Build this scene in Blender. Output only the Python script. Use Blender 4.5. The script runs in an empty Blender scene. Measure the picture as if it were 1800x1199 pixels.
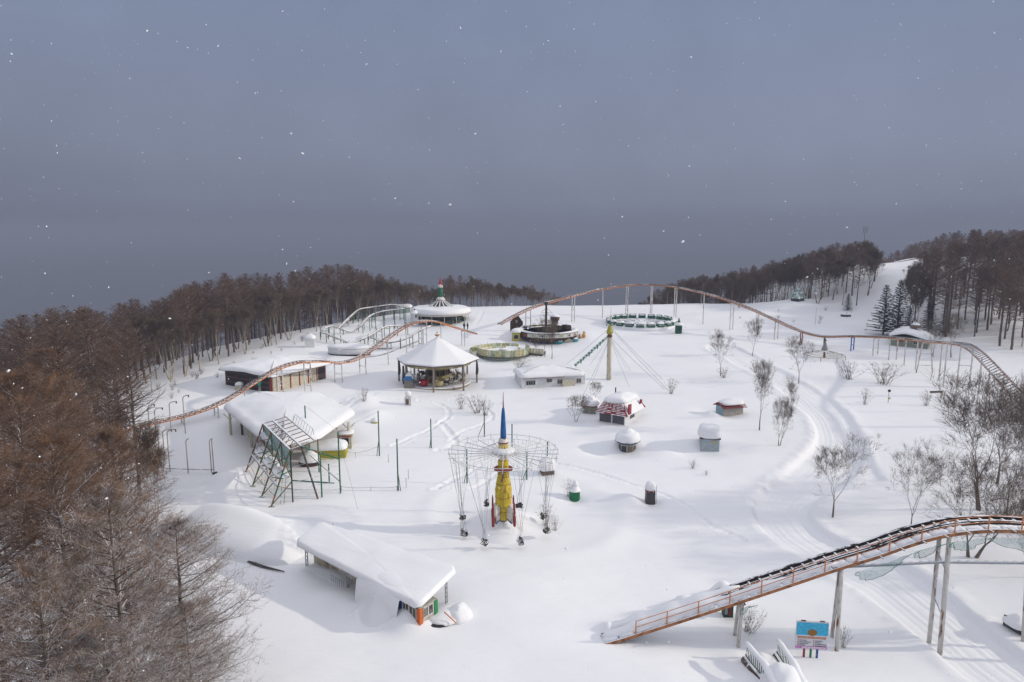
import bpy, math, random
import numpy as np
from mathutils import Vector, Matrix
random.seed(7); rng = np.random.default_rng(7)
SC = bpy.context.scene; COL = SC.collection
HAZE_D = 0.0007
R = math.radians; PI = math.pi
# ------------------------------------------------------------------ camera, light, exposure
CAM_H = 30.0; PITCH = R(9.0); FPX = 1200.0; CX, CY = 900.0, 599.5
cam_d = bpy.data.cameras.new('camera'); cam = bpy.data.objects.new('camera', cam_d); COL.objects.link(cam)
cam_d.sensor_width = 36.0; cam_d.lens = 36.0 * FPX / 1800.0; cam_d.clip_start = 0.3; cam_d.clip_end = 12000
cam.location = (0, 0, CAM_H); cam.rotation_euler = (R(90) - PITCH, 0, 0); SC.camera = cam
SUN_EL = R(21.5); SUN_AZ = (1.0, -0.02)            # the sun stands to the right
sun_d = bpy.data.lights.new('sun', 'SUN'); sun_d.energy = 2.15; sun_d.angle = R(1.2); sun_d.color = (1.0, 0.905, 0.77)
sun = bpy.data.objects.new('sun', sun_d); COL.objects.link(sun)
sd = Vector((-SUN_AZ[0]*math.cos(SUN_EL), -SUN_AZ[1]*math.cos(SUN_EL), -math.sin(SUN_EL)))
sun.rotation_euler = sd.to_track_quat('-Z', 'Y').to_euler(); sun.location = (200, 0, 120)
W = bpy.data.worlds.new('World'); SC.world = W; W.use_nodes = True
nt = W.node_tree; nt.nodes.clear(); L = nt.links
out = nt.nodes.new('ShaderNodeOutputWorld')
sky = nt.nodes.new('ShaderNodeTexSky'); sky.sky_type = 'NISHITA'; sky.sun_disc = False
sky.sun_elevation = SUN_EL; sky.sun_rotation = math.atan2(SUN_AZ[0], SUN_AZ[1]); sky.dust_density = 2.0
bg1 = nt.nodes.new('ShaderNodeBackground'); bg1.inputs['Strength'].default_value = 0.05
L.new(sky.outputs[0], bg1.inputs['Color'])
tc = nt.nodes.new('ShaderNodeTexCoord'); sep = nt.nodes.new('ShaderNodeSeparateXYZ'); L.new(tc.outputs['Generated'], sep.inputs[0])
noi = nt.nodes.new('ShaderNodeTexNoise'); noi.inputs['Scale'].default_value = 1.6; noi.inputs['Detail'].default_value = 3
L.new(tc.outputs['Generated'], noi.inputs['Vector'])
ma = nt.nodes.new('ShaderNodeMath'); ma.operation = 'MULTIPLY_ADD'; ma.inputs[1].default_value = 0.02; 
sb = nt.nodes.new('ShaderNodeMath'); sb.operation = 'SUBTRACT'; sb.inputs[1].default_value = 0.5
L.new(noi.outputs[0], sb.inputs[0]); L.new(sb.outputs[0], ma.inputs[0]); L.new(sep.outputs['Z'], ma.inputs[2])
ramp = nt.nodes.new('ShaderNodeValToRGB'); cr = ramp.color_ramp; cr.interpolation = 'EASE'
L.new(ma.outputs[0], ramp.inputs[0])
SKY = [(0.0, (0.150, 0.166, 0.220)), (0.05, (0.190, 0.214, 0.288)), (0.12, (0.206, 0.236, 0.325)), (0.30, (0.194, 0.236, 0.344)), (0.62, (0.86, 0.87, 0.95)), (1.0, (1.28, 1.30, 1.41))]
cr.elements[0].position = SKY[0][0]; cr.elements[0].color = SKY[0][1] + (1,)
cr.elements[1].position = SKY[-1][0]; cr.elements[1].color = SKY[-1][1] + (1,)
for p, c in SKY[1:-1]:
    e = cr.elements.new(p); e.color = c + (1,)
bg2 = nt.nodes.new('ShaderNodeBackground'); bg2.inputs['Strength'].default_value = 1.0
# the snow cloud is thicker and darker towards the left, low down
mrx = nt.nodes.new('ShaderNodeMapRange'); mrx.inputs[1].default_value = -0.62; mrx.inputs[2].default_value = 0.10; mrx.inputs[3].default_value = 0.80; mrx.inputs[4].default_value = 1.0; L.new(sep.outputs['X'], mrx.inputs[0])
mrz = nt.nodes.new('ShaderNodeMapRange'); mrz.inputs[1].default_value = 0.0; mrz.inputs[2].default_value = 0.34; L.new(sep.outputs['Z'], mrz.inputs[0])
mxl = nt.nodes.new('ShaderNodeMix'); mxl.data_type = 'FLOAT'; L.new(mrz.outputs[0], mxl.inputs[0]); L.new(mrx.outputs[0], mxl.inputs[2]); mxl.inputs[3].default_value = 1.0
n_c = nt.nodes.new('ShaderNodeTexNoise'); n_c.inputs['Scale'].default_value = 3.5; n_c.inputs['Detail'].default_value = 4; n_c.inputs['Roughness'].default_value = .55; L.new(tc.outputs['Generated'], n_c.inputs['Vector'])
mrn = nt.nodes.new('ShaderNodeMapRange'); mrn.inputs[3].default_value = .90; mrn.inputs[4].default_value = 1.10; mrn.inputs[1].default_value = .25; mrn.inputs[2].default_value = .75; L.new(n_c.outputs[0], mrn.inputs[0])
mm_ = nt.nodes.new('ShaderNodeMath'); mm_.operation = 'MULTIPLY'; L.new(mxl.outputs[0], mm_.inputs[0]); L.new(mrn.outputs[0], mm_.inputs[1])
vs_ = nt.nodes.new('ShaderNodeVectorMath'); vs_.operation = 'SCALE'; L.new(ramp.outputs[0], vs_.inputs[0]); L.new(mm_.outputs[0], vs_.inputs['Scale'])
L.new(vs_.outputs[0], bg2.inputs['Color'])
# the storm cloud covers the low sky, the clear sky shows through above it
mr = nt.nodes.new('ShaderNodeMapRange'); mr.inputs[1].default_value = 0.28; mr.inputs[2].default_value = 0.75
L.new(sep.outputs['Z'], mr.inputs[0])
mx = nt.nodes.new('ShaderNodeMixShader'); mf = nt.nodes.new('ShaderNodeMath'); mf.operation = 'MULTIPLY'; mf.inputs[1].default_value = 0.35
L.new(mr.outputs[0], mf.inputs[0]); L.new(mf.outputs[0], mx.inputs[0])
L.new(bg2.outputs[0], mx.inputs[1]); L.new(bg1.outputs[0], mx.inputs[2]); L.new(mx.outputs[0], out.inputs['Surface'])
SC.view_settings.view_transform = 'Standard'; SC.view_settings.look = 'None'
SC.view_settings.exposure = 0.21; SC.view_settings.gamma = 1.0; SC.view_settings.use_curve_mapping = False
SC.render.engine = 'CYCLES'
SC.cycles.max_bounces = 6; SC.cycles.diffuse_bounces = 3; SC.cycles.transparent_max_bounces = 12; SC.cycles.volume_bounces = 0

# ------------------------------------------------------------------ materials
MATS = {}
def _vmul(c, k): return tuple(min(1, v*k) for v in c[:3]) + (1,)
def mat(name, col, rough=0.7, var=0.25, scale=3.0, bump=0.15, snow=0.0, rust=0.0, metal=0.0, grain=None, snowz=0.45, streak=0):
    """procedural paint / wood / bark: colour variation, fine relief, settled snow on faces that look up, rust blotches"""
    if name in MATS: return MATS[name]
    m = bpy.data.materials.new(name); m.use_nodes = True; n = m.node_tree.nodes; k = m.node_tree.links
    b = n['Principled BSDF']; b.inputs['Roughness'].default_value = rough; b.inputs['Metallic'].default_value = metal
    b.inputs['Specular IOR Level'].default_value = 0.3
    geo = n.new('ShaderNodeNewGeometry'); tcn = n.new('ShaderNodeTexCoord')
    mp = n.new('ShaderNodeMapping'); k.new(tcn.outputs['Object'], mp.inputs[0])
    if grain: mp.inputs['Scale'].default_value = grain
    no = n.new('ShaderNodeTexNoise'); no.inputs['Scale'].default_value = scale; no.inputs['Detail'].default_value = 4
    k.new(mp.outputs[0], no.inputs['Vector'])
    mixc = n.new('ShaderNodeMix'); mixc.data_type = 'RGBA'
    rr = n.new('ShaderNodeMapRange'); rr.inputs[1].default_value = 0.3; rr.inputs[2].default_value = 0.7
    k.new(no.outputs[0], rr.inputs[0]); k.new(rr.outputs[0], mixc.inputs[0])
    mixc.inputs[6].default_value = _vmul(col, 1-var); mixc.inputs[7].default_value = _vmul(col, 1+var)
    cur = mixc.outputs[2]
    if rust > 0:
        n2 = n.new('ShaderNodeTexNoise'); n2.inputs['Scale'].default_value = 1.7; n2.inputs['Detail'].default_value = 6
        m2 = n.new('ShaderNodeMapping'); k.new(tcn.outputs['Object'], m2.inputs[0])
        m2.inputs['Scale'].default_value = (2.5, 2.5, 0.5) if streak else (1, 1, 1)
        k.new(m2.outputs[0], n2.inputs['Vector'])
        r2 = n.new('ShaderNodeMapRange'); r2.inputs[1].default_value = 0.62-0.2*rust; r2.inputs[2].default_value = 0.70-0.15*rust
        k.new(n2.outputs[0], r2.inputs[0])
        mm = n.new('ShaderNodeMix'); mm.data_type = 'RGBA'; k.new(r2.outputs[0], mm.inputs[0]); k.new(cur, mm.inputs[6])
        mm.inputs[7].default_value = (0.20, 0.085, 0.035, 1); cur = mm.outputs[2]
    if snow > 0:
        sp = n.new('ShaderNodeSeparateXYZ'); k.new(geo.outputs['Normal'], sp.inputs[0])
        n3 = n.new('ShaderNodeTexNoise'); n3.inputs['Scale'].default_value = 1.3; n3.inputs['Detail'].default_value = 5; n3.inputs['Roughness'].default_value = 0.7
        k.new(tcn.outputs['Object'], n3.inputs['Vector'])
        ad = n.new('ShaderNodeMath'); ad.operation = 'MULTIPLY_ADD'; ad.inputs[1].default_value = 1.6
        ad.inputs[2].default_value = -0.8 + (snow-0.5)*1.2
        k.new(n3.outputs[0], ad.inputs[0])
        a2 = n.new('ShaderNodeMath'); a2.operation = 'ADD'; k.new(ad.outputs[0], a2.inputs[0]); k.new(sp.outputs['Z'], a2.inputs[1])
        r3 = n.new('ShaderNodeMapRange'); r3.inputs[1].default_value = snowz; r3.inputs[2].default_value = snowz+0.12
        k.new(a2.outputs[0], r3.inputs[0])
        m3 = n.new('ShaderNodeMix'); m3.data_type = 'RGBA'; k.new(r3.outputs[0], m3.inputs[0]); k.new(cur, m3.inputs[6])
        m3.inputs[7].default_value = (0.84, 0.85, 0.88, 1); cur = m3.outputs[2]
    k.new(cur, b.inputs['Base Color'])
    if bump:
        bp = n.new('ShaderNodeBump'); bp.inputs['Strength'].default_value = bump; bp.inputs['Distance'].default_value = 0.05
        k.new(no.outputs[0], bp.inputs['Height']); k.new(bp.outputs[0], b.inputs['Normal'])
    MATS[name] = m; return m

def snow_mat(name, col=(0.86, 0.87, 0.885)):
    m = bpy.data.materials.new(name); m.use_nodes = True; n = m.node_tree.nodes; k = m.node_tree.links
    b = n['Principled BSDF']; b.inputs['Roughness'].default_value = 0.62; b.inputs['Specular IOR Level'].default_value = 0.25
    tcn = n.new('ShaderNodeTexCoord')
    a = n.new('ShaderNodeTexNoise'); a.inputs['Scale'].default_value = 0.12; a.inputs['Detail'].default_value = 5
    k.new(tcn.outputs['Object'], a.inputs['Vector'])
    mixc = n.new('ShaderNodeMix'); mixc.data_type = 'RGBA'; k.new(a.outputs[0], mixc.inputs[0])
    mixc.inputs[6].default_value = _vmul(col, 0.955); mixc.inputs[7].default_value = _vmul(col, 1.02)
    k.new(mixc.outputs[2], b.inputs['Base Color'])
    f = n.new('ShaderNodeTexNoise'); f.inputs['Scale'].default_value = 2.2; f.inputs['Detail'].default_value = 7; f.inputs['Roughness'].default_value = 0.6
    mp = n.new('ShaderNodeMapping'); mp.inputs['Scale'].default_value = (0.45, 1.6, 1); k.new(tcn.outputs['Object'], mp.inputs[0]); k.new(mp.outputs[0], f.inputs['Vector'])
    bp = n.new('ShaderNodeBump'); bp.inputs['Strength'].default_value = 0.45; bp.inputs['Distance'].default_value = 0.07
    k.new(f.outputs[0], bp.inputs['Height']); k.new(bp.outputs[0], b.inputs['Normal'])
    MATS[name] = m; return m
SNOW = snow_mat('snow'); GROUND = snow_mat('snow_ground', (0.86, 0.868, 0.885))

# ------------------------------------------------------------------ terrain
def _hash(ix, iy, s):
    h = (ix.astype(np.int64)*374761393 + iy.astype(np.int64)*668265263 + s*1274126177) & 0xffffffff
    h = ((h ^ (h >> 13))*1103515245) & 0xffffffff
    return ((h ^ (h >> 16)) & 0xffff)/65535.0
def vnoise(X, Y, s=0):
    ix = np.floor(X); iy = np.floor(Y); fx = X-ix; fy = Y-iy
    fx = fx*fx*(3-2*fx); fy = fy*fy*(3-2*fy)
    a = _hash(ix, iy, s); b = _hash(ix+1, iy, s); c = _hash(ix, iy+1, s); d = _hash(ix+1, iy+1, s)
    return (a*(1-fx)+b*fx)*(1-fy) + (c*(1-fx)+d*fx)*fy - 0.5
def softplus(x, w): return w*np.logaddexp(0, x/w)
def sstep(a, b, x):
    t = np.clip((x-a)/(b-a), 0, 1); return t*t*(3-2*t)
EDGE = [(-12, -60), (-15, 25), (-20, 42), (-33, 62), (-49, 86), (-54, 93), (-65, 110), (-60, 127), (-55, 144), (-47, 165), (-38, 179), (-15, 196), (30, 200), (75, 203)]
def seg_dist(X, Y, pts, want_t=False):
    best = np.full(X.shape, 1e9); bt = np.zeros(X.shape); acc = 0.0
    for (x0, y0), (x1, y1) in zip(pts[:-1], pts[1:]):
        dx, dy = x1-x0, y1-y0; l2 = dx*dx+dy*dy
        t = np.clip(((X-x0)*dx+(Y-y0)*dy)/l2, 0, 1)
        d = np.hypot(X-x0-t*dx, Y-y0-t*dy)
        w = d < best; bt = np.where(w, acc+t*math.sqrt(l2), bt); best = np.minimum(best, d); acc += math.sqrt(l2)
    return (best, bt) if want_t else best
def inside_poly(X, Y, poly):
    ins = np.zeros(X.shape, bool); n = len(poly)
    for i in range(n):
        x0, y0 = poly[i]; x1, y1 = poly[(i+1) % n]
        if y0 == y1: continue
        c = ((y0 > Y) != (y1 > Y)) & (X < (x1-x0)*(Y-y0)/(y1-y0)+x0)
        ins ^= c
    return ins
POLY = EDGE + [(1500, 203), (1500, -60)]
def outside(X, Y):
    d = seg_dist(X, Y, EDGE); return np.where(inside_poly(X, Y, POLY), -d, d)
def base_z(X, Y):
    z = 0.07*softplus(Y-72, 8.0)
    o = outside(X, Y)
    wr = sstep(74, 108, X)
    drop = 0.20*softplus(o-1.5, 2.0) + 0.45*softplus(o-38, 6)
    drop = 85*np.tanh(drop/85)
    z = z - drop*(1-wr)
    z = np.where(Y > 205, z - (0.07*(Y-205))*(1), z)
    hy0 = 196 - 46*sstep(85, 120, X)
    hill = 0.19*softplus(Y-hy0, 6.0)
    hill = 11.5*np.tanh(hill/11.5) 
    back = 0.25*softplus(Y-232-.5*(X-90)-18*sstep(140, 175, X), 8)
    z = z + wr*(hill - np.minimum(back, 60))
    z = z + 1.6*np.exp(-((X-84)/11)**2-((Y-199)/9)**2)
    z = z + 0.02*softplus(X-60, 8)*sstep(110, 60, Y)
    return z
def noise_z(X, Y):
    z = 0.9*vnoise(X/26, Y/19, 1)+0.45*vnoise(X/11+3, Y/6+8, 2)+0.16*vnoise(X/5.1, Y/2.1, 3)+0.05*vnoise(X/2.2, Y/0.9, 4)+0.022*vnoise(X/1.3+5, Y/.55, 6)*(Y < 120)
    return z
MOUNDS = []   # (x, y, r, amp)
def coarse_z(X, Y):
    return base_z(X, Y) + noise_z(X, Y)
def _s(f, x, y): return float(f(np.array([float(x)]), np.array([float(y)]))[0])
def ray(px, py):
    t = (py-CY)/FPX; s, c = math.sin(PITCH), math.cos(PITCH)
    return Vector(((px-CX)/FPX, c - t*s, -s - t*c))
def march(px, py, f=coarse_z, far=420):
    d = ray(px, py); ts = np.arange(20, far, 0.25)
    X = d.x*ts; Y = d.y*ts; Z = CAM_H + d.z*ts
    g = Z - f(X, Y); i = int(np.argmax(g < 0))
    if g[i] >= 0: i = len(ts)-1
    a, b = ts[i-1], ts[i]; ga, gb = g[i-1], g[i]
    t = a + (b-a)*(ga/(ga-gb)) if ga != gb else a
    return Vector((d.x*t, d.y*t, CAM_H+d.z*t))
def G(px, py): 
    p = march(px, py, full_z); p.z = gz(p.x, p.y); return p
def P(px, py, Y):            # the point at forward distance Y
    d = ray(px, py); t = Y/d.y; return Vector((d.x*t, Y, CAM_H+d.z*t))
def Zp(px, py, z):           # the point at height z
    d = ray(px, py); t = (z-CAM_H)/d.z; return Vector((d.x*t, d.y*t, z))
def proj(p):
    s, c = math.sin(PITCH), math.cos(PITCH); dz = CAM_H-p[2]
    zc = p[1]*c+dz*s; v = dz*c-p[1]*s
    return CX+FPX*p[0]/zc, CY+FPX*v/zc
def mpp(p): return (p[1]*math.cos(PITCH)+(CAM_H-p[2])*math.sin(PITCH))/FPX   # metres per photo pixel
def hz(p, py): return P(CX, py, p[1]).z - p[2]      # height above p reached at pixel row py
def C0(px, py): return march(px, py, coarse_z)

# long features carved into the snow
def plc(pts): return [(q.x, q.y) for q in (C0(*p) for p in pts)]
ROAD = plc([(1268, 612), (1330, 645), (1395, 678), (1455, 725), (1482, 775), (1455, 825), (1392, 865), (1368, 893), (1388, 930), (1440, 965), (1510, 993), (1575, 1025), (1640, 1080), (1720, 1150), (1790, 1199), (1900, 1290)])
def smooth_pl(p, n=2):
    for _ in range(n):
        q = [p[0]]
        for a, b in zip(p[:-1], p[1:]):
            q += [(a[0]*.75+b[0]*.25, a[1]*.75+b[1]*.25), (a[0]*.25+b[0]*.75, a[1]*.25+b[1]*.75)]
        p = q+[p[-1]]
    return p
ROAD = smooth_pl(ROAD)
TRAILS = [  # pixel path, half width, depth
    ([(980, 815), (1040, 828), (1100, 848), (1150, 862), (1195, 882), (1240, 915), (1275, 935), (1310, 950)], .45, .30),
    ([(1240, 912), (1262, 935), (1290, 946), (1310, 951)], .3, .22),
    ([(690, 783), (720, 770), (755, 756), (776, 742), (788, 735)], .5, .38), ([(735, 703), (770, 708), (785, 716), (792, 730), (776, 742)], .5, .38),
    ([(776, 742), (785, 755), (797, 768), (803, 778), (788, 788), (770, 791)], .6, .38), ([(790, 775), (812, 758), (850, 746), (868, 735), (860, 722), (845, 712), (832, 698), (826, 695)], .45, .34),
    ([(762, 861), (790, 848), (820, 833), (845, 820)], .5, .36), ([(770, 860), (800, 860), (830, 860), (860, 845), (880, 828)], .45, .32),
    ([(622, 712), (650, 707), (690, 701), (730, 697), (760, 696)], .4, .3), ([(618, 704), (640, 698), (658, 692)], .9, .35), ([(615, 716), (640, 706), (655, 700)], .6, .3),
    ([(700, 786), (740, 795), (800, 803)], .25, .12), ([(790, 704), (805, 700), (815, 692)], .4, .2),
    ([(1150, 617), (1175, 623), (1200, 628)], .35, .15), ([(900, 632), (930, 632), (950, 626)], .5, .2), ([(848, 548), (842, 560), (836, 570)], .8, .25)]
TRAILS = [(smooth_pl(plc(p), 1), w*.6, d*.6) for p, w, d in TRAILS]
def add_mound(px, py, r, amp, ry=None):
    q = C0(px, py); MOUNDS.append((q.x, q.y, r, amp, ry or r))
# swing base, drifts beside buildings, wind scoops
add_mound(885, 922, 2.3, 1.5); add_mound(915, 930, 2.4, .5)
for a in [(1105, 792), (1248, 790)]: add_mound(a[0], a[1], 2.2, -.55); add_mound(a[0]-40, a[1], 2.4, -.7); add_mound(a[0]+38, a[1]-4, 2.2, -.4); add_mound(a[0]-20, a[1]-22, 2.6, .3)
add_mound(1282, 728, 2.2, -.4); add_mound(1240, 720, 2.5, -.4); add_mound(1250, 728, 1.1, .7)
add_mound(1010, 875, 1.5, -.4); add_mound(1144, 884, 1.4, -.4); add_mound(1100, 878, 1.2, .5); add_mound(1115, 883, 1.0, .35)
add_mound(1018, 880, 3, -.3); add_mound(1137, 600, 12, .6, 5)
add_mound(640, 708, 2.5, .9); add_mound(655, 730, 2.2, .7); add_mound(600, 755, 4, .4)
add_mound(700, 1090, 1.6, .5); add_mound(718, 1100, 1.3, .9); add_mound(745, 1098, 1.5, .4); add_mound(655, 1090, .5, .4); add_mound(628, 1082, .5, .35)
add_mound(690, 1062, 1.6, 1.0); add_mound(575, 1045, 1.6, .25); add_mound(530, 1012, 1.4, .3); add_mound(630, 1055, 2.0, .3)
add_mound(1200, 1072, 1.3, 1.1, .8); add_mound(1270, 1052, 1.2, 1.6, .8); add_mound(1140, 1088, 1.6, .8, .7); add_mound(1085, 1105, 1.8, .5, .8); add_mound(1235, 1066, 1.5, .7, .8)
add_mound(1070, 1112, .5, .45); add_mound(395, 845, 2.2, .8); add_mound(430, 830, 2.4, .6); add_mound(470, 770, 7, -.5)
add_mound(470, 935, 8, .9, 2.5); add_mound(420, 925, 6, .6, 3); add_mound(980, 905, 9, .12); add_mound(1570, 460, 6, 1.0)
add_mound(855, 632, 8, -.5, 5); add_mound(965, 600, 8.5, -1.0, 6); add_mound(1030, 590, 3, .6, 5); add_mound(1200, 572, 3, .5); add_mound(520, 700, 5, .3)
add_mound(1330, 1150, 1.0, -.4); add_mound(1250, 1165, 2.2, -.3)
add_mound(770, 672, 8, .0); add_mound(760, 690, 6, .3, 2.0)
RING = C0(900, 885)
def full_z(X, Y, fine=True):
    z = coarse_z(X, Y)
    for x, y, r, a, ry in MOUNDS:
        z = z + a*np.exp(-((X-x)/r)**2-((Y-y)/ry)**2)
    # faint circular ridge round the swing ride
    d = np.hypot(X-RING.x-1.5, Y-RING.y+2); z = z + .16*np.exp(-((d-10.5)/1.3)**2)
    m = (X > -5) & (X < 100) & (Y < 190) & (Y > 15)
    if m.any():
        xs, ys = X[m], Y[m]; d, t = seg_dist(xs, ys, ROAD, True)
        hw = 2.9+.25*np.sin(t*.21); k = sstep(0, 1, (hw+.45-d)/.6)
        edge = .16*np.exp(-((d-hw-.9)/.7)**2)
        tr = .05*np.sin(d*9.0)*np.exp(-((d-1.0)/.9)**2) - .06*np.exp(-((d-1.7)/.18)**2)
        z = z.copy(); kd = (.35+.65*sstep(25, 60, t)); z[m] += -.46*k*kd + .8*edge*(1+1.2*vnoise(t*1.3, d, 9)) + tr*k
    for pl, w, dep in TRAILS:
        xs_ = [p[0] for p in pl]; ys_ = [p[1] for p in pl]
        m = (X > min(xs_)-3) & (X < max(xs_)+3) & (Y > min(ys_)-3) & (Y < max(ys_)+3)
        if not m.any(): continue
        d, t = seg_dist(X[m], Y[m], pl, True)
        d = d + .35*vnoise(X[m]*1.1, Y[m]*1.1, 11)
        foot = .3+.55*(np.sin(t*7.0+np.sign(np.sin(t*3.5))*1.2) > -.2)
        z = z.copy(); z[m] += -dep*np.exp(-(d/w)**2)*foot + .3*dep*np.exp(-((np.abs(d)-w*1.9)/(w*.6))**2)*(1+1.5*vnoise(t*2, d*2, 5))
    return z
def gz(x, y): return _s(full_z, x, y)

def axis(parts):
    a = []
    for lo, hi, st in parts:
        n = max(1, int(round((hi-lo)/st))); a += list(np.linspace(lo, hi, n, endpoint=False))
    return np.array(a + [parts[-1][1]])
def grid_mesh(name, xs, ys, zf, m):
    X, Y = np.meshgrid(xs, ys); Z = zf(X, Y); nx, ny = len(xs), len(ys)
    co = np.stack([X, Y, Z], -1).reshape(-1, 3).astype(np.float32)
    i = np.arange(nx*ny).reshape(ny, nx)
    q = np.stack([i[:-1, :-1], i[:-1, 1:], i[1:, 1:], i[1:, :-1]], -1).reshape(-1).astype(np.int32)
    me = bpy.data.meshes.new(name); me.vertices.add(nx*ny); me.vertices.foreach_set('co', co.ravel())
    nf = len(q)//4; me.loops.add(nf*4); me.loops.foreach_set('vertex_index', q)
    me.polygons.add(nf); me.polygons.foreach_set('loop_start', np.arange(nf, dtype=np.int32)*4)
    me.update(calc_edges=True); me.polygons.foreach_set('use_smooth', np.ones(nf, bool)); me.materials.append(m); me.update()
    o = bpy.data.objects.new(name, me); COL.objects.link(o); return o
xs = axis([(-1200, -300, 60), (-300, -100, 8), (-100, -46, .8), (-46, 50, .2), (50, 100, .4), (100, 190, 1.0), (190, 400, 7), (400, 1200, 60)])
ys = axis([(-300, -20, 28), (-20, 26, 4), (26, 60, .17), (60, 100, .24), (100, 160, .4), (160, 215, .6), (215, 300, 2.0), (300, 600, 12)])
ground = grid_mesh('snow_ground', xs, ys, full_z, GROUND); ground['kind'] = 'structure'
VAL = snow_mat('wooded_valley', (.105, .115, .145))
vx = axis([(-9000, -1000, 500), (-1000, 1000, 100), (1000, 9000, 500)]); vy = axis([(-1500, 0, 300), (0, 1200, 80), (1200, 11000, 500)])
valley = grid_mesh('valley', vx, vy, lambda X, Y: -52 + 14*vnoise(X/300, Y/260, 31) - 60*sstep(260, 60, np.hypot(X, Y-110)), VAL); valley['kind'] = 'structure'
# ------------------------------------------------------------------ mesh helpers
class MB:
    def __init__(s): s.v = []; s.f = []
    def add(s, vs, fs):
        n = len(s.v); s.v += [tuple(v) for v in vs]; s.f += [tuple(n+i for i in f) for f in fs]; return s
    def box(s, c, size, rz=0.0, taper=1.0):
        x, y, z = size[0]/2, size[1]/2, size[2]/2; ca, sa = math.cos(rz), math.sin(rz); vs = []
        for dz, k in ((-z, 1), (z, taper)):
            for dx, dy in ((-x, -y), (x, -y), (x, y), (-x, y)):
                dx *= k; dy *= k; vs.append((c[0]+dx*ca-dy*sa, c[1]+dx*sa+dy*ca, c[2]+dz))
        return s.add(vs, [(3, 2, 1, 0), (4, 5, 6, 7), (0, 1, 5, 4), (1, 2, 6, 5), (2, 3, 7, 6), (3, 0, 4, 7)])
    def beam(s, p, q, w, h=None):
        h = h or w; p = Vector(p); q = Vector(q); d = (q-p)
        if d.length < 1e-6: return s
        d.normalize(); up = Vector((0, 0, 1)) if abs(d.z) < .95 else Vector((0, 1, 0))
        a = d.cross(up).normalized(); b = a.cross(d).normalized(); vs = []
        for o in (p, q):
            for i, j in ((-1, -1), (1, -1), (1, 1), (-1, 1)): vs.append(o+a*i*w/2+b*j*h/2)
        return s.add(vs, [(0, 1, 2, 3), (7, 6, 5, 4), (1, 0, 4, 5), (2, 1, 5, 6), (3, 2, 6, 7), (0, 3, 7, 4)])
    def path(s, pts, r, n=6, cap=True):
        """a tube through points, r a number or one per point"""
        pts = [Vector(p) for p in pts]; rs = r if isinstance(r, (list, tuple)) else [r]*len(pts); rings = []; m0 = len(s.v); pa = None
        for i, p in enumerate(pts):
            d = (pts[min(i+1, len(pts)-1)]-pts[max(i-1, 0)])
            if d.length < 1e-9: d = Vector((0, 0, 1))
            d.normalize()
            if pa is None: pa = d.cross(Vector((0, 0, 1)) if abs(d.z) < .9 else Vector((1, 0, 0))).normalized()
            pa = (pa-d*pa.dot(d)).normalized(); b = d.cross(pa)
            for j in range(n):
                t = 2*PI*j/n; s.v.append(tuple(p+(pa*math.cos(t)+b*math.sin(t))*rs[i]))
        for i in range(len(pts)-1):
            for j in range(n):
                a = m0+i*n+j; c = m0+i*n+(j+1) % n; s.f.append((a, c, c+n, a+n))
        if cap: s.f.append(tuple(m0+j for j in range(n))[::-1]); s.f.append(tuple(m0+(len(pts)-1)*n+j for j in range(n)))
        return s
    def tube(s, p, q, r, r2=None, n=8): return s.path([p, q], [r, r if r2 is None else r2], n)
    def lathe(s, prof, n=24, c=(0, 0, 0), a0=0.0, sx=1, sy=1):
        m0 = len(s.v)
        for r, z in prof:
            for j in range(n):
                t = a0+2*PI*j/n; s.v.append((c[0]+sx*r*math.cos(t), c[1]+sy*r*math.sin(t), c[2]+z))
        for i in range(len(prof)-1):
            for j in range(n):
                a = m0+i*n+j; b = m0+i*n+(j+1) % n; s.f.append((a, b, b+n, a+n))
        if prof[0][0] > 1e-4: s.f.append(tuple(m0+j for j in range(n))[::-1])
        if prof[-1][0] > 1e-4: s.f.append(tuple(m0+(len(prof)-1)*n+j for j in range(n)))
        return s
    def prism(s, poly, z0, z1):
        n = len(poly); f0 = (lambda x, y: z0) if not callable(z0) else z0; f1 = (lambda x, y: z1) if not callable(z1) else z1
        vs = [(x, y, f0(x, y)) for x, y in poly]+[(x, y, f1(x, y)) for x, y in poly]
        return s.add(vs, [tuple(range(n))[::-1], tuple(range(n, 2*n))]+[(i, (i+1) % n, (i+1) % n+n, i+n) for i in range(n)])
    def arcwall(s, r, z0, z1, a0, a1, th=.08, n=3, lean=0.0):
        vs = []
        for i in range(n+1):
            t = a0+(a1-a0)*i/n
            for rr, z in ((r, z0), (r+lean, z1), (r-th+lean, z1), (r-th, z0)): vs.append((rr*math.cos(t), rr*math.sin(t), z))
        fs = []
        for i in range(n):
            for k in range(4):
                a = i*4+k; b = i*4+(k+1) % 4; fs.append((a, a+4, b+4, b))
        fs += [(0, 1, 2, 3), tuple(n*4+k for k in (3, 2, 1, 0))]
        return s.add(vs, fs)
    def ball(s, c, r, n=8, sz=1.0):
        return s.lathe([(max(1e-5, r*math.sin(PI*i/n)), -r*sz*math.cos(PI*i/n)) for i in range(n+1)], n*2 if n < 8 else 14, c)
def chaikin(pts, n):
    for _ in range(n):
        q = []
        for i in range(len(pts)):
            a, b = pts[i], pts[(i+1) % len(pts)]
            t = min(.2, .42/(math.hypot(b[0]-a[0], b[1]-a[1])+1e-6)); q += [(a[0]+(b[0]-a[0])*t, a[1]+(b[1]-a[1])*t), (b[0]+(a[0]-b[0])*t, b[1]+(a[1]-b[1])*t)]
        pts = q
    return pts
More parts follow.
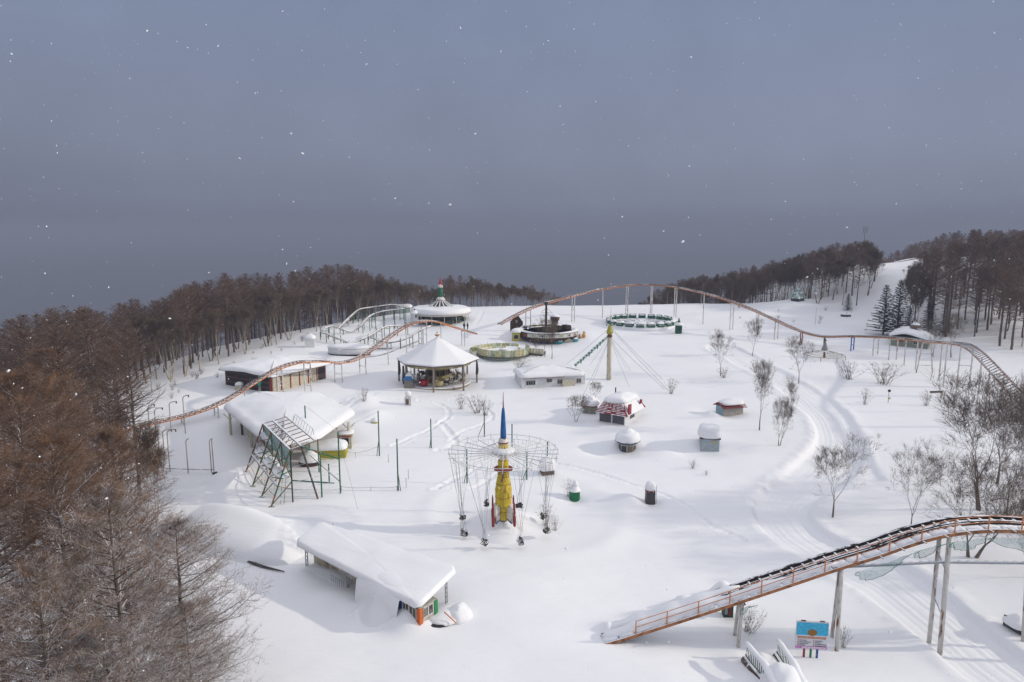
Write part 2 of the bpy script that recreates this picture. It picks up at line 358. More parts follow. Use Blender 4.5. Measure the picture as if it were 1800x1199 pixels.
def subdiv(pts, L_):
    q = []
    for i in range(len(pts)):
        a, b = pts[i], pts[(i+1) % len(pts)]; k = max(1, int(math.hypot(b[0]-a[0], b[1]-a[1])/L_))
        q += [(a[0]+(b[0]-a[0])*j/k, a[1]+(b[1]-a[1])*j/k) for j in range(k)]
    return q
def cap(mb, poly, z, h, over=.15, dome=.3, sm=2, L_=.6, rough=.06, edge=None, seed=0, sag=.0, keep=False):
    """a thick cushion of snow over a polygon, with a rounded overhanging rim; z a number or function of x, y"""
    zf = z if callable(z) else (lambda x, y: z)
    area = sum(poly[i][0]*poly[(i+1) % len(poly)][1]-poly[(i+1) % len(poly)][0]*poly[i][1] for i in range(len(poly)))
    if area < 0: poly = poly[::-1]
    p = subdiv(chaikin(poly, sm), L_); cx = sum(a for a, b in p)/len(p); cy = sum(b for a, b in p)/len(p); n = len(p)
    mr = sum(math.hypot(a-cx, b-cy) for a, b in p)/n; rin = min(math.hypot(a-cx, b-cy) for a, b in p); e = min(edge or h*1.1, rin*.55)
    prof = [(-.6*e, 0.0), (over*.5-.02, -.02-sag*.5), (over, .10*h-sag)]
    for k in range(1, 7):
        a = k/6*PI/2; prof.append((over-e*(1-math.cos(a)), .1*h+.9*h*math.sin(a)))
    nrm = []
    for i in range(n):
        ax, ay = p[i-2]; bx, by = p[(i+2) % n]; dx, dy = bx-ax, by-ay; l = math.hypot(dx, dy) or 1; nrm.append((dy/l, -dx/l))
    m0 = len(mb.v); rings = 0; ph = seed*1.7
    def put(x, y, zx, zy, zz):
        nz = rough*(math.sin(x*1.7+ph)+math.sin(y*2.3+x*.9+ph*2)+.6*math.sin(x*4.1-y*3.3+ph))
        mb.v.append((x+nz*.4*(zz > 0), y+nz*.3*(zz > 0), zf(zx, zy)+zz+nz*(0.25 if zz < h*.5 else 1)))
    for off, zz in prof:
        for (a, b), (nx, ny) in zip(p, nrm):
            o2 = min(off, 0); put(a+nx*off, b+ny*off, a+nx*o2, b+ny*o2, zz)
        rings += 1
    last = [(a+nx*prof[-1][0], b+ny*prof[-1][0]) for (a, b), (nx, ny) in zip(p, nrm)]; M = 7
    for i in range(1, M):
        k = 1-i/M
        for a, b in last: put(cx+(a-cx)*k, cy+(b-cy)*k, cx+(a-cx)*k, cy+(b-cy)*k, h+dome*(1-k*k))
        rings += 1
    for i in range(rings-1):
        for j in range(n):
            a = m0+i*n+j; b = m0+i*n+(j+1) % n; mb.f.append((a, b, b+n, a+n))
    c = len(mb.v); mb.v.append((cx, cy, zf(cx, cy)+h+dome))
    for j in range(n): mb.f.append((m0+(rings-1)*n+j, m0+(rings-1)*n+(j+1) % n, c))
    mb.f.append(tuple(m0+j for j in range(n))[::-1])
    return mb
SMOOTH = {'snow_cap', 'snow_mound', 'snow_drift'}
def mk(name, mb, m, parent=None, smooth=None, loc=None):
    me = bpy.data.meshes.new(name); me.from_pydata(mb.v, [], mb.f); me.materials.append(m)
    if smooth or (smooth is None and name in SMOOTH):
        me.polygons.foreach_set('use_smooth', [True]*len(me.polygons))
    me.update(); o = bpy.data.objects.new(name, me); COL.objects.link(o)
    if parent: o.parent = parent
    if loc is not None: o.location = loc
    return o
def tag(o, label=None, cat=None, group=None, kind=None):
    if label: o['label'] = label
    if cat: o['category'] = cat
    if group: o['group'] = group
    if kind: o['kind'] = kind
    return o
def thing(name, label, cat, loc=(0, 0, 0), rz=0.0, group=None):
    o = bpy.data.objects.new(name, None); o.empty_display_size = .3; COL.objects.link(o); o.location = loc; o.rotation_euler = (0, 0, rz)
    return tag(o, label, cat, group)
def dup(root, loc, rz=0.0, scale=None, label=None, group=None):
    r = root.copy(); COL.objects.link(r); r.location = loc; r.rotation_euler = (0, 0, rz)
    if scale is not None: r.scale = scale if hasattr(scale, '__len__') else (scale,)*3
    if label: r['label'] = label
    if group: r['group'] = group
    for ch in KIDS.get(root.name, root.children):
        c = ch.copy(); COL.objects.link(c); c.parent = r
        for g in KIDS.get(ch.name, ch.children):
            d = g.copy(); COL.objects.link(d); d.parent = c
    return r
KIDS = {}
def freeze(root):
    """remember children once: obj.children scans the whole file"""
    KIDS[root.name] = list(root.children)
    for c in KIDS[root.name]: KIDS[c.name] = list(c.children)
def inst(o, parent, loc, rot=(0, 0, 0), m=None):   # another copy of a piece, sharing its mesh
    c = o.copy(); COL.objects.link(c); c.parent = parent; c.location = loc; c.rotation_euler = rot
    return c
def catmull(P_, k=8):
    P_ = [Vector(p) for p in P_]; Q = [P_[0]*2-P_[1]]+P_+[P_[-1]*2-P_[-2]]; o = []
    for i in range(1, len(Q)-2):
        a, b, c, d = Q[i-1:i+3]
        for j in range(k):
            t = j/k; o.append(.5*((2*b)+(c-a)*t+(2*a-5*b+4*c-d)*t*t+(3*b-a-3*c+d)*t**3))
    return o+[P_[-1]]
def resample(pts, step):
    o = [pts[0]]; acc = 0.0
    for a, b in zip(pts[:-1], pts[1:]):
        l = (b-a).length; 
        if l == 0: continue
        t = step-acc
        while t <= l: o.append(a+(b-a)*(t/l)); t += step
        acc = l-(t-step)
    return o
# shared materials
WHITE = mat('white_painted_steel', (.62, .62, .60), .5, .12, rust=.25, streak=1, snow=.25)
CREAMP = mat('cream_painted_steel', (.55, .51, .40), .5, .12, rust=.1, streak=1)
ORANGE = mat('orange_painted_steel', (.55, .215, .075), .55, .2, rust=.25, snow=.35)
ORANGER = mat('orange_handrail_paint', (.60, .22, .07), .5, .15, snow=.1)
BROWN = mat('dark_brown_painted_steel', (.06, .028, .022), .6, .25, snow=.30)
GREEN = mat('green_painted_steel', (.018, .12, .06), .5, .2, rust=.15, snow=.15)
GREENR = mat('weathered_green_and_rust_steel', (.03, .12, .07), .6, .3, rust=.7, snow=.3)
RUSTY = mat('rusty_brown_steel', (.14, .06, .045), .7, .3, snow=.3)
GREYS = mat('grey_galvanised_steel', (.30, .32, .34), .45, .15, snow=.35, metal=.3)
WOOD = mat('weathered_wood', (.20, .155, .10), .8, .3, grain=(1, 1, .3))
DWOOD = mat('dark_wood_planks', (.05, .043, .042), .8, .35, scale=5)
CREAM = mat('cream_wall', (.52, .48, .38), .8, .12)
WWALL = mat('white_wall', (.66, .67, .68), .7, .08, scale=1.5)
GWALL = mat('pale_blue_grey_wall', (.36, .42, .44), .7, .12)
GLASS = mat('dark_window_glass', (.03, .035, .04), .15, .2, bump=0)
REDSH = mat('red_metal_roofing', (.26, .025, .03), .5, .2)
REDT = mat('red_trim_paint', (.24, .04, .04), .6, .2)
YEL = mat('yellow_rocket_paint', (.58, .42, .022), .55, .2, rust=.22, streak=1)
BLUE = mat('blue_rocket_paint', (.02, .115, .33), .55, .2, rust=.08, streak=1)
DRED = mat('dark_red_paint', (.23, .03, .03), .6, .3)
TEAL = mat('teal_paint', (.02, .26, .20), .5, .2)
BLACKM = mat('black_weathered_paint', (.025, .023, .022), .7, .4)
CABLE = mat('grey_steel_cable', (.16, .16, .17), .5, .1, bump=0)
# ------------------------------------------------------------------ trees
class Segs:
    def __init__(s): s.a = []; s.b = []; s.r = []; s.q = []
    def add(s, a, b, ra, rb): s.a.append(tuple(a)); s.b.append(tuple(b)); s.r.append(ra); s.q.append(rb)
def seg_mesh(name, sg, m, n=3):
    A = np.array(sg.a); B = np.array(sg.b); RA = np.array(sg.r); RB = np.array(sg.q)
    D = B-A; D /= np.linalg.norm(D, axis=1)[:, None]+1e-9
    up = np.where(np.abs(D[:, 2:3]) < .9, np.array([[0, 0, 1.]]), np.array([[1., 0, 0]]))
    U = np.cross(D, up); U /= np.linalg.norm(U, axis=1)[:, None]; V = np.cross(D, U)
    vs = []
    for O, RR in ((A, RA), (B, RB)):
        for j in range(n):
            t = 2*PI*j/n+PI/2; vs.append(O+(U*math.cos(t)+V*math.sin(t))*RR[:, None])
    co = np.stack(vs, 1).astype(np.float32); k = len(A)
    fs = np.array([[j, (j+1) % n, (j+1) % n+n, j+n] for j in range(n)])
    q = (fs[None]+(np.arange(k)*2*n)[:, None, None]).reshape(-1).astype(np.int32)
    me = bpy.data.meshes.new(name); me.vertices.add(k*2*n); me.vertices.foreach_set('co', co.ravel())
    nf = len(q)//4; me.loops.add(nf*4); me.loops.foreach_set('vertex_index', q); me.polygons.add(nf)
    me.polygons.foreach_set('loop_start', np.arange(nf, dtype=np.int32)*4); me.update(calc_edges=True); me.materials.append(m)
    return me
def rv(s=1.0): return Vector((random.uniform(-s, s), random.uniform(-s, s), random.uniform(-s, s)))
LARCHB = mat('larch_bark', (.125, .100, .085), .9, .35, scale=6, snow=.12)
LARCHT = mat('larch_twigs', (.145, .092, .066), .9, .45, scale=.5, bump=0, snow=.10)
LARCHN = mat('near_larch_twigs', (.195, .112, .066), .9, .5, scale=.6, bump=0, snow=.22, snowz=.55); LARCHS = mat('frosted_larch_twigs', (.20, .122, .074), .9, .4, scale=.6, bump=0, snow=.36, snowz=.52)
LARCHL = mat('near_larch_limbs', (.09, .066, .05), .9, .35, scale=3, bump=0, snow=.42, snowz=.5)
BIRCHB = mat('pale_birch_bark', (.42, .37, .30), .8, .3, scale=4, snow=.15)
BIRCHT = mat('birch_twigs', (.12, .085, .062), .9, .35, scale=1, bump=0, snow=.15)
GREYB = mat('grey_brown_bark', (.155, .125, .10), .9, .35, scale=5, snow=.22)
GREYT = mat('grey_brown_twigs', (.135, .102, .078), .9, .3, scale=1, bump=0, snow=.12)
SPRB = mat('spruce_bark', (.06, .045, .035), .9, .3); SPRN = mat('spruce_needles', (.018, .045, .038), .8, .5, scale=1.5, bump=0, snow=.17, snowz=.55)

def larch(seed, h=16, nb=46, lv2=7, lv3=0, spread=.24, rt=.012, c0=.2, thick=1.0, stiff=.15):
    random.seed(seed); tr = Segs(); limb = Segs(); tw = Segs(); lean = rv(.02); p = Vector((0, 0, -.6)); pts = [p.copy()]
    ns = 14
    for i in range(1, ns+1):
        z = h*i/ns; pts.append(Vector((lean.x*z+random.uniform(-.05, .05), lean.y*z+random.uniform(-.05, .05), z)))
    def tpos(t): 
        f = t*ns; i = min(ns-1, int(f)); return pts[i].lerp(pts[i+1], f-i)
    def trad(t): return (.0095*h*(1-t)**.9+.012)*thick
    for i in range(ns): tr.add(pts[i], pts[i+1], trad(i/ns), trad((i+1)/ns))
    for i in range(nb):
        t = c0+(1-c0)*((i+random.random())/nb)**.85; t = min(t, .985)
        az = i*2.4+random.uniform(-.5, .5); prof = math.sin(PI*min(1, ((1-t)/(1-c0))**.75*.62))
        L_ = h*spread*(.04+prof)*random.uniform(.65, 1.15)
        if t < c0+.12 and random.random() < .5: L_ *= .5
        d = Vector((math.cos(az), math.sin(az), random.uniform(-.05, .35)+.6*t*t)).normalized()
        p = tpos(t); nseg = 4; r0 = min(trad(t)*.5, .010*L_+.008)*thick; prev = p; lp = [p]
        for j in range(nseg):
            d = (d+Vector((0, 0, random.uniform(-.02, stiff)))+rv(.10)).normalized(); q = prev+d*L_/nseg
            limb.add(prev, q, r0*(1-j/nseg)+rt*.6, r0*(1-(j+1)/nseg)+rt*.6); prev = q; lp.append(q)
        for j in range(lv2):
            u = .12+.88*(j+random.random())/lv2; f = u*nseg; a = min(nseg-1, int(f)); s0 = lp[a].lerp(lp[a+1], f-a)
            dd = (lp[a+1]-lp[a]).normalized(); side = dd.cross(Vector((0, 0, 1))).normalized()*(1 if j % 2 else -1)
            l2 = L_*(.55-.35*u)*random.uniform(.6, 1.2)+.15
            d2 = (dd*.75+side*.8+Vector((0, 0, random.uniform(-.35, .35)))).normalized(); m_ = s0+d2*l2*.5; e = m_+(d2+rv(.35)).normalized()*l2*.5
            tw.add(s0, m_, rt*1.2, rt); tw.add(m_, e, rt, rt*.5)
            for k in range(lv3):
                b0 = s0.lerp(m_, random.random()) if k % 2 else m_.lerp(e, random.random())
                l3 = random.uniform(.22, .6)*(1+.03*L_)
                d3 = (d2*.6+rv(.8)+Vector((0, 0, .1))).normalized(); tw.add(b0, b0+d3*l3, rt*.75, rt*.35)
    return tr, limb, tw
def broad(seed, h=8, trunk=.28, lv=6, spread=.5, twig=3, rt=.01, r0=None, up=.25, multi=1, kink=.22, side=.0):
    """a leafless round-headed tree: forks into thinner and thinner branches that end in a haze of twigs"""
    random.seed(seed); tr = Segs(); limb = Segs(); tw = Segs(); r0 = r0 or h*.020
    def grow(p, d, L_, r, k):
        n = 3
        for j in range(n):
            d = (d+rv(kink*(.35 if k == 0 else 1))+Vector((0, 0, up*.25))).normalized(); q = p+d*L_/n; r1 = r*(1-.10*(j+1)/1.0)
            (tr if k == 0 else limb if k < lv-1 else tw).add(p, q, r, max(r1, rt*.5)); 
            if k >= 2 and random.random() < .6:
                for _ in range(twig):
                    e = (d+rv(.75)).normalized(); l = random.uniform(.3, .8)*h*.09; f_ = q+e*l; tw.add(q, f_, rt*.8, rt*.5); tw.add(f_, f_+(e+rv(.5)).normalized()*l*.6, rt*.5, rt*.3); tw.add(f_, f_+(e+rv(.7)).normalized()*l*.5, rt*.5, rt*.3)
            if k >= 1 and k < lv-2 and random.random() < side:
                grow(q, (d*.6+rv(.8)+Vector((0, 0, .1))).normalized(), L_*.55, r1*.45, max(k+2, lv-2))
            p = q; r = r1
        if k >= lv-1:
            for _ in range(twig+2):
                e = (d+rv(.65)+Vector((0, 0, .1))).normalized(); l = random.uniform(.4, .9)*h*.09; m_ = p+e*l*.5; tw.add(p, m_, rt*.8, rt*.6); tw.add(m_, m_+(e+rv(.5)).normalized()*l*.5, rt*.6, rt*.3)
            return
        nc = 2 if random.random() < .55 else 3
        if k == 0: nc = 3
        a0 = random.uniform(0, 6.28); pr = d.cross(Vector((.3, .2, 1)) if abs(d.z) < .9 else Vector((1, 0, 0))).normalized(); pb = d.cross(pr)
        for c in range(nc):
            a = a0+c*2*PI/nc+random.uniform(-.4, .4); s_ = spread*random.uniform(.6, 1.3)*(1.1 if k == 0 else 1)
            dd = (d*math.cos(s_)+(pr*math.cos(a)+pb*math.sin(a))*math.sin(s_)+Vector((0, 0, up))).normalized()
            grow(p, dd, L_*random.uniform(.62, .88) if k else h*.24*random.uniform(.8, 1.1), r*(.72 if nc == 2 else .62), k+1)
    for i in range(multi):
        a = i*2.3; d = Vector((math.cos(a)*.28, math.sin(a)*.28, 1)).normalized() if multi > 1 else Vector((random.uniform(-.08, .08), random.uniform(-.08, .08), 1)).normalized()
        grow(Vector((math.cos(a)*.1, math.sin(a)*.1, -.4)) if multi > 1 else Vector((0, 0, -.4)), d, h*trunk+.4, r0, 0)
    return tr, limb, tw
def proto_tree(name, label, cat, parts, group=None, n=4):
    """a tree thing made of a trunk and a crown; crowns join their limbs and twigs"""
    t = thing(name, label, cat, (0, 0, -900), 0, group)
    for nm, sg, m in parts:
        o = bpy.data.objects.new(nm, seg_mesh(nm, sg, m, n if nm == 'trunk' else 3)); COL.objects.link(o); o.parent = t
        if nm == 'trunk' : o.data.polygons.foreach_set('use_smooth', [True]*len(o.data.polygons))
    freeze(t); return t
def join(*ss):
    s = Segs()
    for x in ss: s.a += x.a; s.b += x.b; s.r += x.r; s.q += x.q
    return s
def th(sg): return max(p[2] for p in sg.b)
USED = set()
def place_tree(pr, loc, h, rz=None, label=None, group=None, squash=1.0):
    o = PH[pr.name]; s = h/o; rz = random.uniform(0, 6.28) if rz is None else rz
    if pr.name not in USED:
        USED.add(pr.name); r = pr; r.location = loc; r.rotation_euler = (0, 0, rz); r.scale = (s*squash, s*squash, s)
        if label: r['label'] = label
        if group: r['group'] = group
        return r
    return dup(pr, loc, rz, (s*squash, s*squash, s), label, group)
PH = {}
def reg(t, h): PH[t.name] = h; return t
LFAR = []
for i in range(4):
    tr, lb, tw = larch(20+i, 16, 62, 13, 0, .20+.03*(i % 2), .018, .33+.05*(i % 2), 1.3)
    LFAR.append(reg(proto_tree('larch_tree', 'bare brown larch with a slim straight trunk standing in the wood at the edge of the snowfield', 'tree', [('trunk', tr, LARCHB), ('crown', join(lb, tw), LARCHT)]), 16))
BFAR = []
for i in range(3):
    tr, lb, tw = broad(40+i, 12, .26, 6, .24, 3, .020, .17, .42, 1+i % 2, .14)
    BFAR.append(reg(proto_tree('birch_tree', 'pale barked leafless birch standing among the dark larches', 'tree', [('trunk', tr, BIRCHB), ('limb', lb, BIRCHB), ('crown', tw, BIRCHT)]), max(th(tr), th(lb), th(tw))))
WFAR = []
for i in range(3):
    tr, lb, tw = broad(60+i, 12, .22, 6, .30, 4, .020, .16, .40, 2, .16)
    WFAR.append(reg(proto_tree('ash_tree', 'leafless grey brown tree with a broad twiggy crown in the wood behind the snowfield', 'tree', [('trunk', tr, GREYB), ('crown', join(lb, tw), GREYT)]), max(th(tr), th(lb), th(tw))))
SKYL = [(-400, 600), (0, 572), (60, 555), (110, 545), (130, 528), (200, 540), (250, 522), (300, 517), (350, 492), (400, 482), (480, 478), (550, 464), (620, 458), (660, 480), (700, 488), (740, 500), (765, 503), (785, 486), (830, 484), (870, 494), (920, 498), (960, 508), (985, 522), (1000, 548), (1050, 552), (1100, 542), (1130, 522), (1160, 506), (1190, 490), (1220, 478), (1250, 485), (1290, 465), (1340, 462), (1380, 448), (1420, 440), (1480, 424), (1525, 420), (1540, 450), (1600, 452), (1650, 425), (1700, 405), (1750, 400), (1800, 406), (2300, 380)]
SKX = [a for a, b in SKYL]; SKY_ = [b for a, b in SKYL]
random.seed(99)
placed = {}
def far_enough(x, y, r):
    cx, cy = int(x//6), int(y//6)
    for i in (-1, 0, 1):
        for j in (-1, 0, 1):
            for (a, b) in placed.get((cx+i, cy+j), ()):
                if (a-x)**2+(b-y)**2 < r*r: return False
    placed.setdefault((cx, cy), []).append((x, y)); return True
def outside1(x, y): return _s(outside, x, y)
NT = dict(l=0, b=0, w=0)
def plant(x, y, kind, hr, rmin, sky_pad=0, lab=None, grp=None, force=False):
    zt = gz(x, y); px, py = proj((x, y, zt))
    if px < -120 or px > 1900: return
    top = P(CX, float(np.interp(px, SKX, SKY_))+random.uniform(-3, 12)+sky_pad, y).z
    h = min(random.uniform(*hr), top-zt)
    if h < 4.5 or proj((x, y, zt+h))[1] > 1199: return
    if not far_enough(x, y, rmin): return
    pr = random.choice(dict(l=LFAR, b=BFAR, w=WFAR)[kind]); NT[kind] += 1
    if NT[kind] > 296: return
    place_tree(pr, (x, y, zt-.2), h, None, lab, grp, random.uniform(.85, 1.2)*(1 if h > 9 else 1.35))
# left wood: beyond the plateau edge on the left and behind the crest
LG = dict(l='larch wood on the left slope', b='birches at the left edge of the snowfield', w='leafless trees on the left slope')
LL = dict(l='bare brown larch with a slim trunk in the dense wood left of the snowfield', b='pale barked leafless birch at the front edge of the left wood', w='leafless grey brown broad tree in the dense wood left of the snowfield')
for k in range(9000):
    s = random.random(); 
    x = random.uniform(-150, -5); y = random.uniform(60, 232)
    o = outside1(x, y)
    if o < 1.0 or o > 60: continue
    if y > 180 and x > -52 and o < 3: continue
    kind = 'b' if o < 9 and random.random() < .42 else ('w' if random.random() < .22 else 'l')
    dens = 5.0 if o < 12 else 6.2
    plant(x, y, kind, (15, 21) if kind == 'l' else (10, 15), dens*(.7 if o < 14 else .9), 0, LL[kind], LG[kind])
n_left = dict(NT)
# behind the crest
for k in range(900):
    x = random.uniform(-58, 75); y = random.uniform(203, 226)
    px = CX+FPX*x/y
    if px < 560 or 990 < px < 1085: continue
    kind = random.choice('wwbl'); plant(x, y, kind, (9, 17), 3.6, 0, {'w': 'leafless grey brown tree just behind the snowy crest', 'b': 'pale stemmed leafless birch just behind the snowy crest', 'l': 'bare brown larch just behind the snowy crest'}[kind], 'trees behind the snowy crest')
# right wood on the hill
FR = [(1085, 208), (1200, 206), (1300, 208), (1400, 207), (1425, 199), (1445, 193), (1500, 190), (1541, 197), (1542, 320), (1594, 320), (1595, 168), (1650, 158), (1720, 150), (1800, 139), (1950, 126)]
FX = [a for a, b in FR]; FY = [b for a, b in FR]
RL = dict(l='bare brown larch with a tall slim trunk in the wood on the right hill', b='pale stemmed leafless birch in the wood on the right hill', w='leafless grey brown tree in the wood on the right hill')
RG = dict(l='larch wood on the right hill', b='birches on the right hill', w='leafless trees on the right hill')
for k in range(9000):
    y = random.uniform(140, 262); px = random.uniform(1085, 1870); x = (px-CX)/FPX*(y*.988+3.5)
    f = float(np.interp(px, FX, FY))
    if 1537 < px < 1598: continue
    if y < f or y > f+62: continue
    kind = 'l' if random.random() < .62 else ('b' if random.random() < .25 else 'w')
    if px < 1400 and kind == 'l' and random.random() < .6: kind = 'w'
    plant(x, y, kind, (13, 19) if kind == 'l' else (10, 15), 3.3 if y < f+22 else 4.6, 0, RL[kind], RG[kind])
print('trees', n_left, NT)

# the rest of the woods, ranks that only show between and above the counted trees: one mass each
def wood_mass(name, label, pts, seeds=(501, 502, 503), rt=.034, h0=15):
    pv, pq = [], []
    for sd in seeds:
        tr, lb, tw = larch(sd, h0, 40, 7, 0, .20, rt, .22, 1.4); me = seg_mesh('x', join(tr, lb, tw), LARCHT); n = len(me.vertices); co = np.empty(n*3, np.float32); me.vertices.foreach_get('co', co)
        lv = np.empty(len(me.loops), np.int32); me.loops.foreach_get('vertex_index', lv); pv.append(co.reshape(-1, 3)); pq.append(lv); bpy.data.meshes.remove(me)
    V, Q, off = [], [], 0
    for i, (x, y, z, h) in enumerate(pts):
        v = pv[i % 3]; a = i*1.7; s = h/h0; c_, s_ = math.cos(a)*s, math.sin(a)*s
        V.append(np.stack([v[:, 0]*c_-v[:, 1]*s_+x, v[:, 0]*s_+v[:, 1]*c_+y, v[:, 2]*s+z], 1)); Q.append(pq[i % 3]+off); off += len(v)
    V = np.concatenate(V).astype(np.float32); Q = np.concatenate(Q); me = bpy.data.meshes.new(name); me.vertices.add(len(V)); me.vertices.foreach_set('co', V.ravel()); nf = len(Q)//4
    me.loops.add(len(Q)); me.loops.foreach_set('vertex_index', Q); me.polygons.add(nf); me.polygons.foreach_set('loop_start', np.arange(nf, dtype=np.int32)*4); me.update(calc_edges=True); me.materials.append(LARCHT)
    o = bpy.data.objects.new(name, me); COL.objects.link(o); return tag(o, label, 'wood', None, 'stuff')
random.seed(41); mass_l, mass_r, mass_f = [], [], []
for k in range(6000):
    x = random.uniform(-150, -30); y = random.uniform(60, 225); o = outside1(x, y) if len(mass_l) < 120 else 0
    if 8 < o < 60 and far_enough(x, y, 3.6):
        zt = gz(x, y); px, py = proj((x, y, zt)); top = P(CX, float(np.interp(px, SKX, SKY_))+random.uniform(4, 16), y).z; h = min(random.uniform(14, 20), top-zt)
        if h > 6 and -60 < px < 700: mass_l.append((x, y, zt-.3, h))
    y = random.uniform(140, 275); px = random.uniform(1085, 1860); x = (px-CX)/FPX*(y*.988+3.5); f = float(np.interp(px, FX, FY))
    if len(mass_r) < 150 and f+4 < y < f+75 and not 1537 < px < 1598 and far_enough(x, y, 3.0):
        zt = gz(x, y); top = P(CX, float(np.interp(px, SKX, SKY_))+random.uniform(3, 14), y).z; h = min(random.uniform(14, 20), top-zt)
        if h > 5: mass_r.append((x, y, zt-.3, h))
SKF = ([1540, 1575, 1610, 1650, 1700, 1760, 1850], [462, 436, 424, 408, 402, 402, 404])
for k in range(2500):
    if len(mass_f) > 110: break
    y = random.uniform(290, 345); px = random.uniform(1545, 1850); x = (px-CX)/FPX*(y*.988+3.5); top = P(CX, float(np.interp(px, *SKF))+random.uniform(0, 10), y).z
    if far_enough(x, y, 4.0): mass_f.append((x, y, top-15, 15))
wood_mass('left_wood', 'deep ranks of the brown larch wood on the left slope', mass_l)
wood_mass('right_wood', 'deep ranks of the brown larch wood on the right hill', mass_r)
wood_mass('far_wood', 'misty wood on the farthest ridge behind the ski run', mass_f, rt=.055)

for i, (px, py, ty) in enumerate([(158, 700, 600), (222, 690, 585), (243, 672, 570), (300, 672, 575), (326, 662, 560), (352, 652, 548), (385, 640, 540), (432, 622, 530), (478, 607, 505), (486, 606, 512), (508, 598, 505), (556, 583, 500), (575, 577, 505), (640, 563, 500), (205, 697, 610), (268, 690, 600)]):
    g = G(px, py); place_tree(BFAR[i % 3], g, hz(g, ty), i*1.3, 'pale birch with a fan of bare limbs in the front row of the left wood', 'birches in the front row of the left wood', 1.25)
# ------------------------------------------------------------------ near larches on the left, trees of the park
NEAR = []
for i in range(3):
    tr, lb, tw = larch(80+i, 20, 96, 16, 9, .27, .0115, .12, 1.15, .24)
    NEAR.append(reg(proto_tree('large_larch_tree', 'large brown larch', 'tree', [('trunk', tr, LARCHB), ('limb', lb, LARCHL), ('crown', tw, LARCHS if i == 2 else LARCHN)], n=8), 20))
tops = [  # top pixel x, y, forward distance, what singles it out
    (95, 775, 37, 'large snow dusted brown larch with the tallest crown near the lower left corner'),
    (195, 765, 43, 'large brown larch whose right side overhangs the snow beside the curved poles'),
    (20, 665, 46, 'large brown larch cut by the left edge of the photo, above the corner trees'),
    (95, 668, 56, 'brown larch behind the large corner larches, left of the orange track end'),
    (195, 865, 33, 'snow covered larch low in the lower left corner, in front of the tallest one'),
    (300, 920, 38, 'snowy larch with upswept branches nearest to the long snow covered shed'),
    (60, 1000, 29, 'snow dusted larch at the very bottom left corner of the photo'),
    (330, 1065, 36, 'snow laden larch at the bottom, whose right branches reach over the open snow'),
    (75, 620, 70, 'tall brown larch standing at the left photo edge before the dark wood'),
    (-40, 800, 34, 'larch half outside the left edge of the photo'),
    (190, 1110, 30, 'small snowy larch at the bottom edge between the corner trees'),
    (110, 705, 62, 'brown larch beside the snowy slope left of the orange track end')]
random.seed(5)
for i, (px, py, Y, lab) in enumerate(tops):
    tp = P(px, py, Y); z0 = gz(tp.x, tp.y); h = max(9, min(tp.z-z0, 22)); z0 = tp.z-h
    place_tree(NEAR[2 if i in (4, 5, 6, 7, 10) else i % 2], (tp.x, tp.y, z0), h, i*1.9, lab, 'large larches at the lower left', 1.08 if h > 14 else 1.45)
PARK = []
for i, (sd, ml, sp, tk) in enumerate([(101, 1, .40, .25), (104, 1, .33, .22), (118, 1, .42, .20), (113, 2, .30, .14)]):
    tr, lb, tw = broad(sd, 8, tk, 6, sp*1.0, 2, .0078, .10, .20, ml, .17, .8)
    hh = max(th(tr), th(lb), th(tw)); PARK.append(reg(proto_tree('bare_tree', 'leafless round headed tree', 'tree', [('trunk', tr, GREYB), ('limb', lb, GREYB), ('crown', tw, GREYT)], n=6), hh))
# base px, base py, top py, proto, squash, label
for px, py, ty, k, sq, lab in [
    (1267, 661, 573, 0, 1.0, 'leafless round headed tree left of the top of the groomed road'),
    (1322, 626, 556, 1, .9, 'small leafless tree under the descending coaster track beside the road top'),
    (1404, 674, 583, 0, 1.1, 'leafless tree with a grey crown in front of the red track support'),
    (1335, 756, 624, 1, .8, 'tall leafless tree with a slim trunk right of the small red roofed hut'),
    (1391, 732, 655, 2, .9, 'leafless tree at the road edge, rearmost of the three beside the small red roofed hut'),
    (1369, 783, 690, 3, .8, 'leafless forked tree, foremost of the three beside the small red roofed hut'),
    (1463, 909, 748, 2, 1.15, 'leafless tree with a wide forked crown on the inside of the road bend'),
    (1599, 945, 765, 0, .95, 'leafless tree with a kinked trunk just behind the track crest'),
    (1707, 978, 782, 3, 1.5, 'leafless tree with spreading low limbs whose trunk shows under the track crest'),
    (1722, 897, 640, 1, 1.5, 'biggest leafless tree, with a dense dark crown below the orange curve'),
    (1752, 850, 655, 2, 1.3, 'leafless tree close behind the biggest one, under the orange curve'),
    (1770, 905, 690, 0, .8, 'slim leafless tree between the biggest tree and the right photo edge'),
    (1795, 892, 640, 3, 1.2, 'leafless tree at the right edge of the photo below the orange curve'),
    (1012, 741, 690, 3, 1.3, 'small bushy tree with two stems left of the red shingled hut'),
    (1045, 700, 668, 3, 1.1, 'small bushy tree behind the shed of the red shingled hut'),
    (943, 628, 590, 1, .9, 'small pale tree right of the yellow panelled ring ride'),
    (958, 627, 548, 0, .9, 'tall pale tree in front of the ship ride, by its mast'),
    (970, 631, 562, 1, 1.1, 'pale tree with a fan of branches in front of the white hull band'),
    (1741, 560, 515, 1, 1, 'small tree by the right wood'),
    (1640, 628, 560, 2, 1.2, 'leafless tree beside the grey green building, behind the track supports'),
    (1672, 628, 545, 1, 1.2, 'leafless tree right of the grey green building'),
    (1810, 1015, 905, 2, 1.6, 'leafless tree whose branches enter at the right edge under the track')]:
    if px == 1741: continue
    g = G(px, py); h = max(1.5, hz(g, ty)); place_tree(PARK[k], g, h, px*.37, lab, 'leafless trees standing in the park', sq*.92)
SHR = []
